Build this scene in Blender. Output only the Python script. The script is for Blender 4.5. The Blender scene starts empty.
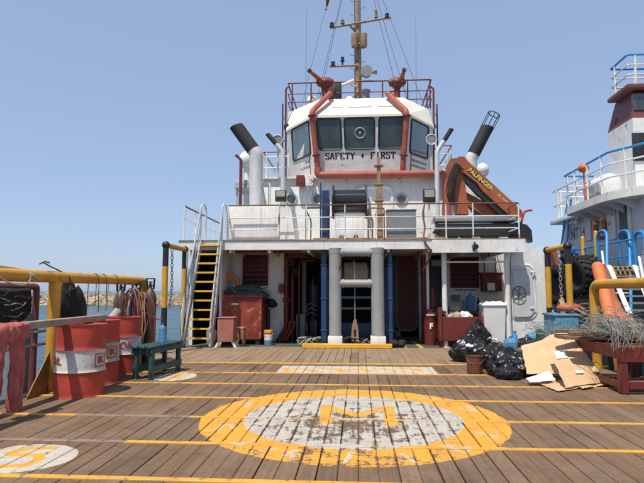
import bpy, bmesh, math, random
from mathutils import Vector, Matrix, noise
random.seed(7)
R = math.radians
sc = bpy.context.scene
COL = sc.collection
# ------------------------------------------------------------------ camera
CAM = Vector((0.0, 0.0, 1.30))
FPX, PW, PH = 530.0, 644.0, 483.0
PITCH = math.atan(49.5 / FPX)
YAW = math.atan(36.0 / FPX)
cd = bpy.data.cameras.new('camera'); cam = bpy.data.objects.new('camera', cd); COL.objects.link(cam)
cd.sensor_width = 36.0; cd.lens = 36.0 * FPX / PW; cd.clip_start = 0.05; cd.clip_end = 6000
cam.location = CAM; cam.rotation_euler = (R(90) + PITCH, 0, YAW)
sc.camera = cam
# ------------------------------------------------------------------ world + sun
SUN_TO = Vector((-0.20, -0.42, 1.0)).normalized()
w = bpy.data.worlds.new('World'); sc.world = w; w.use_nodes = True
wn = w.node_tree.nodes; wl = w.node_tree.links
bg = wn['Background']
sky = wn.new('ShaderNodeTexSky'); sky.sky_type = 'NISHITA'; sky.sun_disc = False
sky.sun_elevation = math.asin(SUN_TO.z); sky.sun_rotation = math.atan2(SUN_TO.x, SUN_TO.y)
sky.altitude = 0; sky.air_density = 0.9; sky.dust_density = 1.0; sky.ozone_density = 1.5
hz_mix = wn.new('ShaderNodeMix'); hz_mix.data_type = 'RGBA'; hz_mix.inputs[0].default_value = 0.62      # even summer haze in the sky
hz_mix.inputs[7].default_value = (2.25, 2.95, 4.35, 1); wl.new(sky.outputs[0], hz_mix.inputs[6])
wl.new(hz_mix.outputs[2], bg.inputs[0]); bg.inputs[1].default_value = 0.15
sd = bpy.data.lights.new('sun', 'SUN'); sun = bpy.data.objects.new('sun', sd); COL.objects.link(sun)
sd.energy = 4.5; sd.angle = R(0.53); sd.color = (1.0, 0.93, 0.81)
sun.rotation_euler = SUN_TO.to_track_quat('Z', 'Y').to_euler()
vs = sc.view_settings
vs.view_transform = 'Standard'; vs.look = 'None'; vs.exposure = 0.2; vs.gamma = 1.0; vs.use_curve_mapping = False

# ------------------------------------------------------------------ pixel rays (photo pixels -> points on known planes)
_F = Vector((-math.sin(YAW) * math.cos(PITCH), math.cos(YAW) * math.cos(PITCH), math.sin(PITCH)))
_R = Vector((math.cos(YAW), math.sin(YAW), 0))
_U = _R.cross(_F)
def ray(x, y): return FPX * _F + (x - PW / 2) * _R - (y - PH / 2) * _U
def W(x, y, Y):
    d = ray(x, y); return CAM + d * (Y / d.y)
def WX(x, y, X):
    d = ray(x, y); return CAM + d * (X / d.x)
def G(x, y, z=0.0):
    d = ray(x, y); return CAM + d * ((z - CAM.z) / d.z)

# ------------------------------------------------------------------ material helpers
class E:
    """tiny expression builder on math nodes"""
    def __init__(s, nt, v): s.nt, s.v = nt, v
    def _m(s, op, *a, clamp=False):
        n = s.nt.nodes.new('ShaderNodeMath'); n.operation = op; n.use_clamp = clamp
        for i, q in enumerate((s,) + a):
            q = q.v if isinstance(q, E) else q
            if isinstance(q, (int, float)): n.inputs[i].default_value = q
            else: s.nt.links.new(q, n.inputs[i])
        return E(s.nt, n.outputs[0])
    def __add__(s, o): return s._m('ADD', o)
    __radd__ = __add__
    def __sub__(s, o): return s._m('SUBTRACT', o)
    def __rsub__(s, o): return (s * -1.0) + o
    def __mul__(s, o): return s._m('MULTIPLY', o)
    __rmul__ = __mul__
    def __truediv__(s, o): return s._m('DIVIDE', o)
    def max(s, o): return s._m('MAXIMUM', o)
    def min(s, o): return s._m('MINIMUM', o)
    def abs(s): return s._m('ABSOLUTE')
    def sqrt(s): return s._m('SQRT')
    def floor(s): return s._m('FLOOR')
    def lt(s, o): return s._m('LESS_THAN', o)
    def gt(s, o): return s._m('GREATER_THAN', o)
    def step(s, lo, hi):
        return ((s - lo) * (1.0 / (hi - lo)))._m('ADD', 0.0, clamp=True)

def nn(nt, kind, **kw):
    n = nt.nodes.new(kind)
    for k, v in kw.items(): setattr(n, k, v)
    return n
def coord(nt, kind='Object', scale=(1, 1, 1)):
    if kind == 'World': s = nn(nt, 'ShaderNodeNewGeometry').outputs['Position']
    else: s = nn(nt, 'ShaderNodeTexCoord').outputs[kind]
    m = nn(nt, 'ShaderNodeMapping'); m.inputs['Scale'].default_value = scale
    nt.links.new(s, m.inputs[0]); return m.outputs[0]
def noise_e(nt, vec, scale, detail=4, rough=.6):
    n = nn(nt, 'ShaderNodeTexNoise'); n.inputs['Scale'].default_value = scale
    n.inputs['Detail'].default_value = detail; n.inputs['Roughness'].default_value = rough
    nt.links.new(vec, n.inputs['Vector']); return E(nt, n.outputs['Fac'])
def mixc(nt, f, a, b):
    n = nn(nt, 'ShaderNodeMix', data_type='RGBA')
    for s, v in ((n.inputs[0], f), (n.inputs[6], a), (n.inputs[7], b)):
        v = v.v if isinstance(v, E) else v
        if isinstance(v, (int, float)): s.default_value = v
        elif isinstance(v, tuple): s.default_value = (*v, 1) if len(v) == 3 else v
        else: nt.links.new(v, s)
    return n.outputs[2]
MATS = {}
def newmat(name):
    m = bpy.data.materials.new(name); m.use_nodes = True
    nt = m.node_tree; b = nt.nodes['Principled BSDF']; MATS[name] = m
    return m, nt, b
def lin(c): return tuple((v / 12.92 if v <= .04045 else ((v + .055) / 1.055) ** 2.4) for v in c)
def mat(name, col, rough=.5, metal=0.0, var=.25, scale=2.5, rust=0.0, rustcol=(.16, .055, .02), streak=0.0,
        dirt=0.0, bump=.15, bscale=30, spec=.5, coat=0.0, trans=0.0, dent=0.0, world=True):
    """painted / plain surface: tonal variation, optional rust blotches, run-down streaks, grime, fine bump"""
    m, nt, b = newmat(name)
    cs = 'World' if world else 'Object'
    v = coord(nt, cs)
    n1 = noise_e(nt, v, scale, 5)
    dark = tuple(c * (1 - var) for c in col); light = tuple(min(1, c * (1 + var * .5)) for c in col)
    c = mixc(nt, n1.step(.3, .7), dark, light)
    if dirt:
        nd = noise_e(nt, v, scale * 3.1, 8, .7)
        c = mixc(nt, nd.step(.5, .72) * dirt, c, tuple(x * .35 + .02 for x in col))
    if streak:
        vs_ = coord(nt, cs, (9, 9, .55))
        ns = noise_e(nt, vs_, 1.6, 5, .65)
        nk = noise_e(nt, v, .9, 3)
        c = mixc(nt, ns.step(.54, .74) * nk.step(.38, .62) * streak, c, rustcol if rust else (.28, .25, .2))
    rsock = None
    if rust:
        nr = noise_e(nt, v, scale * 2.2, 9, .68)
        fr = nr.step(.66 - rust * .22, .70 - rust * .18)
        nr2 = noise_e(nt, v, scale * 14, 4)
        c = mixc(nt, fr, c, mixc(nt, nr2, rustcol, tuple(x * .35 for x in rustcol)))
        rsock = fr
    nt.links.new(c, b.inputs['Base Color'])
    rr = noise_e(nt, v, scale * 4, 4) * .3 + (rough - .15)
    if rsock is not None: rr = rr + rsock * .3
    nt.links.new(rr._m('ADD', 0.0, clamp=True).v, b.inputs['Roughness'])
    b.inputs['Metallic'].default_value = metal
    b.inputs['Specular IOR Level'].default_value = spec
    if coat: b.inputs['Coat Weight'].default_value = coat; b.inputs['Coat Roughness'].default_value = .2
    if trans: b.inputs['Transmission Weight'].default_value = trans
    if bump:
        bp = nn(nt, 'ShaderNodeBump'); bp.inputs['Strength'].default_value = bump; bp.inputs['Distance'].default_value = .01
        nt.links.new(noise_e(nt, v, bscale, 5).v, bp.inputs['Height']); nt.links.new(bp.outputs[0], b.inputs['Normal'])
        if dent:                      # plating dished between frames
            b2 = nn(nt, 'ShaderNodeBump'); b2.inputs['Strength'].default_value = dent; b2.inputs['Distance'].default_value = .05
            nt.links.new(noise_e(nt, v, 2.3, 2, .4).v, b2.inputs['Height']); nt.links.new(b2.outputs[0], bp.inputs['Normal'])
    return m

# ------------------------------------------------------------------ mesh helpers
def fillet(pts, r, n=5, closed=False):
    pts = [Vector(p) for p in pts]; out = []
    N = len(pts)
    for i, p in enumerate(pts):
        if not closed and i in (0, N - 1): out.append(p); continue
        a = pts[i - 1] - p; b = pts[(i + 1) % N] - p
        rr = min(r, a.length * .49, b.length * .49)
        pa = p + a.normalized() * rr; pb = p + b.normalized() * rr
        for k in range(n + 1):
            t = k / n
            out.append(pa * (1 - t) ** 2 + p * 2 * t * (1 - t) + pb * t * t)
    return out
class MB:
    def __init__(s): s.v = []; s.f = []; s.mi = []
    def add(s, vs, fs, m=0):
        o = len(s.v); s.v += [tuple(v) for v in vs]; s.f += [tuple(i + o for i in f) for f in fs]; s.mi += [m] * len(fs)
        return s
    def bm(s, bm, M=None):
        bm.verts.index_update()
        vs = [(M @ v.co if M else v.co.copy()) for v in bm.verts]
        s.add(vs, [[v.index for v in f.verts] for f in bm.faces]); bm.free(); return s
    def box(s, c, size, rot=None, bev=0.0):
        bm = bmesh.new(); bmesh.ops.create_cube(bm, size=1)
        bmesh.ops.scale(bm, vec=size, verts=bm.verts)
        if bev: bmesh.ops.bevel(bm, geom=bm.edges[:], offset=min(bev, min(size) * .45), segments=2 if bev > .012 else 1, affect='EDGES', profile=.5)
        M = Matrix.Translation(c)
        if rot is not None:
            M = M @ (rot.to_4x4() if isinstance(rot, Matrix) else Matrix.Rotation(rot, 4, 'Z'))
        return s.bm(bm, M)
    def bx(s, x0, x1, y0, y1, z0, z1, bev=0.0):
        return s.box(((x0 + x1) / 2, (y0 + y1) / 2, (z0 + z1) / 2), (abs(x1 - x0), abs(y1 - y0), abs(z1 - z0)), None, bev)
    def pbox(s, x0, y0, x1, y1, Y, dep, bev=0.0):
        """box whose front face fills a photo rectangle on the plane y=Y"""
        a = W(x0, y1, Y); b = W(x1, y0, Y); ym = (y0 + y1) / 2; xm = (x0 + x1) / 2
        l = W(x0, ym, Y).x; r = W(x1, ym, Y).x; lo = W(xm, y1, Y).z; hi = W(xm, y0, Y).z
        return s.bx(l, r, Y, Y + dep, lo, hi, bev)
    def tube(s, pts, r, seg=8, closed=False, caps=True):
        pts = [Vector(p) for p in pts]
        q = [pts[0]]
        for p in pts[1:]:
            if (p - q[-1]).length > 1e-5: q.append(p)
        pts = q; n = len(pts)
        if n < 2: return s
        rad = r if isinstance(r, (list, tuple)) else [r] * n
        if len(rad) != n: rad = [rad[0] + (rad[-1] - rad[0]) * i / (n - 1) for i in range(n)]
        tn = []
        for i in range(n):
            a = pts[i - 1] if (i or closed) else pts[i]; b = pts[(i + 1) % n] if (i < n - 1 or closed) else pts[i]
            d = (b - a); tn.append(d.normalized() if d.length > 1e-7 else Vector((0, 0, 1)))
        up = Vector((0, 0, 1)) if abs(tn[0].z) < .9 else Vector((1, 0, 0))
        u = tn[0].cross(up).normalized(); vs = []; fs = []
        for i in range(n):
            u = (u - tn[i] * u.dot(tn[i]))
            u = u.normalized() if u.length > 1e-6 else tn[i].orthogonal().normalized()
            vv = tn[i].cross(u)
            for k in range(seg):
                a = 2 * math.pi * k / seg
                vs.append(pts[i] + (u * math.cos(a) + vv * math.sin(a)) * rad[i])
        m = n if closed else n - 1
        for i in range(m):
            j = (i + 1) % n
            for k in range(seg):
                k2 = (k + 1) % seg
                fs.append((i * seg + k, i * seg + k2, j * seg + k2, j * seg + k))
        if caps and not closed:
            fs.append(tuple(reversed(range(seg)))); fs.append(tuple((n - 1) * seg + k for k in range(seg)))
        return s.add(vs, fs)
    def lathe(s, prof, c, seg=24, M=None):
        """profile [(r,z)] turned about z, placed at c (M rotates first)"""
        vs = []; fs = []; n = len(prof)
        for r, z in prof:
            for k in range(seg):
                a = 2 * math.pi * k / seg; p = Vector((r * math.cos(a), r * math.sin(a), z))
                if M: p = M @ p
                vs.append(p + Vector(c))
        for i in range(n - 1):
            for k in range(seg):
                k2 = (k + 1) % seg
                fs.append((i * seg + k, i * seg + k2, (i + 1) * seg + k2, (i + 1) * seg + k))
        if prof[0][0] > 1e-4: fs.append(tuple(reversed(range(seg))))
        if prof[-1][0] > 1e-4: fs.append(tuple((n - 1) * seg + k for k in range(seg)))
        return s.add(vs, fs)
    def prism(s, pts, vec):
        """planar polygon (3d points) extruded along vec"""
        pts = [Vector(p) for p in pts]; n = len(pts); v = Vector(vec)
        nrm = sum(((pts[i] - pts[0]).cross(pts[(i + 1) % n] - pts[0]) for i in range(n)), Vector())
        if nrm.dot(v) > 0: pts.reverse()
        fs = [tuple(range(n)), tuple(reversed(range(n, 2 * n)))]
        for i in range(n):
            j = (i + 1) % n; fs.append((j, i, i + n, j + n))
        return s.add(pts + [p + v for p in pts], fs)
    def hull(s, A, B):
        """loft between two equal polygons"""
        n = len(A); fs = [tuple(reversed(range(n))), tuple(range(n, 2 * n))]
        for i in range(n): fs.append((i, (i + 1) % n, (i + 1) % n + n, i + n))
        return s.add(list(A) + list(B), fs)
    def ball(s, c, r, seg=14, rings=8):
        r = r if isinstance(r, (tuple, list)) else (r, r, r); vs = []; fs = []
        for i in range(1, rings):
            a = math.pi * i / rings
            for k in range(seg):
                b = 2 * math.pi * k / seg
                vs.append((c[0] + r[0] * math.sin(a) * math.cos(b), c[1] + r[1] * math.sin(a) * math.sin(b), c[2] + r[2] * math.cos(a)))
        for i in range(rings - 2):
            for k in range(seg):
                k2 = (k + 1) % seg; fs.append((i * seg + k, (i + 1) * seg + k, (i + 1) * seg + k2, i * seg + k2))
        t = len(vs); vs.append((c[0], c[1], c[2] + r[2])); vs.append((c[0], c[1], c[2] - r[2]))
        for k in range(seg):
            k2 = (k + 1) % seg; fs.append((t, k, k2)); fs.append((t + 1, (rings - 2) * seg + k2, (rings - 2) * seg + k))
        return s.add(vs, fs)
ORG = {}
def link(name, mb, m, org, smooth=True, ang=38):
    me = bpy.data.meshes.new(name)
    me.from_pydata([(v[0] - org[0], v[1] - org[1], v[2] - org[2]) for v in mb.v], [], mb.f)
    bm = bmesh.new(); bm.from_mesh(me); bmesh.ops.recalc_face_normals(bm, faces=bm.faces); bm.to_mesh(me); bm.free()
    if smooth:
        me.polygons.foreach_set('use_smooth', [True] * len(me.polygons)); me.set_sharp_from_angle(angle=R(ang))
    me.materials.append(MATS[m] if isinstance(m, str) else m)
    o = bpy.data.objects.new(name, me); COL.objects.link(o); return o
def thing(name, label, cat, loc, group=None):
    o = bpy.data.objects.new(name, None); COL.objects.link(o); o.location = loc; o.empty_display_size = .1
    o['label'] = label; o['category'] = cat
    if group: o['group'] = group
    ORG[o] = Vector(loc); return o
def part(name, mb, m, parent, label=None, stuff=False, smooth=True, ang=38):
    o = link(name, mb, m, ORG[parent], smooth, ang); o.parent = parent; ORG[o] = ORG[parent]
    if label: o['label'] = label
    if stuff: o['kind'] = 'stuff'
    return o
def solo(name, mb, m, label=None, cat=None, group=None, kind=None, smooth=True, ang=38):
    xs = [v[0] for v in mb.v]; ys = [v[1] for v in mb.v]; zs = [v[2] for v in mb.v]
    org = Vector(((min(xs) + max(xs)) / 2, (min(ys) + max(ys)) / 2, min(zs)))
    o = link(name, mb, m, org, smooth, ang); o.location = org; ORG[o] = org
    if label: o['label'] = label; o['category'] = cat
    if group: o['group'] = group
    if kind: o['kind'] = kind
    return o
def text_mb(txt, size, bold=0.0):
    cu = bpy.data.curves.new('t', 'FONT'); cu.body = txt; cu.size = size; cu.offset = bold; cu.resolution_u = 3
    cu.align_x = 'CENTER'; cu.align_y = 'CENTER'
    ob = bpy.data.objects.new('t', cu); COL.objects.link(ob)
    me = bpy.data.meshes.new_from_object(ob)
    vs = [v.co.copy() for v in me.vertices]; fs = [tuple(p.vertices) for p in me.polygons]
    bpy.data.objects.remove(ob); bpy.data.curves.remove(cu); bpy.data.meshes.remove(me)
    return vs, fs
def put_text(mb, txt, size, c, ex, ey, bold=0.0, thick=.004, sx=1.0):
    """flat lettering at c with baseline direction ex and up ey"""
    vs, fs = text_mb(txt, size, bold); ex = Vector(ex).normalized(); ey = Vector(ey).normalized()
    return mb.add([Vector(c) + ex * v.x * sx + ey * v.y for v in vs], fs)

# ------------------------------------------------------------------ materials
mat('white_paint', (.74, .73, .70), .45, var=.12, scale=1.3, rust=.075, streak=.75, dirt=.2, bump=.08, dent=.5, rustcol=(.27, .12, .05))
mat('white_rusty', (.72, .70, .66), .5, var=.12, scale=1.6, rust=.42, streak=.8, dirt=.25, bump=.12, rustcol=(.25, .10, .04))
mat('wall_grey', (.40, .42, .43), .5, var=.14, scale=1.2, rust=.05, streak=.5, dirt=.25, bump=.08)
mat('cream', (.74, .685, .57), .5, var=.08, scale=1.2, dirt=.12, rust=.02, bump=.06)
mat('column_grey', (.27, .275, .27), .5, var=.12, scale=1.8, rust=.10, streak=.4, dirt=.2, bump=.1)
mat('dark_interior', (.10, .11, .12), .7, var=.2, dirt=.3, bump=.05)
mat('red_oxide', (.15, .022, .016), .55, var=.3, scale=3, dirt=.3, rust=.1, bump=.1, rustcol=(.22, .07, .03))
mat('red_pipe', (.38, .085, .055), .55, var=.28, scale=2.2, dirt=.4, rust=.12, bump=.06, rustcol=(.18, .05, .02))
mat('red_bright', (.48, .04, .025), .45, var=.2, dirt=.2, bump=.05)
mat('drum_red', (.45, .055, .03), .45, var=.28, scale=4, dirt=.35, rust=.10, bump=.12, world=False)
mat('drum_white', (.60, .59, .56), .45, var=.22, scale=5, dirt=.5, rust=.13, bump=.05, world=False)
mat('drum_band_old', (.50, .44, .34), .45, var=.2, scale=5, dirt=.4, rust=.12, bump=.05, world=False)
mat('yellow_brown', (.28, .15, .025), .6, var=.3, scale=3, dirt=.5, rust=.3, bump=.1)
mat('yellow', (.60, .31, .028), .5, var=.22, scale=3, dirt=.42, rust=.14, bump=.08)
mat('yellow_clean', (.72, .40, .04), .45, var=.12, scale=3, dirt=.2, bump=.05)
mat('black_paint', (.018, .018, .02), .45, var=.3, dirt=.1, bump=.08)
mat('soot', (.025, .022, .022), .8, var=.4, dirt=.2, bump=.2)
mat('rubber', (.022, .021, .021), .75, var=.4, scale=5, dirt=.25, bump=.25, spec=.3)
mat('steel', (.34, .34, .34), .45, metal=.7, var=.2, dirt=.3, rust=.12, bump=.08)
mat('alu', (.60, .60, .59), .45, metal=.1, var=.15, dirt=.25, streak=.4, bump=.06)
mat('rust_steel', (.20, .10, .055), .75, var=.45, scale=5, dirt=.4, bump=.3)
mat('rusty_tan', (.33, .22, .13), .7, var=.35, scale=4, rust=.3, dirt=.3, bump=.15)
mat('blue_paint', (.014, .045, .125), .45, var=.25, dirt=.25, rust=.05, bump=.06)
mat('blue_bright', (.02, .23, .55), .45, var=.15, dirt=.15, bump=.05)
mat('blue_fade', (.09, .24, .34), .6, var=.2, dirt=.3, bump=.1)
mat('green_paint', (.018, .075, .075), .5, var=.3, scale=5, dirt=.3, bump=.12)
mat('green_dark', (.012, .07, .03), .5, var=.3, bump=.08)
mat('crane_orange', (.32, .085, .032), .55, var=.28, scale=2.5, dirt=.55, rust=.18, bump=.06)
mat('orange', (.62, .16, .045), .5, var=.15, dirt=.15, bump=.05)
mat('maroon', (.16, .045, .04), .5, var=.12, dirt=.1, bump=.05)
mat('grey_box', (.20, .22, .23), .5, var=.15, dirt=.2, streak=.3, bump=.05)
mat('brass_brown', (.095, .068, .042), .42, metal=.15, var=.25, scale=6, dirt=.35, bump=.08)
mat('reel_dark', (.03, .032, .042), .22, metal=.35, var=.2, dirt=.1, bump=.02, coat=.3)
mat('hose_red', (.42, .05, .05), .5, var=.3, dirt=.2, bump=.05)
mat('hose_grey', (.33, .31, .27), .6, var=.25, dirt=.3, bump=.1)
mat('cable_dark', (.03, .03, .035), .6, var=.3, bump=.1)
mat('cloth_red', (.46, .13, .12), .9, var=.3, scale=7, dirt=.35, bump=.35, bscale=80, spec=.1)
mat('plastic_white', (.72, .72, .70), .4, var=.08, dirt=.2, bump=.03)
mat('paper_white', (.78, .77, .74), .8, var=.08, bump=.05)
mat('board_print', (.80, .79, .74), .7, var=.05, bump=.02)
mat('wood_old', (.20, .125, .075), .8, var=.4, scale=6, dirt=.4, bump=.3)
mat('bar_grey', (.34, .28, .22), .8, var=.35, scale=7, dirt=.5, bump=.3)
mat('door_grey', (.55, .56, .56), .5, var=.1, scale=1.5, dirt=.2, streak=.3, bump=.05)
mat('net_green', (.05, .085, .06), .85, var=.5, scale=12, bump=.3)
mat('wire_white', (.28, .275, .26), .6, var=.3, scale=9, bump=.05)
mat('wire_pale', (.52, .46, .38), .7, var=.3, scale=9, bump=.1)
mat('wire_grey', (.20, .20, .19), .6, var=.4, scale=9, bump=.05)
mat('rope_tan', (.36, .27, .16), .9, var=.4, scale=12, bump=.4)
mat('bag_black', (.012, .012, .013), .34, var=.3, bump=.12, bscale=18, spec=.4)
mat('rust_bucket', (.17, .055, .028), .6, var=.4, scale=7, dirt=.35, rust=.2, bump=.2)
mat('blade_white', (.75, .75, .73), .5, var=.1, bump=.05)
mat('print_red', (.45, .03, .03), .6, var=.15, bump=.0)
mat('print_black', (.015, .015, .02), .6, var=.1, bump=.0)
mat('print_yellow', (.75, .52, .08), .6, var=.15, bump=0)
mat('neighbour_grey', (.62, .64, .66), .5, var=.10, scale=.8, dirt=.12, streak=.35, bump=.05)
mat('hull_dark', (.035, .04, .045), .6, var=.3, dirt=.3, rust=.1, bump=.1)
mat('pink_red', (.36, .13, .10), .6, var=.2, dirt=.3, rust=.1, bump=.1)
def glass(name, col, rough=.06):
    m, nt, b = newmat(name)
    film = noise_e(nt, coord(nt, 'World', (1, 1, .4)), 2.2, 6, .7)          # salt film
    nt.links.new(mixc(nt, film.step(.35, .75), col, tuple(min(1, q * 2.4 + .02) for q in col)), b.inputs['Base Color'])
    b.inputs['Roughness'].default_value = rough; b.inputs['Specular IOR Level'].default_value = .8; b.inputs['Coat Weight'].default_value = .3
    bp = nn(nt, 'ShaderNodeBump'); bp.inputs['Strength'].default_value = .03
    nt.links.new(noise_e(nt, coord(nt, 'World'), 3, 2).v, bp.inputs['Height']); nt.links.new(bp.outputs[0], b.inputs['Normal'])
glass('glass_dark', (.030, .038, .040)); glass('glass_teal', (.07, .11, .12))
def bottle_plastic(name, col):
    m, nt, b = newmat(name); b.inputs['Base Color'].default_value = (*col, 1); b.inputs['Roughness'].default_value = .15
    b.inputs['Transmission Weight'].default_value = .65; b.inputs['IOR'].default_value = 1.2
bottle_plastic('bottle_blue', (.22, .5, .8))
def cardboard():
    m, nt, b = newmat('cardboard'); v = coord(nt, 'Object')
    c = mixc(nt, noise_e(nt, v, 3, 5).step(.3, .7), (.50, .335, .185), (.60, .42, .245))
    c = mixc(nt, noise_e(nt, v, 9, 7, .7).step(.6, .72) * .5, c, (.22, .13, .06))
    nt.links.new(c, b.inputs['Base Color']); b.inputs['Roughness'].default_value = .85
    wv = nn(nt, 'ShaderNodeTexWave'); wv.inputs['Scale'].default_value = 60; nt.links.new(v, wv.inputs[0])
    bp = nn(nt, 'ShaderNodeBump'); bp.inputs['Strength'].default_value = .12; bp.inputs['Distance'].default_value = .004
    nt.links.new((E(nt, wv.outputs['Fac']) * .4 + noise_e(nt, v, 6, 5)).v, bp.inputs['Height']); nt.links.new(bp.outputs[0], b.inputs['Normal'])
cardboard()
def water():
    m, nt, b = newmat('water'); v = coord(nt, 'World')
    b.inputs['Roughness'].default_value = .18; b.inputs['IOR'].default_value = 1.33; b.inputs['Specular IOR Level'].default_value = .35
    c = mixc(nt, noise_e(nt, v, .05, 4).step(.35, .65), (.008, .050, .085), (.016, .080, .115)); nt.links.new(c, b.inputs['Base Color'])
    h = noise_e(nt, coord(nt, 'World', (1, .6, 1)), .9, 6, .6) + noise_e(nt, v, .15, 3) * 1.5
    bp = nn(nt, 'ShaderNodeBump'); bp.inputs['Strength'].default_value = .9; bp.inputs['Distance'].default_value = .6
    nt.links.new(h.v, bp.inputs['Height']); nt.links.new(bp.outputs[0], b.inputs['Normal'])
water()
mat('rock', (.38, .31, .22), .9, var=.45, scale=.35, dirt=.4, bump=.4, bscale=3)

# --- deck timber with worn painted markings (flat print) ------------------------------------
RING = G(354, 419.5); RING = Vector((-.065, 5.62, 0))
def seg_d(X, Y, a, b):
    """distance from (X,Y) to segment a-b"""
    dx, dy = b[0] - a[0], b[1] - a[1]; L = dx * dx + dy * dy
    t = (((X - a[0]) * dx + (Y - a[1]) * dy) * (1 / L))._m('ADD', 0.0, clamp=True)
    ex = X - a[0] - t * dx; ey = Y - a[1] - t * dy
    return (ex * ex + ey * ey).sqrt()
def strokes(X, Y, polys):
    d = None
    for poly in polys:
        for a, b in zip(poly, poly[1:]):
            q = seg_d(X, Y, a, b); d = q if d is None else d.min(q)
    return d
def gxy(*pp): return [tuple(G(x, y).xy) for x, y in pp]
def deck_paint(nt, base, strip=False):
    pos = nn(nt, 'ShaderNodeSeparateXYZ'); geo = nn(nt, 'ShaderNodeNewGeometry'); nt.links.new(geo.outputs['Position'], pos.inputs[0])
    v = geo.outputs['Position']
    X = E(nt, pos.outputs[0]); Y = E(nt, pos.outputs[1])
    wob = (noise_e(nt, v, 9, 5, .7) - .5)
    fine = noise_e(nt, v, 26, 7, .75); mid = noise_e(nt, v, 5.5, 6, .7); big = noise_e(nt, v, 1.7, 3)
    along = noise_e(nt, coord(nt, 'World', (26, 1.6, 1)), 1.0, 4, .6)
    dx = X - RING.x; dy = Y - RING.y
    r = (dx * dx + dy * dy).sqrt()
    Yel = (.66, .32, .04); Whi = (.47, .43, .375)
    # wear grows towards the aft edge of the ring
    aft = (RING.y - .75 - Y).step(0, .55) * (1.0 - (dx.abs() - .15).step(.2, 1.1) * .7)
    ring = (r + wob * .085).lt(1.545)
    seam = (((X + 20.0) * (1 / .147))._m('FRACT') - .5).abs().step(.36, .5) * .07       # paint lifts first along the board edges
    worn_r = (mid * .55 + fine * .45 + aft * .075 + seam)
    ring = ring * (1.0 - worn_r.step(.585, .615))
    disc = (r + wob * .04).lt(1.115)
    centre = (1.0 - (((X - RING.x + .02) * (X - RING.x + .02) * .6 + (dy + .25) * (dy + .25)).sqrt()).step(.05, .75)) * .085
    worn_w = (mid * .45 + fine * .35 + along * .2 + centre + seam)
    wgone = worn_w.step(.535, .565)
    c = mixc(nt, ring, base, mixc(nt, big, tuple(x * .9 for x in Yel), Yel))
    # white lettering round the ring
    let = strokes(X, Y, [gxy((208, 430), (218, 430), (223, 425), (232, 425), (232, 428)), gxy((232, 444), (241, 445), (255, 440)),
                         gxy((240, 405), (252, 401), (246, 407)),
                         gxy((443, 447), (448, 445), (470, 449), (465, 452), (443, 447)), gxy((474, 432), (497, 436)), gxy((477, 435), (496, 438)),
                         gxy((460, 408), (476, 411), (468, 406)), gxy((402, 454), (414, 462)), gxy((345, 463), (352, 452)), gxy((284, 456), (296, 450), (292, 458)),
                         gxy((418, 398), (436, 399)), gxy((318, 394), (342, 393)), gxy((262, 451), (276, 449))])
    lm = (let + wob * .035).lt(.021) * (1.0 - (fine * .6 + mid * .4).step(.49, .56)) * (r.lt(1.52))
    c = mixc(nt, lm, c, Whi)
    under = mixc(nt, (mid + fine * .3).step(.5, .9), base, tuple(0.55 * q for q in (.16, .11, .08)))
    c = mixc(nt, disc, c, mixc(nt, wgone, mixc(nt, big, tuple(x * .88 for x in Whi), Whi), under))
    m_ = strokes(X, Y, [gxy((325.5, 422), (326.5, 406)), gxy((326.5, 406.5), (342, 411), (357, 415.5)), gxy((357, 415.5), (372, 411), (387.5, 407)), gxy((387.5, 407), (391.5, 424))])
    mm = (m_ + wob * .02).lt(.062) * (1.0 - (fine * .5 + mid * .5).step(.56, .60))
    c = mixc(nt, mm, c, Yel)
    # small discs with figures, and the long white panel
    def spot(cx, cy, rx, ry, figs, wd):
        q = (((X - cx) * (1 / rx)) * ((X - cx) * (1 / rx)) + ((Y - cy) * (1 / ry)) * ((Y - cy) * (1 / ry))).sqrt()
        f = (q + wob * .12).lt(1.0) * (1.0 - (fine * .55 + mid * .45 + seam).step(.57, .61))
        fg = (strokes(X, Y, figs) + wob * .015).lt(wd) * (1.0 - (fine * .5 + mid * .5).step(.58, .62))
        return f, fg * f
    a = G(26, 457.5)
    f1, g1 = spot(a.x - .03, a.y, .41, .36, [gxy((53, 447.5), (29, 448.5), (9, 453), (14, 455), (38, 454.5), (40, 459), (26, 465), (-6, 466.5))], .042)
    b_ = G(175, 376.6)
    f2, g2 = spot(b_.x, b_.y, .32, .40, [gxy((166, 378.5), (176, 377), (178, 375), (187, 374))], .06)
    for f, g in ((f1, g1), (f2, g2)):
        c = mixc(nt, f, c, Whi); c = mixc(nt, g, c, Yel)
    p0 = G(356, 373.6); p1 = G(356, 366.3)
    rec = (X - p0.x).abs().lt(1.29) * (Y - (p0.y + p1.y) / 2).abs().lt((p1.y - p0.y) / 2)
    rec = rec * (1.0 - (fine * .5 + mid * .5).step(.60, .64))
    c = mixc(nt, rec, c, Whi)
    wr = strokes(X, Y, [gxy((284 + 13 * k, 368 + (k % 3)), (290 + 13 * k, 371 - (k % 2) * 2)) for k in range(11)])
    c = mixc(nt, rec * (wr + wob * .12).lt(.07) * mid.gt(.42), c, Yel)
    c = mixc(nt, (noise_e(nt, v, 3.3, 8, .72).step(.47, .72) * .42), c, (.16, .115, .08))          # trodden-in dirt
    c = mixc(nt, noise_e(nt, v, 70, 3, .7).step(.60, .72) * .35, c, (.05, .035, .028))
    pf = ring.max(disc).max(f1).max(f2).max(rec)
    return c, pf, (X, Y, v)
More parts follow.
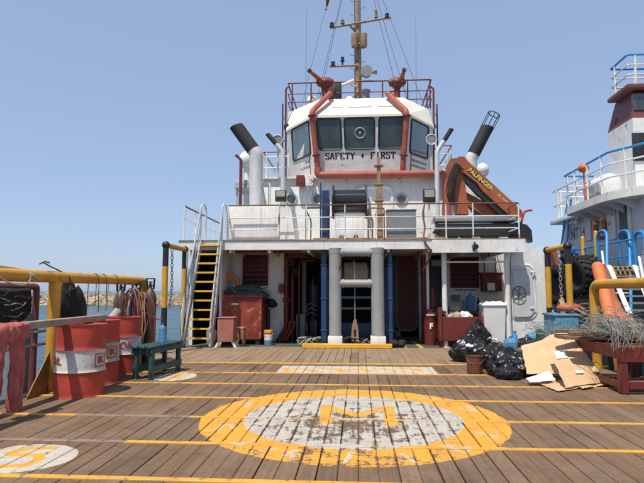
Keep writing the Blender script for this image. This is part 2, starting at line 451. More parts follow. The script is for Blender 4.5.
def plank_mat():
    m, nt, b = newmat('deck_plank')
    pos = nn(nt, 'ShaderNodeSeparateXYZ'); geo = nn(nt, 'ShaderNodeNewGeometry'); nt.links.new(geo.outputs['Position'], pos.inputs[0])
    X = E(nt, pos.outputs[0]); Y = E(nt, pos.outputs[1]); v = geo.outputs['Position']
    cell = nn(nt, 'ShaderNodeCombineXYZ')
    nt.links.new(((X + 20.0) * (1 / PLW)).floor().v, cell.inputs[0]); nt.links.new(((Y + .16) * (1 / .966)).floor().v, cell.inputs[1])
    wnz = nn(nt, 'ShaderNodeTexWhiteNoise', noise_dimensions='3D'); nt.links.new(cell.outputs[0], wnz.inputs['Vector'])
    rnd = E(nt, wnz.outputs['Value'])
    grain = noise_e(nt, coord(nt, 'World', (38, 1.1, 38)), 1.0, 6, .65)
    patch = noise_e(nt, v, .8, 4); grime = noise_e(nt, v, 4.5, 8, .72)
    c = mixc(nt, rnd, (.118, .068, .040), (.185, .112, .066))
    c = mixc(nt, grain.step(.38, .72), c, (.235, .143, .080))
    c = mixc(nt, patch.step(.42, .66) * .5, c, (.110, .064, .038))
    c = mixc(nt, grime.step(.54, .70) * .65, c, (.075, .048, .034))
    # newer timber in front of the deckhouse
    c = mixc(nt, Y.step(9.6, 9.7) * .75, c, mixc(nt, grain.step(.3, .75), mixc(nt, rnd, (.21, .138, .082), (.30, .21, .13)), (.36, .26, .165)))
    # odd replaced boards, bleached dust and oil stains
    wn2 = nn(nt, 'ShaderNodeTexWhiteNoise', noise_dimensions='3D'); off_ = nn(nt, 'ShaderNodeVectorMath', operation='ADD'); off_.inputs[1].default_value = (7.3, 3.1, 5.7)
    nt.links.new(cell.outputs[0], off_.inputs[0]); nt.links.new(off_.outputs[0], wn2.inputs['Vector']); r2 = E(nt, wn2.outputs['Value'])
    c = mixc(nt, r2.gt(.95) * .3, c, (.28, .19, .12)); c = mixc(nt, r2.lt(.07) * .35, c, (.06, .042, .032))
    c = mixc(nt, noise_e(nt, v, 22, 6, .75).step(.50, .66) * .45, c, (.07, .046, .033))
    c = mixc(nt, noise_e(nt, v, 1.3, 6, .65).step(.48, .68) * .30, c, (.27, .215, .165))
    c = mixc(nt, noise_e(nt, coord(nt, 'World', (1, .7, 1)), 2.1, 5, .6).step(.62, .70) * .6, c, (.045, .032, .026))
    spk = noise_e(nt, v, 32, 4, .75); c = mixc(nt, spk.step(.64, .70) * noise_e(nt, v, 2.5, 3).step(.42, .6) * .7, c, (.42, .36, .30))
    # pale scuffs
    sc_ = noise_e(nt, coord(nt, 'World', (14, 3, 1)), 1.6, 8, .75)
    c = mixc(nt, sc_.step(.63, .72) * .55, c, (.42, .36, .30))
    c, pf, _ = deck_paint(nt, c)
    nt.links.new(c, b.inputs['Base Color']); b.inputs['Roughness'].default_value = .78
    b.inputs['Specular IOR Level'].default_value = .3
    bp = nn(nt, 'ShaderNodeBump'); bp.inputs['Strength'].default_value = .5; bp.inputs['Distance'].default_value = .006
    nt.links.new((grain + grime * .8 + noise_e(nt, v, 40, 5) * .4).v, bp.inputs['Height']); nt.links.new(bp.outputs[0], b.inputs['Normal'])
PLW = .147
plank_mat()
def strip_mat(name, c0, c1, wear):
    m, nt, b = newmat(name); v = coord(nt, 'World')
    base = mixc(nt, noise_e(nt, v, 7, 7, .7).step(wear - .03, wear + .03), c0, c1)
    base = mixc(nt, noise_e(nt, v, 2, 4).step(.4, .7) * .35, base, tuple(x * .6 for x in c0))
    c, pf, _ = deck_paint(nt, base)
    nt.links.new(c, b.inputs['Base Color']); b.inputs['Roughness'].default_value = .6
strip_mat('strip_yellow', (.66, .335, .04), (.24, .145, .08), .585)
strip_mat('strip_bare', (.27, .185, .145), (.15, .09, .06), .58)
def green_deck():
    m, nt, b = newmat('steel_deck'); v = coord(nt, 'World')
    c = mixc(nt, noise_e(nt, v, 2.2, 7, .7).step(.42, .56), (.03, .10, .085), (.10, .075, .055))
    c = mixc(nt, noise_e(nt, v, 7, 6).step(.55, .7), c, (.05, .04, .035)); nt.links.new(c, b.inputs['Base Color']); b.inputs['Roughness'].default_value = .6
green_deck()

# ------------------------------------------------------------------ setting: sea, breakwater, deck
SEA = -1.8
mb = MB(); mb.add([(-3000, -600, SEA), (3000, -600, SEA), (3000, 4500, SEA), (-3000, 4500, SEA)], [(0, 1, 2, 3)])
solo('sea', mb, 'water', kind='structure')
def breakwater():
    mb = MB(); rnd = random.Random(3)
    base = [(-1, -.6), (0, -.25), (1, .75), (.6, 1.0)]
    def rock(c, s):
        vs = []
        for dx, dy, dz in ((-1, -1, -1), (1, -1, -1), (1, 1, -1), (-1, 1, -1), (-.8, -.8, 1), (.8, -.8, 1), (.8, .8, 1), (-.8, .8, 1)):
            vs.append(Vector((dx * s * rnd.uniform(.5, 1.1), dy * s * rnd.uniform(.5, 1.1), dz * s * rnd.uniform(.45, .95))))
        M = Matrix.Rotation(rnd.uniform(0, 6.3), 3, 'Z') @ Matrix.Rotation(rnd.uniform(-.5, .5), 3, 'X')
        mb.add([M @ q + Vector(c) for q in vs], [(3, 2, 1, 0), (4, 5, 6, 7), (0, 1, 5, 4), (1, 2, 6, 5), (2, 3, 7, 6), (3, 0, 4, 7)])
    # rubble mound, crest about deck level
    for i in range(5200):
        x = rnd.uniform(-170, 40); t = rnd.random()
        z = SEA - .2 + t * 1.95 + noise.noise((x * .11, 0, 1)) * .25
        y = 112 + t * 5.5 + rnd.uniform(-.4, .4)
        rock((x, y, z), rnd.uniform(.28, .75))
    for i in range(900):
        x = rnd.uniform(-170, 40)
        rock((x, 119 + rnd.uniform(-1, 2), SEA + 1.85 + rnd.uniform(-.1, .35) + noise.noise((x * .11, 0, 1)) * .25), rnd.uniform(.3, .7))
    mb.bx(-172, 42, 117.5, 123, SEA - .5, SEA + 1.6)
    o = solo('breakwater', mb, 'rock', kind='stuff', smooth=False)
    o['label'] = 'low breakwater of tan boulders across the harbour water'; o['category'] = 'breakwater'
breakwater()

DX0, DX1 = -4.3, 4.3
YS = [2.80, 3.72, 4.60, 5.53, 6.52, 7.50, 8.50, 9.65]      # transverse flat bars across the timber deck
YE = 12.46
mb = MB(); mb.bx(DX0, DX1, -3.0, YE, -.16, -.042)
deck = solo('deck', mb, 'dark_interior', kind='structure')
def planks():
    rnd = random.Random(11)
    rows = [(1.68, YS[0])] + list(zip(YS, YS[1:])) + [(YS[-1], YE)]
    n = int((DX1 - DX0) / PLW); x0 = -20 + math.ceil((DX0 + 20) / PLW) * PLW
    cache = {}; near = []; rest = MB()
    def plank_mesh(L, w, k):
        mb = MB(); mb.box((0, 0, -.02), (w, L, .04), None, .0035)
        vs = mb.v
        mb.v = [(v[0] + rnd.uniform(-.0012, .0012), v[1] + rnd.uniform(-.002, .002), v[2]) for v in vs]
        me = bpy.data.meshes.new('plank'); me.from_pydata(mb.v, [], mb.f); me.materials.append(MATS['deck_plank']); return me, mb
    items = []
    for j, (a, b) in enumerate(rows):
        for i in range(n - 1):
            xc = x0 + (i + .5) * PLW; yc = (a + b) / 2
            # size in view (skip those outside the frame when choosing which to keep as singles)
            dv = Vector((xc, yc, 0)) - CAM; dep = dv.dot(_F); sx = dv.dot(_R) / dep * FPX; vis = abs(sx) < 345
            items.append((vis * (b - a) / (dep * dep), j, i, xc, a, b))
    items.sort(key=lambda t: -t[0])
    for k, (s, j, i, xc, a, b) in enumerate(items):
        L = b - a - .006; gap = rnd.choice((.002, .003, .005, .007, .009, .013)); z = rnd.uniform(-.003, .003); tilt = rnd.uniform(-.006, .006)
        if k < 296:
            key = (j, rnd.randrange(3))
            if key not in cache: cache[key] = plank_mesh(L, PLW, k)[0]
            o = bpy.data.objects.new('plank', cache[key]); COL.objects.link(o); o.parent = deck
            o.location = Vector((xc + rnd.uniform(-.002, .002), (a + b) / 2, z)) - ORG[deck]; o.scale = ((PLW - gap) / PLW, 1, 1); o.rotation_euler = (0, tilt, rnd.uniform(-.001, .001))
        else:
            m2 = MB(); m2.box((xc, (a + b) / 2, -.02 + z), (PLW - gap, L, .04), Matrix.Rotation(tilt, 3, 'Y'), .0035); rest.add(m2.v, m2.f)
    part('planking', rest, 'deck_plank', deck, stuff=True, smooth=False)
planks()
def strip(y, segs, wd=.062, h=.009):
    for x0, x1, m in segs:
        mb = MB(); mb.bx(x0, x1, y - wd / 2, y + wd / 2, -.012, h, .003)
        k = x0 + .2
        while k < x1:
            mb.lathe([(.011, 0), (.011, .004), (.006, .006)], (k, y, h), 8); k += .47
        part('deck_strip', mb, m, deck)
Yl, Br = 'strip_yellow', 'strip_bare'
strip(YS[0], [(DX0, DX1, Yl)])
strip(YS[1], [(DX0, DX1, Yl)])
strip(YS[2], [(DX0, -2.02, Br), (-2.02, DX1, Yl)])
strip(YS[3], [(DX0, -2.97, Yl), (-2.97, -1.75, Br), (-1.75, DX1, Yl)])
for y in YS[4:7]: strip(y, [(DX0, DX1, Yl)])
strip(YS[7], [(DX0, DX1, Yl)], .10)
mb = MB(); mb.bx(DX0, DX1, YE, 24, -.16, -.02); solo('steel_deck', mb, 'steel_deck', kind='structure')
# painted yellow lane marks on the steel deck in the right hand passage
for x0, x1 in ((402, 408), (418, 424)):
    a = G(x0 + 1, 346); b = G(x0 - 2, 338); mb = MB()
    mb.add([(a.x, 12.6, -.016), (a.x + .09, 12.6, -.016), (a.x + .04, 14.3, -.016), (a.x - .05, 14.3, -.016)], [(0, 1, 2, 3)])
    o = solo('lane_mark', mb, 'yellow_clean', kind='structure')

# ------------------------------------------------------------------ the tug's hull and deckhouse
tug = thing('tugboat', 'white tugboat deckhouse with cream roofed wheelhouse reading SAFETY FIRST', 'tugboat', (0, 14, -.02))
mb = MB(); mb.bx(DX0 + .02, DX1 - .02, -3, 24, -2.6, -.165); part('hull', mb, 'hull_dark', tug)
YF = 12.5
zt = W(357, 240, YF).z; zb = W(357, 250, YF).z
xl = W(179, 244, YF).x; xr = W(525, 246, YF).x
mb = MB(); mb.bx(xl, xr, YF + .012, 22, zb + .07, zt - .006); part('upper_deck', mb, 'white_paint', tug)
mb = MB(); mb.bx(xl - .01, W(432, 245, YF).x, YF, YF + .012, W(300, 249.6, YF).z, zt); mb.bx(W(432, 245, YF).x, xr + .01, YF - .02, YF + .012, W(470, 252.5, YF).z, W(470, 239.5, YF).z)
part('fascia', mb, 'white_paint', tug)
mb = MB(); mb.bx(xl - .012, xr + .012, YF - .024, YF + .05, zt + .0, zt + .022, .004); part('edge_lip', mb, 'rusty_tan', tug)
# cross beams under the deck
mb = MB()
for k in range(9):
    x = xl + .3 + k * (xr - xl - .6) / 8; mb.bx(x - .03, x + .03, YF + .05, 15.45, zb - .05, zb + .07)
part('deck_beams', mb, 'white_rusty', tug)
YW = 15.5
xA = W(284, 300, YW).x; xB = W(442, 300, YW).x; xL = -4.15; xR = W(532, 300, YW).x + .5
# dark store behind the stairs: outer bulwark, partition and black panels painting in its shade
xs0_ = W(193, 300, 12.95).x; xs1_ = W(219, 300, 12.95).x
mb = MB(); mb.bx(xs0_ - .09, xs0_, 12.95, 24, -.02, zb + .07); part('bulwark', mb, 'white_paint', tug)
mb = MB(); mb.bx(xs1_, xs1_ + .06, 12.95, YW - 1.3, -.02, zb + .07); part('partition', mb, 'white_paint', tug)
mb = MB(); mb.bx(xs0_ + .002, xs1_ - .002, 14.2, 14.26, -.018, zb + .068); mb.bx(xs0_ + .002, xs0_ + .02, 12.96, 14.2, -.018, zb + .068); mb.bx(xs1_ - .02, xs1_ - .002, 12.96, 14.2, -.018, zb + .068); part('store_shade', mb, 'black_paint', tug)
mb = MB(); mb.lathe([(.13, 0), (.14, .3), (.10, .36), (.10, .42)], ((xs0_ + xs1_) / 2 + .05, 13.35, -.02), 16); solo('grey_pail', mb, 'grey_box', 'grey lidded pail in the dark store behind the stairs', 'pail')
xA = W(284, 300, YW - 1.4).x
for x0, x1, yw in ((xs1_ + .06, xA, YW - 1.4), (xB, xR, YW)):
    mb = MB(); mb.bx(x0, x1, yw, yw + .1, -.02, zb + .07); part('wall', mb, 'white_paint', tug)
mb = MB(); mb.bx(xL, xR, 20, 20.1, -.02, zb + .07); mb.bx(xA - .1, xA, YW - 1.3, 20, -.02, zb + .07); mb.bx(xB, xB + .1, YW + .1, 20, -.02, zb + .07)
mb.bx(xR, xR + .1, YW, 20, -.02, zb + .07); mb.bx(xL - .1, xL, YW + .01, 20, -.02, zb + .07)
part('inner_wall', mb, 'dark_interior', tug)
def louvre(x0, y0, x1, y1, n, lab, YW):
    mb = MB(); a = W(x0, y1, YW); b = W(x1, y0, YW); t = .05
    mb.bx(a.x, b.x, YW - .035, YW - .002, b.z - t, b.z, .01); mb.bx(a.x, b.x, YW - .035, YW - .002, a.z, a.z + t, .01)
    mb.bx(a.x, a.x + t, YW - .036, YW - .002, a.z + t, b.z - t, .01); mb.bx(b.x - t, b.x, YW - .036, YW - .002, a.z + t, b.z - t, .01)
    mk = MB(); mk.bx(a.x + t, b.x - t, YW - .006, YW - .002, a.z + t, b.z - t)
    fr = part('louvre', mb, 'red_oxide', tug, lab)
    part('backing', mk, 'black_paint', fr)
    for k in range(n):
        z = a.z + t + (k + .5) * (b.z - a.z - 2 * t) / n; m2 = MB(); m2.box(((a.x + b.x) / 2, YW - .03, z), (b.x - a.x - 2 * t, .012, (b.z - a.z) / n * .55), Matrix.Rotation(R(35), 3, 'X'), .002)
        part('slat', m2, 'red_oxide', fr)
louvre(242.5, 254.5, 268.5, 286, 6, 'dark red ventilation louvre above the red skip', YW - 1.4)
louvre(450.5, 257, 478.5, 288, 6, 'dark red ventilation louvre behind the white pillar', YW)
# white pillars on the right, with a cross rail
for x in (444.7, 508):
    p = W(x, 300, 12.85); mb = MB(); mb.tube([(p.x, 12.85, -.02), (p.x, 12.85, zb + .075)], .062, 14); mb.lathe([(.12, 0), (.12, .015), (.062, .02)], (p.x, 12.85, -.02), 14)
    part('pillar', mb, 'white_paint', tug)
mb = MB(); a = W(444.7, 262, 12.85); b = W(508, 262, 12.85); mb.tube([(a.x, 12.85, a.z), (b.x, 12.85, a.z)], .02, 8); part('cross_rail', mb, 'white_paint', tug)
# side bulkhead with the weathertight door on the right: closer than the wall
YD = 12.95
mb = MB()
P = [W(511, 252, YD), W(541, 246, YD), W(549.5, 310, YD), W(551, 336, YD), W(511, 338, YD)]
P[3].z = P[4].z = -.02
mb.prism(P, (0, .12, 0)); part('bulkhead', mb, 'white_paint', tug)
mb = MB(); a = W(541, 246, YD); mb.prism([W(541, 246, YD) + Vector((.0, .121, 0)), W(549.5, 310, YD) + Vector((0, .121, 0)), Vector((P[3].x, YD + .121, -.02)), Vector((P[3].x, 24, -.02)), Vector((P[3].x, 24, P[1].z))], (-.06, 0, 0)); part('bulwark', mb, 'white_paint', tug)
mb = MB(); fr = [W(512, 266, YD), W(529, 264.5, YD), W(534, 270, YD), W(536.5, 314, YD), W(532, 319, YD), W(513, 319.5, YD)]
fr = [p + Vector((0, -.0, 0)) for p in fr]
mb.tube(fillet(fr, .09, 4, True), .022, 8, closed=True); part('door_frame', mb, 'white_paint', tug)
mb = MB(); dp = [W(512.5, 268, YD), W(528, 267, YD), W(531.5, 272, YD), W(533.5, 312, YD), W(530, 316.5, YD), W(513.5, 317, YD)]
mb.prism([p + Vector((0, -.05, 0)) for p in fillet(dp, .06, 3, True)], (0, .045, 0)); door = part('door', mb, 'door_grey', tug, 'grey weathertight door with a black handwheel')
mb = MB(); hc = W(519, 293, YD - .1)
ring = [hc + Vector((math.cos(t) * .155, 0, math.sin(t) * .155)) for t in [k * math.pi / 12 for k in range(24)]]
mb.tube(ring, .0085, 6, closed=True)
for k in range(3):
    t = k * math.pi / 3 + .3; mb.tube([hc + Vector((math.cos(t) * .155, 0, math.sin(t) * .155)), hc - Vector((math.cos(t) * .155, 0, math.sin(t) * .155))], .009, 6)
mb.tube([hc, hc + Vector((0, .07, 0))], .02, 8); part('handwheel', mb, 'black_paint', door)
for y in (272, 308):
    mb = MB(); h = W(533, y, YD - .06); mb.bx(h.x - .06, h.x + .06, YD - .075, YD - .05, h.z - .02, h.z + .02, .006); part('hinge', mb, 'white_paint', door)
# stencilled notice above the handwheel door
mb = MB(); p = W(521, 269.5, YD - .055)
for k in range(7): mb.bx(p.x - .16 + k * .045, p.x - .16 + k * .045 + .03, YD - .0535, YD - .051, p.z - .02 + (k % 2) * .006, p.z + .012)
part('stencil', mb, 'wall_grey', door)
# stencilled line of lettering on the wall below the louvre
mb = MB(); p = W(465, 290, YW)
for k in range(14):
    if k != 6: mb.bx(p.x - .30 + k * .043, p.x - .30 + k * .043 + .03, YW - .004, YW - .001, p.z - .022, p.z + .02)
mb.bx(p.x - .01, p.x + .005, YW - .004, YW - .001, p.z - .14, p.z + .03); part('stencil', mb, 'print_black', tug)

# tow-gate columns with rollers in front of the open winch room
YC = 12.36
for x0, x1 in ((328.7, 341.3), (371.3, 384.7)):
    xc = (W(x0, 300, YC).x + W(x1, 300, YC).x) / 2; r = (W(x1, 300, YC).x - W(x0, 300, YC).x) / 2
    zc = W(357, 247.5, YC).z - .1
    mb = MB(); mb.lathe([(r * 1.04, .26), (r, .28), (r, zc - .03), (r * 1.03, zc - .03), (r * 1.03, zc + .1)], (xc, YC + r, 0), 28)
    part('column', mb, 'column_grey', tug)
    mb = MB(); mb.bx(xc - r * 1.15, xc + r * 1.15, YC - .02, YC + 2 * r + .05, .004, .262, .02); part('column_base', mb, 'white_rusty', tug)
xa = W(341.3, 300, YC).x; xb = W(371.3, 300, YC).x
for y0, y1 in ((248.5, 256.5), (279.5, 287.5)):
    a = W(356, (y0 + y1) / 2, YC + .15); r = (W(356, y0, YC).z - W(356, y1, YC).z) / 2
    mb = MB(); mb.tube([(xa - .05, YC + .15, a.z), (xb + .05, YC + .15, a.z)], r, 20)
    for s in (xa + .04, xb - .04): mb.tube([(s - .02, YC + .15, a.z), (s + .02, YC + .15, a.z)], r * 1.18, 20)
    part('roller', mb, 'column_grey', tug)
for x0, x1 in ((320, 326), (389, 393.5)):
    a = W(x0, 300, YC); b = W(x1, 300, YC); mb = MB(); mb.bx(a.x, b.x, YC + .3, YC + .3 + (b.x - a.x) * 1.3, -.02, zb + .07, .012)
    for z in (.35, 1.1, 1.9): mb.bx(a.x - .012, b.x + .012, YC + .288, YC + .3 + (b.x - a.x) * 1.3 + .012, z, z + .04, .004)
    part('blue_post', mb, 'blue_paint', tug, 'blue steel post beside the tow gate')
mb = MB(); a = W(303, 346, YE); b = W(391.5, 341, YE); mb.bx(a.x, b.x, 12.19, 12.31, .004, .105, .012); part('sill', mb, 'yellow_clean', tug)

# ---- second tier
Z2 = zt - .006; Y2 = 15.5
xa2 = W(263, 190, Y2).x; xb2 = W(453, 190, Y2).x; z3 = W(357, 178.5, Y2).z
mb = MB(); mb.bx(xa2, xb2, Y2, 21, Z2, z3, .02); tier = part('upper_house', mb, 'white_paint', tug)
mb = MB(); mb.bx(xa2 - .05, xb2 + .05, Y2 - .10, 21.1, z3, z3 + .06, .012); part('coaming', mb, 'white_rusty', tier)
for k in range(6):
    x = xa2 + (k + .5) * (xb2 - xa2) / 6; mb = MB(); mb.bx(x - .012, x + .012, Y2 - .004, Y2 + .01, Z2, z3 - .0, .002); part('weld_seam', mb, 'white_paint', tier)
mb = MB(); mb.bx(xa2 + .02, xb2 - .02, Y2 - .0035, Y2 + .01, Z2 + 1.05, Z2 + 1.07, .002); part('weld_seam', mb, 'white_paint', tier)
for x, y in ((291.5, 199), (317.5, 199), (401.5, 199.5)):
    p = W(x, y, Y2); M = Matrix.Rotation(R(90), 3, 'X'); r = .19
    mb = MB(); mb.lathe([(.13, .0), (.13, .03), (.16, .045), (r, .03), (r, .0)], (p.x, Y2, p.z), 24, M); ph = part('porthole', mb, 'wall_grey', tug)
    mb = MB(); mb.lathe([(.132, .006), (.132, .012)], (p.x, Y2 - .0, p.z), 24, M); part('pane', mb, 'glass_dark', ph)
mb = MB(); fr = [W(355, 240, Y2), W(355, 188, Y2), W(392, 186, Y2), W(392, 240, Y2)]
mb.tube(fillet(fr, .25, 5), .06, 10); part('door_surround', mb, 'white_paint', tier)
# ---- wheelhouse, leaning outwards to the top
def wp(x, y, Y): return W(x, y, Y)
zb3 = z3 + .06
def oct_(Yf, xs, z):
    fl = W(xs[0], 150, Yf).x; fr_ = W(xs[1], 150, Yf).x; sl = W(xs[2], 150, Yf + 1.25).x; sr = W(xs[3], 150, Yf + 1.25).x
    return [Vector((fl, Yf, z)), Vector((fr_, Yf, z)), Vector((sr, Yf + 1.25, z)), Vector((sr, Yf + 4.5, z)), Vector((sl, Yf + 4.5, z)), Vector((sl, Yf + 1.25, z))]
Yb, Yt = 15.55, 15.2
zr = W(357, 117.5, Yt).z
A = oct_(Yb, (317, 404, 290, 431), zb3); B = oct_(Yt, (312.5, 408, 287, 433.5), zr)
mb = MB(); mb.hull(A, B); wh = part('wheelhouse', mb, 'white_paint', tug)
def facet(i, u0, v0, u1, v1, off):
    """rounded rect on facet i in facet fractions, pushed out by off; returns points"""
    a, b, c, d = A[i], A[(i + 1) % 6], B[(i + 1) % 6], B[i]
    nrm = (b - a).cross(d - a).normalized()
    def q(u, v): return a * (1 - u) * (1 - v) + b * u * (1 - v) + c * u * v + d * (1 - u) * v + nrm * off
    return q, nrm
def wh_window(i, u0, v0, u1, v1, m='glass_dark', rr=.09):
    q, nrm = facet(i, 0, 0, 1, 1, .0)
    if nrm.dot(Vector((0, -1, 0))) < -.0: nrm = -nrm
    cor = [q(u0, v0), q(u1, v0), q(u1, v1), q(u0, v1)]
    mb = MB(); mb.tube([p + nrm * .012 for p in fillet(cor, rr, 4, True)], .026, 6, closed=True); f = part('window', mb, 'black_paint', wh)
    mb = MB(); pts = [p + nrm * .008 for p in fillet(cor, rr, 4, True)]; mb.add(pts, [tuple(range(len(pts)))]); part('pane', mb, m, f, smooth=False)
    return cor, nrm, f
def vv(y):   # image row -> height fraction on the wheelhouse front
    z = W(357, y, (Yb + Yt) / 2).z; return (z - zb3) / (zr - zb3)
v0, v1 = vv(149), vv(120)
def uu(x, Yp=15.33):
    X = W(x, 135, Yp).x; l = (A[0].x + B[0].x) / 2; r = (A[1].x + B[1].x) / 2; return (X - l) / (r - l)
wh_window(0, uu(318.5), v0, uu(341.5), v1)
cor, nrm, wf = wh_window(0, uu(345), v0, uu(374), v1)
wh_window(0, uu(378.5), v0, uu(402.5), v1)
c0 = sum(cor, Vector()) / 4 + nrm * .03 + Vector((.02, 0, .02)); mb = MB()      # clear-view screen
e1 = (cor[1] - cor[0]).normalized(); e2 = (cor[3] - cor[0]).normalized()
mb.tube([c0 + (e1 * math.cos(t) + e2 * math.sin(t)) * .15 for t in [k * math.pi / 14 for k in range(28)]], .011, 6, closed=True); mb.ball(c0, .03); part('clear_view_screen', mb, 'alu', wf)
wh_window(1, .14, v0 - .05, .80, v1 + .0, 'glass_teal'); wh_window(5, .20, v0 - .05, .86, v1 + .0, 'glass_teal')
for i, s in ((2, 1), (4, -1)):
    for u in (.08, .4, .72):
        q, nr = facet(i, 0, 0, 1, 1, 0)
        nr = Vector((s, 0, 0)); cor_ = [q(u, v0), q(u + .24, v0), q(u + .24, v1), q(u, v1)]
        mb = MB(); mb.add([p + nr * .012 for p in cor_], [(0, 1, 2, 3)]); part('window', mb, 'glass_dark', wh, smooth=False)
# lettering SAFETY + FIRST (serif capitals built from strokes)
GL = {'S': [[(.9, .8), (.75, 1), (.25, 1), (.1, .85), (.1, .65), (.9, .4), (.9, .15), (.75, 0), (.25, 0), (.08, .2)]],
      'A': [[(0, 0), (.48, 1), (.95, 0)], [(.2, .35), (.75, .35)]], 'F': [[(.15, 0), (.15, 1), (.9, 1), (.9, .82)], [(.15, .52), (.65, .52)]],
      'E': [[(.9, .2), (.9, 0), (.15, 0), (.15, 1), (.9, 1), (.9, .82)], [(.15, .52), (.65, .52)]], 'T': [[(.02, .8), (.02, 1), (.98, 1), (.98, .8)], [(.5, 0), (.5, 1)]],
      'Y': [[(0, 1), (.5, .5), (1, 1)], [(.5, 0), (.5, .5)]], '+': [[(.5, .15), (.5, .8)], [(.1, .47), (.9, .47)]], 'I': [[(.5, 0), (.5, 1)]],
      'R': [[(.15, 0), (.15, 1), (.7, 1), (.88, .85), (.88, .65), (.7, .5), (.15, .5)], [(.5, .5), (.95, 0)]]}
def serif_text(mb, txt, c, ex, ey, h, wd, adv, off):
    n = len(txt); x = -n * adv / 2
    nr = ex.cross(ey)
    for ch in txt:
        for poly in GL.get(ch, []):
            for a, b in zip(poly, poly[1:]):
                pa = c + ex * (x + a[0] * wd) + ey * (a[1] - .5) * h; pb = c + ex * (x + b[0] * wd) + ey * (b[1] - .5) * h
                d = (pb - pa); L = d.length
                if L < 1e-5: continue
                d /= L; s = nr.cross(d); t = .019 if abs(d.dot(ey)) > .6 else .011
                pa = pa - d * .006; pb = pb + d * .006
                mb.add([pa - s * t + nr * off, pb - s * t + nr * off, pb + s * t + nr * off, pa + s * t + nr * off], [(0, 1, 2, 3)])
        if ch in 'AFTYIR':
            feet = {'A': (0, .95), 'F': (.15,), 'T': (.5,), 'Y': (.5,), 'I': (.5,), 'R': (.15, .95)}[ch]
            for f_ in feet:
                p = c + ex * (x + f_ * wd) - ey * h * .5
                mb.add([p - ex * .04 + nr * off, p + ex * .04 + nr * off, p + ex * .04 + ey * .014 + nr * off, p - ex * .04 + ey * .014 + nr * off], [(0, 1, 2, 3)])
        x += adv
q, nr0 = facet(0, 0, 0, 1, 1, 0)
if nr0.y > 0: nr0 = -nr0
ex = (q(1, .5) - q(0, .5)).normalized(); ey = (q(.5, 1) - q(.5, 0)).normalized()
if ex.cross(ey).dot(nr0) < 0: pass
mb = MB(); mbs = mb; serif_text(mb, 'SAFETY + FIRST', q(uu(360.5), vv(155.3)), ex, ey, .175, .115, W(396.5, 150, 15.4).x / 14 - W(325.5, 150, 15.4).x / 14, .006 if ex.cross(ey).dot(nr0) > 0 else -.006)
o_ = part('lettering', mb, 'print_black', wh, 'black serif capitals SAFETY + FIRST', stuff=True, smooth=False)
# small worn stencils on the angled panels
for i, u0 in ((5, .22), (1, .2)):
    q, nr = facet(i, 0, 0, 1, 1, 0)
    if nr.y > 0: nr = -nr
    mb = MB()
    for row in range(2):
        for k in range(7):
            u = u0 + k * .085; v = vv(159 + row * 5); a = .06
            mb.add([q(u, v) + nr * .005, q(u + a, v) + nr * .005, q(u + a, v + .045) + nr * .005, q(u, v + .045) + nr * .005], [(0, 1, 2, 3)])
    part('stencil', mb, 'grey_box', wh, smooth=False)
# blue-grey door panels on the angled sides
for i, u0, u1 in ((5, .08, .80), (1, .20, .80)):
    q, nr = facet(i, 0, 0, 1, 1, 0)
    if nr.y > 0: nr = -nr
    mb = MB(); mb.prism([q(u0, .03) + nr * .002, q(u1, .03) + nr * .002, q(u1, vv(155)) + nr * .002, q(u0, vv(155)) + nr * .002], nr * .002); 
    mb2 = MB(); e = u1 if i == 5 else u0
    mb2.tube([q(e, .03) + nr * .006, q(e, vv(152)) + nr * .006], .015, 6); part('seal', mb2, 'red_pipe', wh)
# roof: cream, edge flange then sloping up to a flat top with three raised panels
flare = Vector((0, -.06, 0))
E0 = [Vector((p.x * 1.015, p.y - (.06 if k in (0, 1) else 0), zr)) for k, p in enumerate(B)]
E1 = [p + Vector((0, 0, .07)) for p in E0]
zt4 = W(357, 98.5, 16.3).z
tx = (W(319, 98, 16.3).x, W(403, 98, 16.3).x)
E2 = [Vector((tx[0], 16.3, zt4)), Vector((tx[1], 16.3, zt4)), Vector((tx[1] + .7, 17.0, zt4)), Vector((tx[1] + .7, 19.5, zt4)), Vector((tx[0] - .7, 19.5, zt4)), Vector((tx[0] - .7, 17.0, zt4))]
E2[2] = Vector((W(428, 102, 17.0).x, 17.0, zt4 - .15)); E2[5] = Vector((W(289, 102, 17).x, 17.0, zt4 - .15)); E2[3] = Vector((E2[2].x, 19.5, zt4)); E2[4] = Vector((E2[5].x, 19.5, zt4))
mb = MB(); mb.hull(E0, E1); mb.hull([p + Vector((0, 0, .0005)) for p in E1], E2); roof = part('roof', mb, 'cream', wh, 'cream sloping wheelhouse roof', ang=20)
for x0, x1 in ((328, 341), (346, 372), (378, 396)):
    a0, a1 = W(x0 - 1, 110, Yt), W(x1 + 1, 110, Yt)
    def rp(x, t):
        e1 = E1[0].lerp(E1[1], (W(x, 115, Yt).x - E1[0].x) / (E1[1].x - E1[0].x)); e2 = E2[0].lerp(E2[1], (W(x, 115, Yt).x - E1[0].x) / (E1[1].x - E1[0].x)); return e1.lerp(e2, t)
    mb = MB(); pts = [rp(x0, .42), rp(x1, .42), rp(x1, .78), rp(x0, .78)]; nr = (pts[1] - pts[0]).cross(pts[3] - pts[0]).normalized()
    mb.prism(fillet(pts, .08, 3, True), nr * .025); part('roof_panel', mb, 'cream', roof)
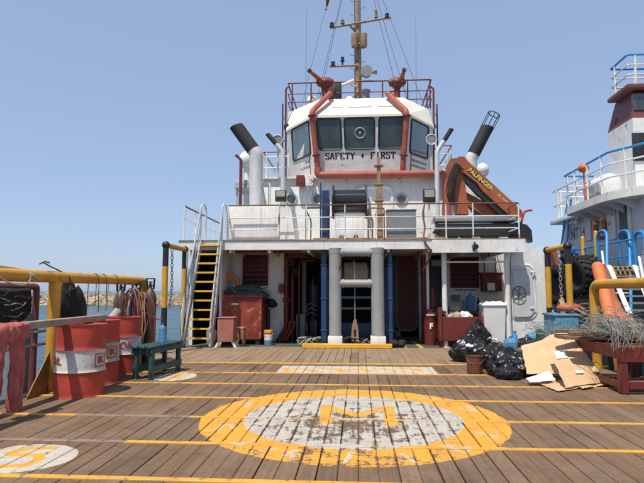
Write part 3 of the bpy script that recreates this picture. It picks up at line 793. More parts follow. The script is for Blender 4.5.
# red roof rail
def railing(name, label, pts, hs, m_top, m_rail, post_at, r=.021, group=None, closed=False):
    """pts: base polyline of a rail on a deck; hs heights of the rails (last = top)"""
    pts = [Vector(p) for p in pts]; t = thing(name, label, 'railing', pts[0], group)
    for k, h in enumerate(hs):
        top = k == len(hs) - 1; mb = MB(); mb.tube([p + Vector((0, 0, h)) for p in fillet(pts, .08, 3)], r if top else r * .75, 7)
        part('top_rail' if top else 'rail', mb, m_top if top else m_rail, t)
    L = [0]
    for a, b in zip(pts, pts[1:]): L.append(L[-1] + (b - a).length)
    for s in post_at:
        d = max(0.0, min(s, 1.0)) * L[-1]; i = max(j for j in range(len(L) - 1) if L[j] <= d + 1e-6); p = pts[i].lerp(pts[i + 1], (d - L[i]) / (L[i + 1] - L[i]))
        mb = MB(); mb.tube([p, p + Vector((0, 0, hs[-1]))], r, 7); part('post', mb, m_rail, t)
    return t

# ================================================================== things on the upper decks
YR = 12.62
def zrow(y, Y): return W(357, y, Y).z
zt_ = Z2
# wheelhouse roof rail
rz = E2[5].z
lf = W(288, 95, 16.95); rf = W(431.5, 95, 16.95)
railing('roof_railing', 'dark red pipe railing round the cream wheelhouse roof', [(lf.x, 19.4, rz), (lf.x, 16.95, rz), (rf.x, 16.95, rz), (rf.x, 19.4, rz)],
        [.32, .60, zrow(81.5, 16.95) - rz], 'red_oxide', 'red_oxide', [0, .14, .27, .335, .42, .5, .58, .665, .74, .86, 1], .024)
for x, s in ((285.8, -1), (433.5, 1)):
    a = W(x, 90, 16.6); b = W(x, 165, 16.6); mb = MB(); mb.tube(fillet([(a.x - s * .12, 16.6, a.z + .12), (a.x, 16.6, a.z + .05), (b.x, 16.6, z3 + .06)], .1, 4), .032, 8)
    mb.tube([(a.x + s * .14, 16.9, a.z - .35), (a.x + s * .14, 16.9, z3 + .06)], .025, 8)
    for k in range(6): mb.tube([(a.x, 16.6, z3 + .4 + k * .38), (a.x + s * .14, 16.9, z3 + .4 + k * .38)], .012, 5)
    solo('side_ladder', mb, 'red_oxide', 'thin dark red ladder pipes beside the wheelhouse %s' % ('searchlight exhaust' if s < 0 else 'crane side'), 'ladder')
    p = W(x - s * 1, 127, 16.6); mb = MB(); mb.bx(p.x - .09, p.x + .09, 16.5, 16.62, p.z - .06, p.z + .06, .01); mb.bx(p.x - .05, p.x + .05, 16.52, 16.6, p.z + .06, p.z + .1, .01)
    solo('navigation_light', mb, 'black_paint', 'small black navigation lamp on the dark red ladder pipe %s' % ('by the big sooty exhaust' if s < 0 else 'over the crane'), 'lamp')
# fire monitors and their red pipes
def monitor(x, tipx, tipy, s, lab):
    b = W(x, 96, 16.9); c = W(x, 84, 16.9)
    zb_ = E2[0].z if True else b.z
    t = thing('fire_monitor', lab, 'fire monitor', (c.x, 16.9, zt4 - .02), 'fire monitors')
    mb = MB(); mb.lathe([(.16, 0), (.16, .03), (.10, .05), (.10, c.z - zt4 - .12), (.15, c.z - zt4 - .1), (.15, c.z - zt4 - .04)], (c.x, 16.9, zt4 - .02), 16); part('pedestal', mb, 'red_oxide', t)
    mb = MB(); mb.tube([(c.x - .26, 16.85, c.z), (c.x - .12, 16.85, c.z + .05), (c.x + .12, 16.85, c.z + .05), (c.x + .26, 16.85, c.z)], [.11, .15, .15, .11], 14); mb.ball((c.x, 16.85, c.z + .02), (.2, .18, .16)); part('body', mb, 'red_oxide', t)
    tip = W(tipx, tipy, 16.4); st = Vector((c.x + s * .12, 16.75, c.z + .05)); d = (tip - st)
    mb = MB(); mb.tube([st, st + d * .55, st + d * .9], [.085, .065, .05], 12); part('barrel', mb, 'red_pipe', t)
    mb = MB(); mb.tube([st + d * .86, tip], [.065, .075], 12); part('nozzle', mb, 'black_paint', t)
    mb = MB(); w_ = [Vector((c.x + s * .16 + .1 * math.cos(k * .52), 16.62, c.z - .06 + .1 * math.sin(k * .52))) for k in range(12)]; mb.tube(w_, .012, 5, closed=True); part('handwheel', mb, 'black_paint', t)
    return c
m1 = monitor(325, 308.5, 70, -1, 'dark red fire monitor on the wheelhouse roof, nozzle aimed towards the breakwater')
m2 = monitor(397, 404.5, 69, 1, 'dark red fire monitor on the wheelhouse roof, nozzle aimed towards the crane')
def redpipe():
    t = thing('fire_pipe', 'red fire main pipe running round the wheelhouse front below the windows', 'pipe', (0, 15.3, z3 + .06))
    Yp = 15.0
    for xs, xk, xe in ((331, 311.5, 318), (386.5, 407, 402.5)):
        a = W(xs, 92.5, 16.05); k = W(xk, 112, 14.98); e = W(xe, 172, 15.32); k2 = W(xk + (xe - xk) * .05, 122, 14.98)
        start = Vector((m1.x if xs < 357 else m2.x, 16.75, a.z))
        mb = MB(); mb.tube(fillet([start, a, k, e], .16, 5), .083, 14); part('riser', mb, 'red_pipe', t)
        for f in (.06, .72):
            p = k.lerp(e, f); d = (e - k).normalized(); mb = MB(); mb.tube([p - d * .02, p + d * .02], .125, 14); part('flange', mb, 'red_oxide', t)
    a = W(318, 174.5, 15.3); b = W(446, 174.5, 15.3); z = W(357, 174.8, 15.3).z
    mb = MB(); mb.tube(fillet([(a.x, 15.3, z + .22), (a.x, 15.3, z), (b.x, 15.3, z), (b.x, 15.3, Z2)], .2, 5), .112, 16); part('main', mb, 'red_pipe', t)
    for x in (340, 366, 392, 424):
        p = W(x, 174.8, 15.3); mb = MB(); mb.tube([(p.x - .02, 15.3, z), (p.x + .02, 15.3, z)], .128, 16); mb.bx(p.x - .025, p.x + .025, 15.35, 15.52, z - .05, z + .02); part('clamp', mb, 'red_pipe', t)
    return t
redpipe()
# mast
def mast():
    Ym = 17.2; b = W(358, 95, Ym); t = thing('mast', 'tan lattice signal mast with yards, radar box and lamps on the wheelhouse roof', 'mast', (b.x, Ym, zt4 - .02))
    topz = W(358, -70, Ym).z
    xm = lambda y: W(358 + (y / 95 - 1) * -1.0, y, Ym).x
    mb = MB(); mb.tube([(b.x, Ym, zt4 - .02), (b.x, Ym, W(358, 40, Ym).z), (b.x, Ym, topz)], [.10, .085, .05], 10); part('pole', mb, 'rusty_tan', t)
    mb = MB(); 
    for s in (-.11, .11): mb.tube([(b.x + s, Ym + .05, zt4), (b.x + s * .8, Ym + .05, topz - 1)], .014, 5)
    part('cable_run', mb, 'black_paint', t)
    n = 24
    for k in range(n):
        z = zt4 + .4 + k * (topz - zt4 - .6) / n; s = 1 if k % 2 else -1
        mb = MB(); mb.tube(fillet([(b.x, Ym, z), (b.x + s * .24, Ym, z), (b.x + s * .24, Ym, z + .06)], .03, 2), .011, 5); part('step', mb, 'rusty_tan', t)
    def yard(x0, y0, x1, y1):
        a = W(x0, y0, Ym - .12); c = W(x1, y1, Ym - .12); mb = MB(); mb.tube([a, c], .036, 8); part('yard', mb, 'rusty_tan', t)
    yard(330.5, 28, 358, 23); yard(358, 23, 391, 17.5); yard(329.5, 66.5, 358, 65.5)
    def lamp(x, y, h=.16, r=.085, m='black_paint', stalk=0):
        p = W(x, y, Ym - .12); l = MB()
        if stalk: l.tube([(p.x, p.y, p.z), (p.x, p.y, p.z + stalk)], .03, 6)
        l.lathe([(r, stalk), (r, stalk + .03), (r * .75, stalk + .04), (r * .75, stalk + h * .75), (r * .9, stalk + h * .8), (r * .3, stalk + h)], p, 12); part('lamp', l, m, t)
    lamp(332, 27); lamp(387, 18); lamp(333, 66); lamp(342.5, 66, .16, .07, 'black_paint', .16); lamp(376, 19, .30, .055, 'rusty_tan', .05); lamp(342.5, 25, .14, .07, 'rusty_tan', .05)
    for x in (354.8, 363.8):
        a = W(x, 47, Ym - .2); c = W(x, 33, Ym - .2); mb = MB(); mb.lathe([(.02, -.04), (.10, 0), (.115, .05), (.115, c.z - a.z - .04), (.05, c.z - a.z)], (a.x, Ym - .2, a.z), 14)
        mb.bx(min(a.x, b.x), max(a.x, b.x), Ym - .22, Ym - .16, a.z + .1, a.z + .16); part('antenna_drum', mb, 'rusty_tan', t)
    a = W(352, 26, Ym); c = W(357, 33, Ym); mb = MB(); mb.tube([W(350, 25, Ym), W(357, 33, Ym)], .05, 6); part('brace', mb, 'rusty_tan', t)
    # searchlight / horn cluster
    p = W(366.5, 72.5, Ym - .3); mb = MB(); mb.tube([p + Vector((.0, -.16, 0)), p + Vector((0, .12, 0))], [.19, .15], 18); part('searchlight', mb, 'grey_box', t)
    mb = MB(); mb.tube([p + Vector((0, .02, 0)), (b.x, Ym, p.z - .05)], .04, 8); part('bracket', mb, 'rusty_tan', t)
    p = W(373, 72, Ym - .1); mb = MB(); mb.lathe([(.03, -.2), (.05, -.02), (.10, .06), (.11, .12), (0, .12)], p, 14, Matrix.Rotation(R(75), 3, 'Y')); mb.tube([p, (b.x, Ym, p.z)], .02, 6); part('horn', mb, 'hose_grey', t)
    p = W(366, 92, Ym); mb = MB(); mb.lathe([(.16, 0), (.16, .35), (.12, .38), (.12, .55), (.15, .56), (.15, .62)], (p.x, Ym, zt4 - .02), 16); part('radar_pedestal', mb, 'grey_box', t)
    mb = MB(); p = W(348, 84, Ym - .3); mb.tube([W(342, 85.5, Ym - .3), W(354, 80.5, Ym - .3)], .06, 8); mb.tube([p, (b.x, Ym, p.z)], .03, 6); part('radar_arm', mb, 'cream', t)
    # stays
    top = Vector((b.x, Ym, topz - .1))
    for x, y, Y, fz in ((322, 84, 17.0, zt4), (318, 80, 17.6, zt4), (407, 99, 17.0, zt4), (397.5, 79, 17.6, zt4), (421.5, 99, 17.4, zt4)):
        q = W(x, y, Y); q.z = min(q.z, 8.0); d = (q - top); e = top + d * ((fz - top.z) / d.z); mb = MB(); mb.tube([top, e], .009, 4); part('stay', mb, 'wire_grey', t)
    # halyard and flag
    a = W(330, -10, Ym); c = W(309, 76, Ym - .2); d = c - a; c2 = a + d * ((zt4 - a.z) / d.z); mb = MB(); mb.tube([top, a, c2], .007, 4); part('halyard', mb, 'wire_grey', t)
    mb = MB(); g = []; n = 8
    for i in range(n + 1):
        for s in (0, 1):
            p = W(326.5 + s * (4 - .3 * i) - i * .15, -4 + i * 1.8, Ym - .05 * math.sin(i * 1.1) - s * .06 * math.sin(i)); g.append(p)
    mb.add(g, [(2 * i, 2 * i + 1, 2 * i + 3, 2 * i + 2) for i in range(n)]); part('flag', mb, 'maroon', t, 'small furled dark red flag')
mast()
for x, y, lab in ((306, 10, 'tall thin whip antenna at the breakwater side of the roof'), (415, 15, 'tall thin whip antenna at the crane side of the roof')):
    p = W(x, y, 17.8); mb = MB(); mb.tube([(p.x, 17.8, zt4 - .01), (p.x, 17.8, zt4 + .5), (p.x + .02, 17.8, p.z)], [.02, .012, .006], 6); solo('whip_antenna', mb, 'wire_grey', lab, 'antenna')
p = W(335, 92, 17.4); mb = MB(); mb.bx(p.x - .22, p.x + .22, 17.2, 17.7, zt4 - .01, W(335, 84, 17.4).z, .02); solo('roof_locker', mb, 'black_paint', 'dark equipment box on the roof beside the fire monitor', 'box')
p = W(349.5, 97, 16.8); mb = MB(); mb.ball((p.x, 16.8, zt4 + .13), .14); mb.lathe([(.06, -.02), (.06, .05)], (p.x, 16.8, zt4), 10); solo('antenna_dome', mb, 'white_paint', 'small white antenna dome on the roof at the mast foot', 'dome')
p = W(316, 98, 17.1); mb = MB(); mb.tube(fillet([(p.x, 17.1, E2[5].z), (p.x, 17.1, E2[5].z + .5), (p.x - .22, 17.0, E2[5].z + .5), (p.x - .22, 16.98, E2[5].z + .34)], .12, 5), .06, 10); solo('gooseneck_vent', mb, 'white_paint', 'white gooseneck vent on the wheelhouse roof edge', 'vent')
# exhausts
def exhaust(name, lab, pts, r, tip, m, cage=None, zfoot=None):
    t = thing(name, lab, 'exhaust', pts[0], 'exhaust pipes')
    P_ = fillet(pts, r * 1.6, 5); mb = MB(); mb.tube(P_, r, 18); part('pipe', mb, m, t)
    a = Vector(pts[-1]); d = (Vector(tip) - a); mb = MB()
    n = 18; u = d.normalized().orthogonal().normalized(); v = d.normalized().cross(u)
    L = d.length; dn = d.normalized(); vs = []
    for rr in (r * 1.02, r * .92):
        for row, f in ((0, -.03), (1, 1.0)):
            for k in range(n):
                an = 2 * math.pi * k / n; o = (u * math.cos(an) + v * math.sin(an)) * rr
                cut = o.dot(Vector((0, 0, 1))) * -.45 if row else 0       # slanted mouth
                vs.append(a + dn * (L * f + cut * (1 if row else 0)) + o)
    fs = []
    for k in range(n):
        k2 = (k + 1) % n
        fs += [(k, k2, n + k2, n + k), (2 * n + k2, 2 * n + k, 3 * n + k, 3 * n + k2), (n + k, n + k2, 3 * n + k2, 3 * n + k)]
    mb.add(vs, fs); part('sooty_tip', mb, 'soot', t)
    if cage:
        mb = MB(); e = a + dn * L; e2 = e + dn * cage
        for k in range(8):
            an = 2 * math.pi * k / 8; o = (u * math.cos(an) + v * math.sin(an)) * r * .98; mb.tube([e - dn * .1 + o, e2 + o], .012, 5)
        mb.tube([e2 + (u * math.cos(k * .4189) + v * math.sin(k * .4189)) * r for k in range(15)], .014, 5, closed=True); part('cage', mb, 'soot', t)
    mb = MB(); q = Vector(pts[0]); mb.lathe([(r * 1.35, 0), (r * 1.35, .03), (r, .04)], q, 18); part('flange', mb, m, t)
Ye = 14.3
b0 = W(256.2, 200, Ye); b1 = W(256.2, 154, Ye); tp = W(236.5, 126.5, Ye)
k0 = b1 + (tp - b1) * .12
exhaust('exhaust_pipe', 'big grey exhaust pipe with sooty slanted mouth beside the white locker', [(b0.x, Ye, Z2), b1, b1 + (tp - b1) * .16], .185, tp, 'alu')
b1 = W(283, 152, 15.0); tp = W(267.5, 134, 15.0); b0 = W(283.2, 190, 15.0)
exhaust('exhaust_pipe', 'slim grey exhaust pipe with black tip beside the round searchlight', [(b0.x, 15.0, Z2), b1, b1 + (tp - b1) * .45], .065, tp, 'alu')
b1 = W(436.8, 152, 14.9); tp = W(451.5, 129, 14.9); b0 = W(436.8, 200, 14.9)
exhaust('exhaust_pipe', 'slim grey exhaust pipe with black tip between wheelhouse and crane', [(b0.x, 14.9, Z2), b1, b1 + (tp - b1) * .5], .065, tp, 'alu')
b1 = W(470.5, 160, 15.2); tp = W(487.5, 127, 15.2); b0 = W(471, 200, 15.2)
exhaust('exhaust_pipe', 'big grey exhaust pipe with sooty caged mouth behind the orange crane', [(b0.x, 15.2, Z2), b1, b1 + (tp - b1) * .18], .175, tp, 'alu', cage=.42)
# domes on platforms
for x, y, Y, s, lab in ((247, 160, 15.8, -1, 'white radar dome behind the big sooty exhaust'), (482.5, 170, 16.4, 1, 'white dome behind the caged exhaust')):
    c = W(x, y, Y); t = thing('radome', lab, 'dome', (c.x, Y, Z2)); r = .25 if s < 0 else .2
    mb = MB(); mb.ball(c, (r, r, r * 1.1), 18, 12); part('dome', mb, 'white_paint', t)
    mb = MB(); mb.lathe([(.09, 0), (.09, c.z - r - Z2), (.16, c.z - r - Z2 + .04), (.16, c.z - r - Z2 + .08)], (c.x, Y, Z2), 12); part('stand', mb, 'white_paint', t)
mb = MB(); a = W(236.5, 190, 15.4); b = W(262, 181.5, 15.4); mb.bx(a.x, b.x, 15.1, 16.6, a.z, a.z + .08, .01); mb.bx(a.x + .02, b.x, 15.12, 16.5, a.z + .081, b.z, .02)
for x in (a.x + .06, b.x - .06): mb.bx(x - .03, x + .03, 15.2, 15.26, Z2, a.z)
solo('side_platform', mb, 'wall_grey', 'grey side platform under the white radar dome', 'platform')
p = W(241, 160, 14.9); mb = MB(); mb.tube([(p.x, 14.9, Z2), (p.x, 14.9, p.z), W(236, 155, 14.9)], .045, 8); solo('vent_pole', mb, 'red_oxide', 'dark red slanted top pipe in front of the grey side platform', 'pipe')
p = W(269.5, 186, 14.6); q = W(265, 184, 14.6); mb = MB(); mb.tube(fillet([(p.x, 14.6, Z2), (p.x, 14.6, p.z + .08), (p.x - .16, 14.6, p.z + .08), (p.x - .16, 14.6, p.z - .03)], .08, 4), .04, 8); solo('gooseneck_vent', mb, 'white_paint', 'white gooseneck vent pipe beside the big sooty exhaust', 'vent')
# searchlights, floodlights
for x, y, lab, s in ((278, 141, 'round grey searchlight beside the slim exhaust near the radar dome', -1), (431, 140.5, 'oval framed searchlight at the crane side of the wheelhouse', 1)):
    c = W(x, y, 15.3); t = thing('searchlight', lab, 'searchlight', (c.x, 15.3, z3 + .06))
    mb = MB(); mb.tube([c + Vector((0, -.1, 0)), c + Vector((0, .16, 0))], [.155, .10], 18); part('housing', mb, 'grey_box', t)
    mb = MB(); mb.tube([c + Vector((math.cos(k * .349) * .15, -.105, math.sin(k * .349) * .15)) for k in range(18)], .016, 6, closed=True); part('rim', mb, 'alu', t)
    mb = MB(); mb.tube([(c.x, 15.35, c.z - .1), (c.x, 15.35, z3 + .06)], .025, 8); part('stand', mb, 'alu', t)
for x0, y0, x1, y1, lab in ((423.5, 188.5, 435.5, 202, 'black framed floodlight on a post above the grey locker'), (275, 190, 286, 201, 'black framed floodlight on a post behind the white locker')):
    Yl_ = 12.85 if x0 > 400 else 14.0
    a = W(x0, y1, Yl_); b = W(x1, y0, Yl_); t = thing('floodlight', lab, 'floodlight', ((a.x + b.x) / 2, Yl_ + .1, Z2), 'deck floodlights')
    mb = MB(); mb.bx(a.x, b.x, Yl_, Yl_ + .16, a.z, b.z, .015); part('housing', mb, 'black_paint', t)
    mb = MB(); mb.bx(a.x + .03, b.x - .03, Yl_ - .006, Yl_ + .0, a.z + .12, b.z - .03, .002); part('lens', mb, 'hose_grey', t)
    mb = MB(); mb.tube([((a.x + b.x) / 2, Yl_ + .1, Z2), ((a.x + b.x) / 2, Yl_ + .1, a.z + .02)], .025, 8); part('post', mb, 'white_paint', t)
# red/white lamp boxes under the wheelhouse corner
for x, m_, lab in ((300.5, 'red_oxide', 'small red lamp box on the coaming below the wheelhouse'), (309.5, 'white_rusty', 'small white lamp box on the coaming below the wheelhouse')):
    a = W(x, 188, 15.3); mb = MB(); z = z3 + .02
    mb.bx(a.x - .12, a.x + .12, 15.22, 15.395, z - .26, z + .05, .012); mb.bx(a.x - .08, a.x + .08, 15.214, 15.22, z - .2, z - .04); solo('lamp_box', mb, m_, lab, 'lamp')
# white locker on the deck edge at the left
t = thing('deck_locker', 'large white steel locker behind the front railing by the stairs', 'locker', (W(252, 238, 12.7).x, 12.7, Z2))
a = W(226.5, 238, 12.82); b = W(278.5, 206, 12.82); mb = MB(); mb.bx(a.x, b.x, 12.82, 14.0, Z2, b.z, .02); part('body', mb, 'white_paint', t)
mb = MB(); c = W(295.5, 238, 12.9); mb.prism([Vector((b.x + .003, 12.9, Z2)), Vector((c.x, 12.9, Z2)), Vector((W(291, 206, 12.9).x, 12.9, b.z - .02)), Vector((b.x + .003, 12.9, b.z - .02))], (0, 1.1, 0)); part('side_bin', mb, 'white_paint', t)
mb = MB(); mb.tube([(a.x, 12.785, Z2 + .035), (c.x, 12.785, Z2 + .035)], .03, 8); part('rubbing_bar', mb, 'rust_steel', t)
# front railing
xs0 = W(228, 240, YR).x; xs1 = W(519.5, 240, YR).x; L = xs1 - xs0
def fx(x): return (W(x, 220, YR).x - xs0)
side = 3.4; tot = L + side
hz = [zrow(229, YR) - Z2, zrow(217, YR) - Z2, zrow(204.3, YR) - Z2]
railing('front_railing', 'rusty white and red pipe railing along the front edge of the upper deck', [(xs0, YR, Z2), (xs1, YR, Z2), (xs1, YR + side, Z2)], hz, 'rust_steel', 'white_rusty',
        [fx(x) / tot for x in (228.3, 279, 306.5, 345, 376.5, 424, 446, 473)] + [L / tot, (L + 1.7) / tot, 1], .0175)
xs2 = W(184, 235, YR).x
railing('side_railing', 'white side railing with dark red top rail next to the stair head', [(xs2, YR, Z2), (xs2, 16.2, Z2)], hz, 'red_oxide', 'white_paint', [0, .25, .5, .75, 1])
mb = MB(); a = W(313, 237, YR); b = W(430, 238, YR)
pts = [Vector((a.x + (b.x - a.x) * k / 30, YR + .16 + .02 * math.sin(k * 1.3), Z2 + .045 + .012 * noise.noise((k * .7, 0, 0)))) for k in range(31)]
mb.tube(pts, .042, 8); solo('deck_hose', mb, 'rust_steel', 'rusty brown hose lying along the upper deck edge', 'hose')
# platform gate frames (bent tube) on the rail
for x0, x1, lab in ((306, 328, 'bent black and white tube guard in front of the blue post'), (368, 384, 'bent rusty tube guard beside the cable reel')):
    a = W(x0, 208, YR + .12); b = W(x1, 208, YR + .12); mb = MB()
    mb.tube(fillet([(a.x, YR + .12, Z2), (a.x, YR + .12, a.z), (b.x, YR + .12, a.z), (b.x, YR + .12, Z2)], .07, 4), .019, 7)
    mb.tube(fillet([(a.x, YR + .13, a.z - .05), (a.x + .12, YR + .2, a.z - .3), (a.x + .1, YR + .3, Z2)], .07, 4), .015, 6); solo('tube_guard', mb, 'rust_steel' if x0 > 350 else 'black_paint', lab, 'guard')
# cable reel
Yq = 13.25
c = W(349, 199, Yq); xl_ = W(331.5, 199, Yq).x; xr_ = W(367.5, 199, Yq).x
t = thing('cable_reel', 'large dark cable reel in a white and blue frame behind the front railing', 'reel', (c.x, Yq + .45, Z2))
mb = MB(); Mx = Matrix.Rotation(R(90), 3, 'Y')
def axis_lathe(mb, prof, x, y, z, seg=28): return mb.lathe(prof, (x, y, z), seg, Mx)
prof = [(.30, 0)]; n = 40; Lr = xr_ - xl_ - .1
for k in range(n): prof += [(.316, Lr * k / n + .001), (.322, Lr * (k + .5) / n), (.316, Lr * (k + 1) / n - .001)]
axis_lathe(mb, prof, xl_ + .05, Yq + .45, c.z); part('cable_drum', mb, 'reel_dark', t)
for x in (xl_, xr_ - .05): mb = MB(); axis_lathe(mb, [(.05, 0), (.43, 0), (.445, .012), (.445, .035), (.43, .05), (.05, .05)], x, Yq + .45, c.z, 32); part('flange', mb, 'cable_dark', t)
for x in (xl_ - .12, xr_ + .06):
    mb = MB(); mb.bx(x - .03, x + .05, Yq + .3, Yq + .6, Z2 + .05, c.z + .1, .01); part('stand', mb, 'blue_paint' if x < c.x else 'white_rusty', t)
mb = MB(); mb.bx(xl_ + .1, xr_ - .1, Yq + .05, Yq + .3, Z2 + .1, c.z - .46, .02); mb.bx(xl_ - .2, xr_ + .2, Yq + .28, Yq + .34, c.z - .42, c.z - .36, .01); part('gear_box', mb, 'white_paint', t)
mb = MB(); mb.bx(xl_ - .2, xr_ + .2, Yq, Yq + .8, Z2, Z2 + .09, .01); part('base', mb, 'blue_fade', t)
for x in (xl_ + .25, xr_ - .3): mb = MB(); mb.tube([(x - .05, Yq + .02, Z2 + .09), (x - .03, Yq + .02, Z2 + .19), (x + .03, Yq + .02, Z2 + .19), (x + .05, Yq + .02, Z2 + .09)], .016, 6); part('lifting_eye', mb, 'black_paint', t)
mb = MB(); p = W(325.5, 190, 13.0); mb.bx(p.x - .09, p.x + .09, 13.0, 13.2, Z2, p.z, .01); mb.bx(p.x - .14, p.x - .1, 13.0, 13.05, Z2, p.z + .2, .01); solo('blue_guide_post', mb, 'blue_paint', 'dark blue guide post beside the cable reel', 'post')
mb = MB(); p = W(379, 184, 12.95); q = W(379, 157, 12.95); mb.bx(p.x - .085, p.x + .085, 12.95, 13.12, Z2, p.z, .01); mb.bx(p.x - .05, p.x + .05, 12.98, 13.08, p.z, q.z, .008)
for y in (165, 184, 200, 214): z = W(379, y, 12.95).z; mb.bx(p.x - .11, p.x + .11, 12.93, 13.14, z - .02, z + .02, .005)
solo('rusty_post', mb, 'rusty_tan', 'tall rusty tan post behind the front railing beside the cable reel', 'post')
t = thing('grey_locker', 'plain grey metal locker standing behind the front railing', 'locker', (W(402, 235, 13).x, 13.0, Z2)); a = W(387.5, 236, 12.9); b = W(416, 209, 12.9)
mb = MB(); mb.bx(a.x, b.x, 12.9, 13.4, Z2 + .02, b.z - .03, .01); part('body', mb, 'grey_box', t); mb = MB(); mb.bx(a.x - .02, b.x + .02, 12.88, 13.42, b.z - .03, b.z, .008); part('lid', mb, 'grey_box', t)
mb = MB(); mb.bx(a.x, b.x, 12.95, 13.35, Z2, Z2 + .02); part('foot', mb, 'black_paint', t)
# notice board on the wall
mb = MB(); mb.pbox(434, 208, 443.5, 216, 15.46, .02, .003); solo('notice', mb, 'paper_white', 'pale notice plate on the white upper wall beside the crane', 'notice')
p = W(446, 180, 15.2)
# red fire extinguisher bottle near crane
# rails on second tier roof
mb_h = [.35, .7, W(357, 150.5, 15.7).z - z3 - .06]
a = W(263, 170, 15.7); b = W(289, 170, 15.7)
railing('wing_railing', 'dark red and white railing on the bridge wing by the radar dome', [(a.x, 18, z3 + .06), (a.x, 15.7, z3 + .06), (b.x, 15.7, z3 + .06)], mb_h, 'red_pipe', 'white_paint', [0, .3, .6, .78, 1])
a = W(461, 170, 15.7); b = W(437, 170, 15.7); a = Vector((min(a.x, xb2 + .03), 0, 0))
railing('wing_railing', 'dark red and white railing on the bridge wing by the crane', [(a.x, 18, z3 + .06), (a.x, 15.7, z3 + .06), (b.x, 15.7, z3 + .06)], [mb_h[0], mb_h[1], mb_h[2] + .1], 'red_pipe', 'white_paint', [0, .3, .6, .78, 1])
# crane
def crane():
    Yk = 13.5
    t = thing('deck_crane', 'orange folding knuckle boom crane on a black base, stowed on the upper deck', 'crane', (W(462, 240, Yk).x, Yk, Z2))
    def plate(pp, y0, th, name, m, lab=None, bev=0):
        mb = MB(); mb.prism([W(x, y, Yk) + Vector((0, y0, 0)) for x, y in pp], (0, th, 0)); return part(name, mb, m, t, lab)
    plate([(457, 214), (469, 214), (463, 168), (459, 158), (450.5, 158.5), (447.5, 165), (450, 182)], 0, .34, 'column', 'crane_orange')
    bo = plate([(455, 163), (458, 157), (464, 157), (468, 162), (521.5, 211), (522, 217), (515, 220), (505, 212), (482, 191), (477, 183.5), (462, 172)], -.05, .20, 'boom', 'crane_orange')
    plate([(461, 172.5), (476, 183.5), (481, 191), (505, 213), (514, 222), (505, 219), (488, 204), (476, 193), (462, 178)], .0, .14, 'boom_jacket', 'black_paint')
    plate([(466, 190), (513, 215), (512, 222), (497, 222), (467, 203)], .18, .2, 'second_arm', 'crane_orange')
    plate([(469, 203), (497, 222), (480, 219)], .2, .14, 'arm_underside', 'black_paint')
    # hydraulic ram and hoses
    mb = MB(); mb.tube([W(452, 205, Yk - .1), W(455, 168, Yk - .1)], .05, 10); part('hydraulic_ram', mb, 'black_paint', t)
    for k in range(5):
        mb = MB(); p = [W(450 + k * 1.2, 204, Yk - .14), W(446 + k * 1.8, 192, Yk - .2), W(449 + k * 1.6, 176, Yk - .18), W(455 + k, 163 + k, Yk - .12), W(460 + k, 166 + k, Yk - .1)]
        mb.tube(fillet(p, .3, 5), .018, 6); part('hose', mb, 'rubber', t)
    for x, y in ((457, 164), (516, 216)):
        p = W(x, y, Yk); mb = MB(); mb.tube([p + Vector((0, -.10, 0)), p + Vector((0, .40, 0))], .075, 14); part('pivot_pin', mb, 'rust_steel', t)
    # black base, outriggers and tray
    a = W(434, 219, Yk); b = W(517, 222, Yk); mb = MB(); mb.bx(a.x, b.x, Yk - .1, Yk + .5, b.z + .02, a.z + .04, .015); part('top_beam', mb, 'steel', t)
    mb = MB(); a = W(437, 236, Yk); b = W(516, 223.5, Yk); mb.bx(a.x, b.x, Yk - .05, Yk + .45, a.z, b.z, .02); part('base_beam', mb, 'black_paint', t)
    plate([(516, 222), (527, 224.5), (532, 230), (533, 242), (527, 239), (512, 238)], .02, .36, 'outrigger_tip', 'black_paint')
    plate([(433, 218), (447, 219), (446, 222), (438, 223), (440, 229), (437, 235), (432, 233), (436, 228)], -.08, .1, 'grapple', 'black_paint')
    for x0, x1 in ((449, 458), (463, 472), (484, 499)):
        a = W(x0, 245, Yk); b = W(x1, 236, Yk); mb = MB(); mb.bx(a.x, b.x, Yk + .0, Yk + .4, Z2, b.z + .02, .01); part('pedestal', mb, 'black_paint', t)
    # lettering along the boom
    def along(txt, x0, y0, x1, y1, size, m, bold):
        p0 = W(x0, y0, Yk - .054); p1 = W(x1, y1, Yk - .054); ex = (p1 - p0).normalized(); ey = Vector((-ex.z, 0, ex.x)); mb = MB(); put_text(mb, txt, size, (p0 + p1) / 2, ex, ey, bold); part('lettering', mb, m, bo, 'lettering along the boom', smooth=False)
    p0 = W(470, 170.2, Yk - .052); p1 = W(491, 188.2, Yk - .052); ex = (p1 - p0).normalized(); ey = Vector((-ex.z, 0, ex.x)); mb = MB(); h = .075
    mb.add([p0 - ex * .03 - ey * h, p1 + ex * .03 - ey * h, p1 + ex * .03 + ey * h, p0 - ex * .03 + ey * h], [(0, 1, 2, 3)]); part('name_band', mb, 'print_black', bo, smooth=False)
    along('PALFINGER', 470, 170.2, 491, 188.2, .155, 'print_yellow', .004)
    along('PK 8500', 498, 194.5, 508, 203, .10, 'print_yellow', .0)
    # hook lever behind the outer rail end
    mb = MB(); mb.tube(fillet([W(521, 224, Yk + .2), W(524, 211, Yk + .2), W(532, 210, Yk + .2)], .1, 3), .03, 8); part('lever', mb, 'red_bright', t)
crane()
# CCTV camera / lamp under the fascia edge
p = W(475, 247, 12.4); mb = MB(); mb.tube([p + Vector((0, -.12, 0)), p + Vector((0, .06, .02))], .06, 12); mb.bx(p.x - .012, p.x + .012, 12.4, 12.49, p.z - .02, p.z + .12); mb.tube([p + Vector((-.02, 0, -.08)), p + Vector((-.02, .03, -.02))], .025, 8)
solo('deck_camera', mb, 'black_paint', 'small black camera fixed to the white deck edge below the crane', 'camera')
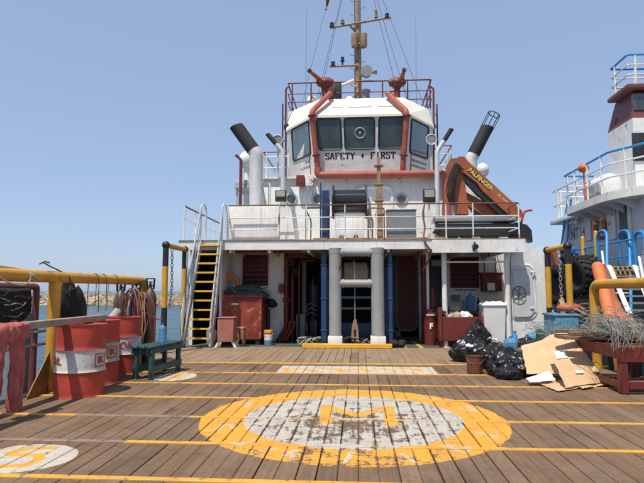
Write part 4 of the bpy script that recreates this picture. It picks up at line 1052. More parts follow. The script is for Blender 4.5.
# cable hanging down the fascia at the pillar
mb = MB(); pp = [W(425, 203, 12.56), W(422, 215, 12.53), W(425.5, 226, 12.52), W(423, 238, 12.44), W(427, 246, 12.44), W(432, 252, 12.5), W(428, 262, 12.7), W(423, 270, 12.9)]
mb.tube(fillet(pp, .15, 3), .022, 6); solo('hanging_cable', mb, 'rust_steel', 'rusty cable looping from the railing down over the deck edge', 'cable')

# ================================================================== stairs
def stairs():
    bl = G(184.5, 347.5); br = G(210, 347); tl = W(203, 243, 12.42); tr = W(220.5, 243, 12.42)
    t = thing('steel_stairs', 'steep white steel stairs with yellow edged treads up to the upper deck', 'stairs', (bl + br) / 2)
    bl.z = br.z = .004; tl.z = tr.z = Z2 - .02
    out = (br - bl).normalized()
    fw = Vector((0, 1, 0))
    for a, b, s in ((bl, tl, -1), (br, tr, 1)):
        mb = MB(); o = out * s * .02
        mb.prism([a + o + Vector((0, -.09, 0)), a + o + Vector((0, .09, 0)), b + o + Vector((0, .06, 0)), b + o + Vector((0, -.10, .0))], out * s * .035); part('stringer', mb, 'alu', t)
        h0, h1 = Vector((0, -.12, .80)), Vector((0, 0, .92))
        mb = MB(); p = [a + o + Vector((0, -.11, .02)), a + o * 2.2 + h0, b + o * 2.2 + h1, b + o * 2.2 + h1 + Vector((0, .35, 0)), b + o * 2.2 + Vector((0, .35, .02))]
        mb.tube(fillet(p, .12, 4), .024, 8); part('handrail', mb, 'alu', t)
        mb = MB(); mb.tube([a + o * 2.2 + h0 * .55, b + o * 2.2 + h1 * .5], .014, 6); part('mid_rail', mb, 'alu', t)
        for f in (.33, .66, .97):
            p = a.lerp(b, f) + o * 2.2; mb = MB(); mb.tube([p, p + h0.lerp(h1, f)], .016, 6); part('post', mb, 'alu', t)
    n = 11
    for k in range(1, n + 1):
        f = k / (n + .35); l = bl.lerp(tl, f); r = br.lerp(tr, f); c = (l + r) / 2
        mb = MB(); mb.bx(l.x - .015, r.x + .015, c.y - .10, c.y + .12, c.z - .03, c.z, .004); tr_ = part('tread', mb, 'grey_box', t)
        mb = MB(); mb.bx(l.x - .012, r.x + .012, c.y - .108, c.y - .07, c.z - .036, c.z + .006, .003); part('nosing', mb, 'yellow_clean', tr_)
stairs()
# ================================================================== guard frames with chains
def guard(x0, x1, ytop, X, mir, lab):
    a = WX(x0, ytop, X); b = WX(x1, ytop, X); z = a.z
    t = thing('guard_hoop', lab, 'guard hoop', (X, (a.y + b.y) / 2, -.02), 'black and yellow pipe frames')
    r = .062
    for p in (a, b):
        ya = p.y
        for n_, (z0, z1, m_) in enumerate(((-.02, .95, 'black_paint'), (.95, 1.82, 'yellow'), (1.82, z - .06, 'black_paint'))):
            mb = MB(); mb.tube([(X, ya, z0), (X, ya, z1)], r, 12); part('post', mb, m_, t)
        mb = MB(); mb.ball((X, ya, z - .02), .085, 12, 8); part('elbow', mb, 'black_paint', t)
        mb = MB(); mb.lathe([(.12, 0), (.12, .02), (r, .03)], (X, ya, -.02), 12); part('foot', mb, 'black_paint', t)
    mb = MB(); mb.tube([(X, a.y, z - .02), (X, b.y, z - .02)], r * .95, 12); part('crossbar', mb, 'yellow', t)
    return a, b, z
ga, gb, gz = guard(166, 185, 244, -4.08, 1, 'black and yellow pipe frame at the deck edge beside the stairs')
ha, hb, hz_ = guard(567.5, 547, 245, 4.08, -1, 'black and yellow pipe frame at the deck edge beside the grey handwheel door')
def chain(name, pts, m, lab, r=.018, link_=.075):
    pts = [Vector(p) for p in pts]; P_ = []
    for a, b in zip(pts, pts[1:]):
        n = max(1, int((b - a).length / link_))
        P_ += [a.lerp(b, k / n) for k in range(n)]
    P_.append(pts[-1]); mb = MB()
    for i, (a, b) in enumerate(zip(P_, P_[1:])):
        d = (b - a).normalized(); u = d.orthogonal().normalized(); v = d.cross(u)
        if i % 2: u = v
        c = (a + b) / 2; L = (b - a).length * .62; mb.tube([c + d * L * math.cos(q) + u * r * 1.5 * math.sin(q) for q in [k * math.pi / 4 for k in range(8)]], r * .5, 5, closed=True)
    return solo(name, mb, m, lab, 'chain')
def sag(a, b, s, n=10): return [Vector(a).lerp(Vector(b), k / n) - Vector((0, 0, s * 4 * (k / n) * (1 - k / n))) for k in range(n + 1)]
chain('chain', [(-4.0, ga.y + .16, gz - .08), (-4.0, ga.y + .2, 1.4), (-4.0, ga.y + .1, .95)], 'steel', 'rusty chain hanging under the crossbar of the frame by the stairs')
mb = MB(); mb.tube([(-3.95, gb.y - .2, gz - .08), (-3.93, gb.y - .32, 1.5), (-3.9, gb.y - .55, .6), (-3.88, gb.y - .75, .0)], .022, 7); solo('hanging_rope', mb, 'rope_tan', 'tan rope hanging to the deck from the frame by the stairs', 'rope')
chain('chain', [(4.0, ha.y + .25, hz_ - .08), (4.0, ha.y + .2, 1.2), (4.0, ha.y + .28, .75)], 'steel', 'rusty chain hanging in the frame by the handwheel door')
# ================================================================== yellow pipe rails
def pipe_rail(X, y0, y1, z, posts, lab):
    t = thing('pipe_rail', lab, 'rail', (X, y1, -.01)); mb = MB()
    mb.tube(fillet([(X, y0, z), (X, y1, z), (X, y1, -.01)], .2, 6), .076, 16); part('rail', mb, 'yellow', t)
    for y in posts:
        mb = MB(); mb.tube([(X, y, -.01), (X, y, z - .02)], .078, 14); part('post', mb, 'yellow', t)
        mb = MB(); mb.prism([(X, y + .02, .0), (X, y - .52, .0), (X, y - .42, .12), (X, y - .05, .55)], (.015, 0, 0)); mb.bx(X - .16, X + .16, y - .14, y + .14, -.015, .012, .004); part('gusset', mb, 'yellow_brown', t)
pipe_rail(-4.0, 1.5, 9.75, 1.485, [2.6, 6.78], 'thick yellow pipe rail behind the oil drums')
pipe_rail(4.0, 4.2, 9.35, 1.415, [5.2], 'thick yellow pipe rail behind the red workbench')
# thin yellow bar above
a = WX(-2, 264, -4.6); b = WX(39, 271, -4.6); mb = MB(); mb.tube([(-4.6, a.y - 1.5, a.z + .04), (-4.6, b.y, b.z - .02), (-4.3, b.y + .3, 1.52), (-4.06, b.y + .35, 1.5)], .022, 8); solo('thin_bar', mb, 'yellow', 'thin yellow bar lying behind the thick pipe rail', 'bar')
# wires over the rail
def loop_over(y, lab, drop):
    mb = MB(); X, z = -4.0, 1.485
    pts = [(X + .09, y, z - drop), (X + .085, y, z - .02), (X + .06, y, z + .065), (X, y + .01, z + .085), (X - .07, y + .015, z + .05), (X - .09, y + .02, z - .05), (X - .1, y + .03, z - drop * .8)]
    mb.tube(fillet(pts, .04, 3), .0055, 5); solo('tie_wire', mb, 'cable_dark', lab, 'wire')
g_ = 'dark tie wires slung over the yellow pipe rail'
for y in (7.8, 8.05, 8.45):
    loop_over(y, 'thin dark wire slung over the yellow pipe rail above the drums', .50)
    bpy.data.objects[[o.name for o in bpy.data.objects if o.name.startswith('tie_wire')][-1]]['group'] = g_
mb = MB(); y = 5.95
mb.tube(fillet([(-3.93, y - .5, 1.52), (-3.9, y - .3, 1.40), (-3.9, y, 1.36), (-3.91, y + .16, 1.42), (-3.95, y + .17, 1.55), (-4.05, y + .15, 1.56), (-4.08, y + .1, 1.45)], .08, 3), .011, 5)
for k in range(5): mb.tube([(-3.92, y + .17, 1.47 + .01 * k), (-3.90, y + .2 + .02 * k, 1.50 - .015 * k)], .013, 5)
solo('tie_wire', mb, 'hose_grey', 'pale knotted cord hitched round the yellow pipe rail above the coverall', 'cord')
mb = MB(); mb.tube(fillet([(-3.93, 7.05, 1.38), (-3.92, 6.98, 1.5), (-4.0, 6.85, 1.575), (-3.98, 6.6, 1.62), (-4.0, 6.5, 1.66)], .08, 3), .009, 5); mb.tube([(-4.04, 6.47, 1.64), (-3.98, 6.5, 1.675), (-3.94, 6.53, 1.66)], .011, 5)
solo('tie_wire', mb, 'cable_dark', 'stiff dark wire end sticking up over the yellow post', 'wire')
# ================================================================== drums, bar, coverall
def drum(x, y, rot, lab, bandm='drum_white', texts=()):
    t = thing('oil_drum', lab, 'drum', (x, y, .0), 'red oil drums'); r, h = .298, .885
    def seg_(z0, z1, m, name):
        mb = MB(); pr = []
        n = 14
        for k in range(n + 1):
            z = z0 + (z1 - z0) * k / n; rr = r
            for zc in (h * .34, h * .655): rr += .013 * math.exp(-((z - zc) / .016) ** 2)
            if z < .02 or z > h - .02: rr += .008
            # small dents
            pr.append((rr, z))
        mb.lathe(pr, (x, y, 0), 48)
        dv = []
        for v in mb.v:                # dents
            q = Vector((v[0] - x, v[1] - y, 0)); n_ = noise.noise((v[0] * 5 + y, v[1] * 5, v[2] * 6)); k_ = 1 - .022 * max(0, n_ - .15) / .3 - .006 * noise.noise((v[0] * 2, v[1] * 2 + y, v[2] * 2))
            dv.append((x + q.x * k_, y + q.y * k_, v[2]))
        mb.v = dv; part(name, mb, m, t)
    seg_(.0, h * .345, 'drum_red', 'lower_shell'); seg_(h * .3455, h * .65, bandm, 'band'); seg_(h * .6505, h - .012, 'drum_red', 'upper_shell')
    mb = MB(); mb.lathe([(r + .006, h - .02), (r + .01, h), (r - .012, h), (r - .016, h - .018), (0, h - .018)], (x, y, 0), 36); lid = part('lid', mb, 'drum_red', t)
    mb = MB(); mb.lathe([(.035, 0), (.035, .014), (.0, .014)], (x + .18, y, h - .018), 12); part('bung', mb, 'steel', lid)
    for txt, az, size in texts:
        vs, fs = text_mb(txt, size, .004); mb = MB(); rr = r + .0055
        mb.add([Vector((x + rr * math.cos(az + v.x / rr), y + rr * math.sin(az + v.x / rr), h * .50 + v.y)) for v in vs], fs); part('lettering', mb, 'print_red', t, smooth=False)
        if txt == 'IK':
            for sz_ in (-.075, .075):
                mb = MB(); mb.add([Vector((x + rr * math.cos(az + q / rr), y + rr * math.sin(az + q / rr), h * .5 + sz_ + w_)) for w_ in (-.006, .006) for q in (-.09, -.045, 0, .045, .09)], [(k, k + 1, k + 6, k + 5) for k in range(4)]); part('lettering', mb, 'print_red', t, smooth=False)
            for sx_ in (-.085, .085):
                mb = MB(); zz = h * .5
                mb.add([Vector((x + rr * math.cos(az + q / rr), y + rr * math.sin(az + q / rr), zz + w_)) for q, w_ in ((sx_ - .006, -.075), (sx_ + .006, -.075), (sx_ + .006, .075), (sx_ - .006, .075))], [(0, 1, 2, 3)]); part('lettering', mb, 'print_red', t, smooth=False)
D1 = Vector((-3.51, 6.42, 0)); D2 = Vector((-3.50, 7.22, 0)); D3 = Vector((-3.40, 8.12, 0))
c1 = G(79, 394.5); D1 = Vector((c1.x, c1.y, 0)); c2 = G(97.5, 382); D2 = Vector((c2.x - .02, c2.y, 0)); c3 = G(121, 372); D3 = Vector((c3.x, c3.y, 0))
def azc(D, off): d = CAM - D; return math.atan2(d.y, d.x) + off
drum(D1.x, D1.y, 0, 'red oil drum with dented white band under the end of the long bar', texts=(('OIL', azc(D1, -1.12), .13), ('IK', azc(D1, .88), .12)))
drum(D2.x, D2.y, 0, 'red oil drum with a yellowed band between two other drums', 'drum_band_old', texts=(('IK', azc(D2, .72), .12),))
drum(D3.x, D3.y, 0, 'red oil drum with OIL on its white band beside the green bench', texts=(('OIL', azc(D3, .25), .15),))
c4 = G(152, 357); mb = MB()
t = thing('small_drum', 'small rusty red drum behind the green bench', 'drum', (c4.x - .05, 9.35, 0)); mb.lathe([(.22, 0), (.225, .02), (.22, .04), (.22, .3), (.228, .32), (.22, .34), (.22, .68), (.226, .70), (.21, .70), (.21, .68), (0, .68)], (c4.x - .05, 9.35, 0), 26); part('shell', mb, 'rust_bucket', t)
BX = -3.58
yb1 = D1.y + .45
mb = MB(); mb.box((BX, (2.8 + 7.3) / 2, .928), (.10, 7.3 - 2.8, .082), None, .008)
t = thing('support_bar', 'long worn grey timber bar resting on the oil drums', 'bar', (BX, 5, .89)); part('bar', mb, 'bar_grey', t)
for y in (5.0, 5.6, 6.3, 6.8): mb = MB(); mb.tube([(BX + .045, y, .93), (BX + .056, y, .93)], .012, 8); part('bolt', mb, 'steel', t)
mb = MB(); mb.tube([(BX, 2.9, 0), (BX, 2.9, .9)], .04, 8); part('trestle', mb, 'rust_steel', t)
def coverall(): # red work trousers folded over the bar
    t = thing('work_trousers', 'faded red work trousers hung over the grey timber bar', 'trousers', (BX + .08, 5.2, .1))
    def sheet(y0, y1, z0, z1, xoff, seed, name, taper, sway=0.0):
        nu, nv = 18, 34; vs = []; fs = []
        for side in (0, 1):
            for j in range(nv + 1):
                v = j / nv
                for i in range(nu + 1):
                    u = i / nu; um = (u - .5)
                    wdt = 1 - taper * v
                    y = (y0 + y1) / 2 + um * (y1 - y0) * wdt + sway * v + .015 * math.sin(v * 9 + seed)
                    z = z1 + (z0 - z1) * v + .012 * noise.noise((u * 3, v * 2, seed))
                    th = (.022 + .018 * v) * math.sqrt(max(0, 1 - (2 * um) ** 2))
                    fold = .030 * noise.noise((u * 4.5 + seed, v * 2.2, seed)) + .018 * noise.noise((u * 9 + seed * 2, v * 6, seed)) + .012 * math.sin(u * 21 + v * 5 + seed) + .012 * noise.noise((u * 3, v * 16, seed))
                    x = BX + xoff + (th if side == 0 else -th) + fold
                    vs.append((x, y, z))
        k = (nu + 1) * (nv + 1)
        for side in (0, 1):
            for j in range(nv):
                for i in range(nu):
                    q = side * k + j * (nu + 1) + i; f = (q, q + 1, q + nu + 2, q + nu + 1); fs.append(f if side == 0 else f[::-1])
        for i in range(nu): fs.append((i + 1, i, k + i, k + i + 1)); b = nv * (nu + 1); fs.append((b + i, b + i + 1, k + b + i + 1, k + b + i))
        mb = MB(); mb.add(vs, fs); part(name, mb, 'cloth_red', t, ang=80)
    sheet(4.90, 5.15, .06, .93, .085, 1.3, 'trouser_leg', .42, -.08); sheet(5.14, 5.42, .08, .94, .08, 4.1, 'trouser_leg', .42, .03)
    # bunched waist thrown over the bar
    nu, nv = 22, 20; vs = []; fs = []
    for j in range(nv + 1):
        a = math.pi * (-.12 + 1.2 * j / nv)
        for i in range(nu + 1):
            u = i / nu; y = 4.93 + .50 * u
            rr = .062 + .018 * noise.noise((u * 9, j * .25, 2)) + .020 * noise.noise((u * 22, j * .35, 7))
            z = .93 + rr * .75 * math.sin(a); x = BX + .035 + rr * 1.35 * math.cos(a)
            if j > nv * .8: z -= (j - nv * .8) * .03
            if j < nv * .2: z -= (nv * .2 - j) * .028 + .03 * noise.noise((u * 8, 1, 1))
            vs.append((x, y, z))
    for j in range(nv):
        for i in range(nu): q = j * (nu + 1) + i; fs.append((q, q + 1, q + nu + 2, q + nu + 1))
    mb = MB(); mb.add(vs, fs); part('waist', mb, 'cloth_red', t, ang=80)
coverall()
# red post and top bar carrying the black net at the left rail
mb = MB(); p = WX(36, 300, -4.45); mb.tube(fillet([(-4.45, p.y - 2.2, 1.36), (-4.45, p.y, 1.36), (-4.45, p.y, -1.2)], .05, 3), .045, 8); solo('red_hanger', mb, 'maroon', 'dark red pipe hanger carrying the black net outside the rail', 'hanger')
def net_bundle():
    mb = MB(); rnd = random.Random(5)
    nu, nv = 40, 16; vs = []; fs = []
    for side in (0, 1):
        for j in range(nv + 1):
            for i in range(nu + 1):
                u, v = i / nu, j / nv
                y = 3.6 + 3.2 * u; zc = 1.36 - .02 * u; h = .80 - .40 * u
                z = zc - h * v + .04 * noise.noise((u * 7, v * 3, 0)) - .05 * math.sin(u * 9)*v
                th = .09 * math.sqrt(max(0, 1 - (2 * v - 1) ** 2)) + .01
                x = -4.42 + (th if side == 0 else -th) + .05 * noise.noise((u * 9, v * 5, 3 + side))
                vs.append((x, y, z))
    k = (nu + 1) * (nv + 1)
    for side in (0, 1):
        for j in range(nv):
            for i in range(nu):
                q = side * k + j * (nu + 1) + i; f = (q, q + 1, q + nu + 2, q + nu + 1); fs.append(f if side == 0 else f[::-1])
    mb.add(vs, fs)
    t = thing('net_bundle', 'bundle of black netting slung under the yellow pipe rail', 'net', (-4.42, 5.2, .8)); part('netting', mb, 'rubber', t, ang=80)
    for q in range(40):
        y = rnd.uniform(3.7, 6.6); z = rnd.uniform(.75, 1.3); pts = [Vector((-4.30 + rnd.uniform(-.02, .03), y + d * .12, z + d * rnd.uniform(-.02, .04))) for d in range(4)]
        m_ = MB(); m_.tube(fillet(pts, .05, 2), .007, 4); part('strand', m_, rnd.choice(('cable_dark', 'hose_grey', 'cable_dark')), t)
net_bundle()
# grey fender drum and rubber fender hanging outside
mb = MB(); a = WX(20, 322, -4.75); mb.tube([(-4.75, a.y - .0, 1.0), (-4.75, a.y, -.6)], .17, 18); mb.tube([(-4.75, a.y, 1.0), (-4.75, a.y, 1.34), (-4.5, a.y, 1.36)], .02, 6)
solo('pipe_fender', mb, 'grey_box', 'grey cylindrical fender hanging outside behind the trousers', 'fender')
mb = MB(); pp = [(-4.25, 7.3, .66), (-4.2, 7.7, .58), (-4.2, 8.2, .60), (-4.15, 8.7, .78), (-4.15, 9.15, 1.05)]
mb.tube(fillet(pp, .4, 5), .075, 12); mb.tube([(-4.2, 8.2, .60), (-4.2, 8.2, .0)], .03, 6); solo('suction_hose', mb, 'hose_grey', 'thick grey hose curving up behind the oil drums', 'hose')
mb = MB()
for z, m_ in ((.56, 0), (.74, 0)): mb.tube([(-4.42, 3.0, z), (-4.42, 10.5, z)], .022, 7)
for y in (4.2, 6.2, 8.6, 10.4): mb.tube([(-4.42, y, -.16), (-4.42, y, .76)], .02, 6); mb.bx(-4.45, -4.25, y - .03, y + .03, -.16, -.1)
solo('edge_rail', mb, 'hose_grey', 'low grey edge rail between the drums and the water', 'railing')
# ================================================================== gas bottles, hoses, bench, water bottle
def gas_bottle(x, y, h, r, m, lab):
    t = thing('gas_bottle', lab, 'gas bottle', (x, y, 0), 'gas bottles'); mb = MB()
    mb.lathe([(r * .95, 0), (r, .02), (r, h * .80), (r * .93, h * .86), (r * .7, h * .92), (r * .35, h * .955), (r * .28, h * .97)], (x, y, 0), 24); part('cylinder', mb, m, t)
    mb = MB(); mb.lathe([(.028, 0), (.028, .07), (.016, .08), (.016, .11)], (x, y, h * .965), 10); mb.tube([(x, y, h * .965 + .05), (x + .07, y - .03, h * .965 + .05)], .014, 7); mb.lathe([(.035, 0), (.04, .012), (.035, .024)], (x, y, h * .965 + .10), 10); part('valve', mb, 'black_paint', t)
    mb = MB(); mb.tube([(x - .06, y, h * .95), (x - .075, y, h * 1.09), (x + .075, y, h * 1.09), (x + .06, y, h * .95)], .02, 7); part('guard', mb, 'black_paint', t)
def at(x, Y): return W(x, 300, Y).x
gas_bottle(at(120.5, 9.05), 9.05, 1.36, .115, 'brass_brown', 'brown gas bottle standing behind the oil drum lettered OIL')
gas_bottle(at(136, 9.3), 9.3, 1.34, .11, 'maroon', 'dark maroon gas bottle draped with tangled red hoses')
gas_bottle(at(150, 9.55), 9.55, 1.40, .115, 'brass_brown', 'brown gas bottle at the end of the yellow pipe rail')
def hoses():
    rnd = random.Random(21)
    t = thing('welding_hoses', 'tangle of red and grey welding hoses hung over the gas bottles', 'hose', (at(139, 9.2), 9.1, .3))
    for k in range(11):
        x = at(129 + rnd.uniform(0, 20), 9.05); top = 1.28 + rnd.uniform(-.08, .08); bot = rnd.uniform(.1, .62); w_ = rnd.uniform(.04, .20); y = 9.0 + rnd.uniform(-.08, .06)
        pts = []
        for q in range(15):
            a = 2 * math.pi * q / 14; pts.append(Vector((x + w_ * math.sin(a) + .05 * noise.noise((q * .6, k, 0)), y + .05 * math.cos(a * 1.3 + k), (top + bot) / 2 + (top - bot) / 2 * math.cos(a))))
        mb = MB(); mb.tube(fillet(pts, .2, 3), .0085, 6); part('hose', mb, rnd.choice(('hose_red', 'hose_red', 'hose_grey', 'pink_red')), t)
    a = Vector((at(132, 9.0), 9.0, 1.12)); b = Vector((at(163, 9.4), 9.4, .78)); mb = MB(); mb.tube(fillet(sag(a, b, .06), .1, 2), .012, 6); part('hose', mb, 'hose_red', t)
hoses()
def bench():
    a = G(134, 378); b = G(172, 372)
    t = thing('green_bench', 'dark green wooden bench beside the oil drums', 'bench', ((a + b) / 2)); 
    p0 = G(141, 380); p1 = G(171.5, 370.5); d = (p1 - p0); d.z = 0; L = d.length + .1; d.normalize(); n = Vector((-d.y, d.x, 0)); wd = .34; rot = math.atan2(d.y, d.x)
    c = (p0 + p1) / 2 + n * wd * .40 + Vector((.14, 0, 0)); H = .47; M = Matrix.Rotation(rot, 3, 'Z')
    def bb(name, off, size, m='green_paint', tilt=0.0):
        mb = MB(); mb.box(c + M @ Vector(off), size, M @ Matrix.Rotation(tilt, 3, 'X'), .008); return part(name, mb, m, t)
    for k in range(3): bb('seat_plank', (0, (k - 1) * wd / 3, H), (L, wd / 3 - .012, .04))
    for sx_ in (-1, 1):
        for sy in (-1, 1): bb('leg', (sx_ * (L / 2 - .09), sy * (wd / 2 - .05), H / 2 - .01), (.075, .06, H - .02))
        bb('cross_brace', (sx_ * (L / 2 - .09), 0, H - .08), (.05, wd - .1, .07))
    for sy in (-1, 1): bb('stretcher', (0, sy * (wd / 2 - .035 - .03 * sy * 0), .145), (L - .04, .035, .10)); bb('apron', (0, sy * (wd / 2 - .015), H - .06), (L - .02, .03, .07))
    return c, H
bc, bH = bench()
def water_bottle(p, s, lab, kind='bottle', lying=None, r=.135, h=.47):
    """plastic water container: ribbed body, neck, cap"""
    t = thing('water_bottle', lab, 'water bottle', p); M = lying or Matrix.Identity(3)
    pr = [(0, 0), (r * .9, 0), (r, .02 * s)] ; n = 9
    for k in range(n): z = h * (.06 + .62 * k / n); pr += [(r, z), (r * .955, z + h * .018), (r, z + h * .04)]
    pr += [(r, h * .72), (r * .85, h * .82), (r * .4, h * .9), (r * .22, h * .93), (r * .22, h * .985)]
    mb = MB(); mb.lathe(pr, p, 20, M); part('body', mb, 'bottle_blue', t)
    mb = MB(); mb.lathe([(r * .25, h * .965), (r * .25, h * 1.02), (0, h * 1.02)], p, 14, M); part('cap', mb, 'blue_bright', t)
sp = Vector((W(160.5, 340, bc.y).x, bc.y + .0, bH + .021))
water_bottle(sp + Vector((.02, .02, 0)), 1, 'clear blue drinking bottle standing on the green bench', r=.055, h=.30)
# ================================================================== left bay under the upper deck
def skip():
    Yk = 13.02; a = W(221.5, 337, Yk); b = W(261.5, 295.5, Yk)
    t = thing('steel_skip', 'red steel skip with peeling paint heaped with dark green netting', 'skip', ((a.x + b.x) / 2, Yk + .5, -.02)); z0, z1 = .12, b.z
    mb = MB(); mb.hull([Vector(v) for v in ((a.x + .04, Yk + .04, z0), (b.x - .02, Yk + .04, z0), (b.x - .02, Yk + .94, z0), (a.x + .04, Yk + .94, z0))], [Vector(v) for v in ((a.x, Yk, z1), (b.x, Yk, z1), (b.x, Yk + .98, z1), (a.x, Yk + .98, z1))]); part('body', mb, 'skip_red', t)
    for x in (a.x + .02, (a.x + b.x) / 2, b.x - .02): mb = MB(); mb.bx(x - .03, x + .03, Yk - .02, Yk + .012, z0 + .02, z1 - .05, .006); part('rib', mb, 'skip_red', t) if x != (a.x + b.x) / 2 else None
    mb = MB(); mb.bx(a.x - .03, b.x + .03, Yk - .03, Yk + 1.0, z1 - .055, z1 + .012, .01); part('rim', mb, 'skip_red', t)
    for x in (a.x + .1, b.x - .1):
        for y in (Yk + .12, Yk + .85): mb = MB(); mb.bx(x - .05, x + .05, y - .05, y + .05, -.02, z0 + .01); part('foot', mb, 'black_paint', t)
    mb = MB(); p = W(235, 304, Yk - .002); mb.bx(p.x - .09, p.x + .09, Yk - .004, Yk + .003, p.z - .02, p.z + .015); part('stencil', mb, 'board_print', t)
    # netting heap
    rnd = random.Random(4); heap = thing('net_heap', 'heap of dark green fishing net on top of the red skip', 'net', ((a.x + b.x) / 2, Yk + .5, z1))
    nu, nv = 36, 18; vs = []; fs = []
    for j in range(nv + 1):
        for i in range(nu + 1):
            u, v = i / nu, j / nv; e = (1 - abs(2 * u - 1) ** 3) * (1 - abs(2 * v - 1) ** 3)
            vs.append((a.x + .02 + (b.x - a.x + .08) * u, Yk - .02 + .95 * v, z1 - .03 + e * (.26 + .12 * noise.noise((u * 5, v * 5, 1)) + .05 * noise.noise((u * 14, v * 14, 4)))))
    for j in range(nv):
        for i in range(nu): q = j * (nu + 1) + i; fs.append((q, q + 1, q + nu + 2, q + nu + 1))
    mb = MB(); mb.add(vs, fs); part('netting', mb, 'net_green', heap, ang=80)
    for k in range(60):
        u = rnd.uniform(.05, .95); x = a.x + (b.x - a.x) * u; y = Yk + rnd.uniform(0, .5); z = z1 + .19 * (1 - abs(2 * u - 1) ** 2) * min(1, .45 + (y - Yk)) + .05
        pts = [Vector((x + q * rnd.uniform(.02, .07) * rnd.choice((-1, 1)), y + rnd.uniform(-.05, .05), z + rnd.uniform(-.05, .05))) for q in range(5)]
        mb = MB(); mb.tube(fillet(pts, .06, 2), rnd.uniform(.006, .013), 5); part('strand', mb, rnd.choice(('net_green', 'net_green', 'wire_grey', 'green_paint')), heap)
    mb = MB(); c = W(232, 278, Yk + .4); pts = [Vector((c.x - .12, Yk + .4, z1 + .38)), Vector((c.x - .08, Yk + .4, z1 + .52)), Vector((c.x + .06, Yk + .4, z1 + .5)), Vector((c.x + .15, Yk + .42, z1 + .32)), Vector((c.x + .2, Yk + .42, z1 + .1))]
    mb.tube(fillet(pts, .12, 4), [.03, .06, .07, .06, .05] and .06, 10); solo('orange_hose', mb, 'orange', 'short orange hose end curling out of the green net heap', 'hose')
m_, nt, b_ = newmat('skip_red'); v_ = coord(nt, 'World')
c_ = mixc(nt, noise_e(nt, v_, 2.2, 4).step(.45, .55), (.20, .03, .022), (.32, .055, .03)); c_ = mixc(nt, noise_e(nt, v_, 4.5, 8, .7).step(.57, .61), c_, (.50, .16, .08)); c_ = mixc(nt, noise_e(nt, v_, 9, 6, .7).step(.6, .66), c_, (.09, .03, .02))
nt.links.new(c_, b_.inputs['Base Color']); b_.inputs['Roughness'].default_value = .55
skip()
# pinkish box seat with splayed legs
def stool():
    Yk = 12.15; a = W(217, 340, Yk); b = W(233.5, 318.5, Yk); t = thing('box_stool', 'faded red box stool on splayed white legs in front of the skip', 'stool', ((a.x + b.x) / 2, Yk + .2, 0)); z0 = .13
    mb = MB(); mb.bx(a.x, b.x, Yk, Yk + .38, z0, b.z, .012); part('body', mb, 'pink_red', t)
    mb = MB(); mb.bx(a.x - .015, b.x + .015, Yk - .015, Yk + .395, b.z, b.z + .025, .008); part('top', mb, 'pink_red', t)
    for x, s in ((a.x + .04, -1), (b.x - .04, 1)):
        for y in (Yk + .05, Yk + .33): mb = MB(); mb.prism([(x - .03, y - .02, z0 + .02), (x + .03, y - .02, z0 + .02), (x + .03 + s * .09, y - .02, 0), (x - .03 + s * .09, y - .02, 0)], (0, .04, 0)); part('leg', mb, 'white_rusty', t)
    c = W(239.5, 335, 12.6); t = thing('low_stool', 'small tan wooden stool beside the box stool', 'stool', (c.x, 12.7, -.02)); top = W(239.5, 329, 12.6).z
    mb = MB(); mb.bx(c.x - .10, c.x + .10, 12.58, 12.85, top, top + .035, .006); part('seat', mb, 'rusty_tan', t)
    for sx_ in (-.075, .075):
        for y in (12.61, 12.82): mb = MB(); mb.bx(c.x + sx_ - .02, c.x + sx_ + .02, y - .02, y + .02, -.02, top + .004); part('leg', mb, 'rusty_tan', t)
stool()
# paint bucket with a black rag-covered stand behind
p = W(268.5, 338, 13.1); t = thing('paint_bucket', 'white and blue paint bucket with a yellow and red band by the wall', 'bucket', (p.x, 13.1, -.02)); r = .115
for z0, z1, m_ in ((-.02, .10, 'blue_fade'), (.10, .24, 'plastic_white'), (.24, .28, 'red_bright'), (.28, .34, 'yellow_clean')):
    mb = MB(); mb.lathe([(r * (.9 + z0 * .3), z0), (r * (.9 + z1 * .3), z1)], (p.x, 13.1, 0), 20); part('band', mb, m_, t)
mb = MB(); mb.tube([(p.x - r, 13.1, .31), (p.x - r * .8, 13.0, .20), (p.x + r * .8, 13.0, .20), (p.x + r, 13.1, .31)], .006, 5); part('handle', mb, 'steel', t)
p = W(268, 320, 13.7); t = thing('valve_stand', 'black valve stand with bundled dark cloth on top behind the paint bucket', 'valve', (p.x, 13.7, -.02)); mb = MB(); mb.lathe([(.1, 0), (.1, .03), (.05, .05), (.05, .85)], (p.x, 13.7, -.02), 12); part('stem', mb, 'black_paint', t)
mb = MB(); 
for k in range(6): mb.ball((p.x + .12 * math.cos(k * 1.1), 13.7 + .06 * math.sin(k * 2), .95 + .07 * math.sin(k * 1.7)), (.13, .12, .09), 10, 6)
part('cloth_bundle', mb, 'rubber', t)
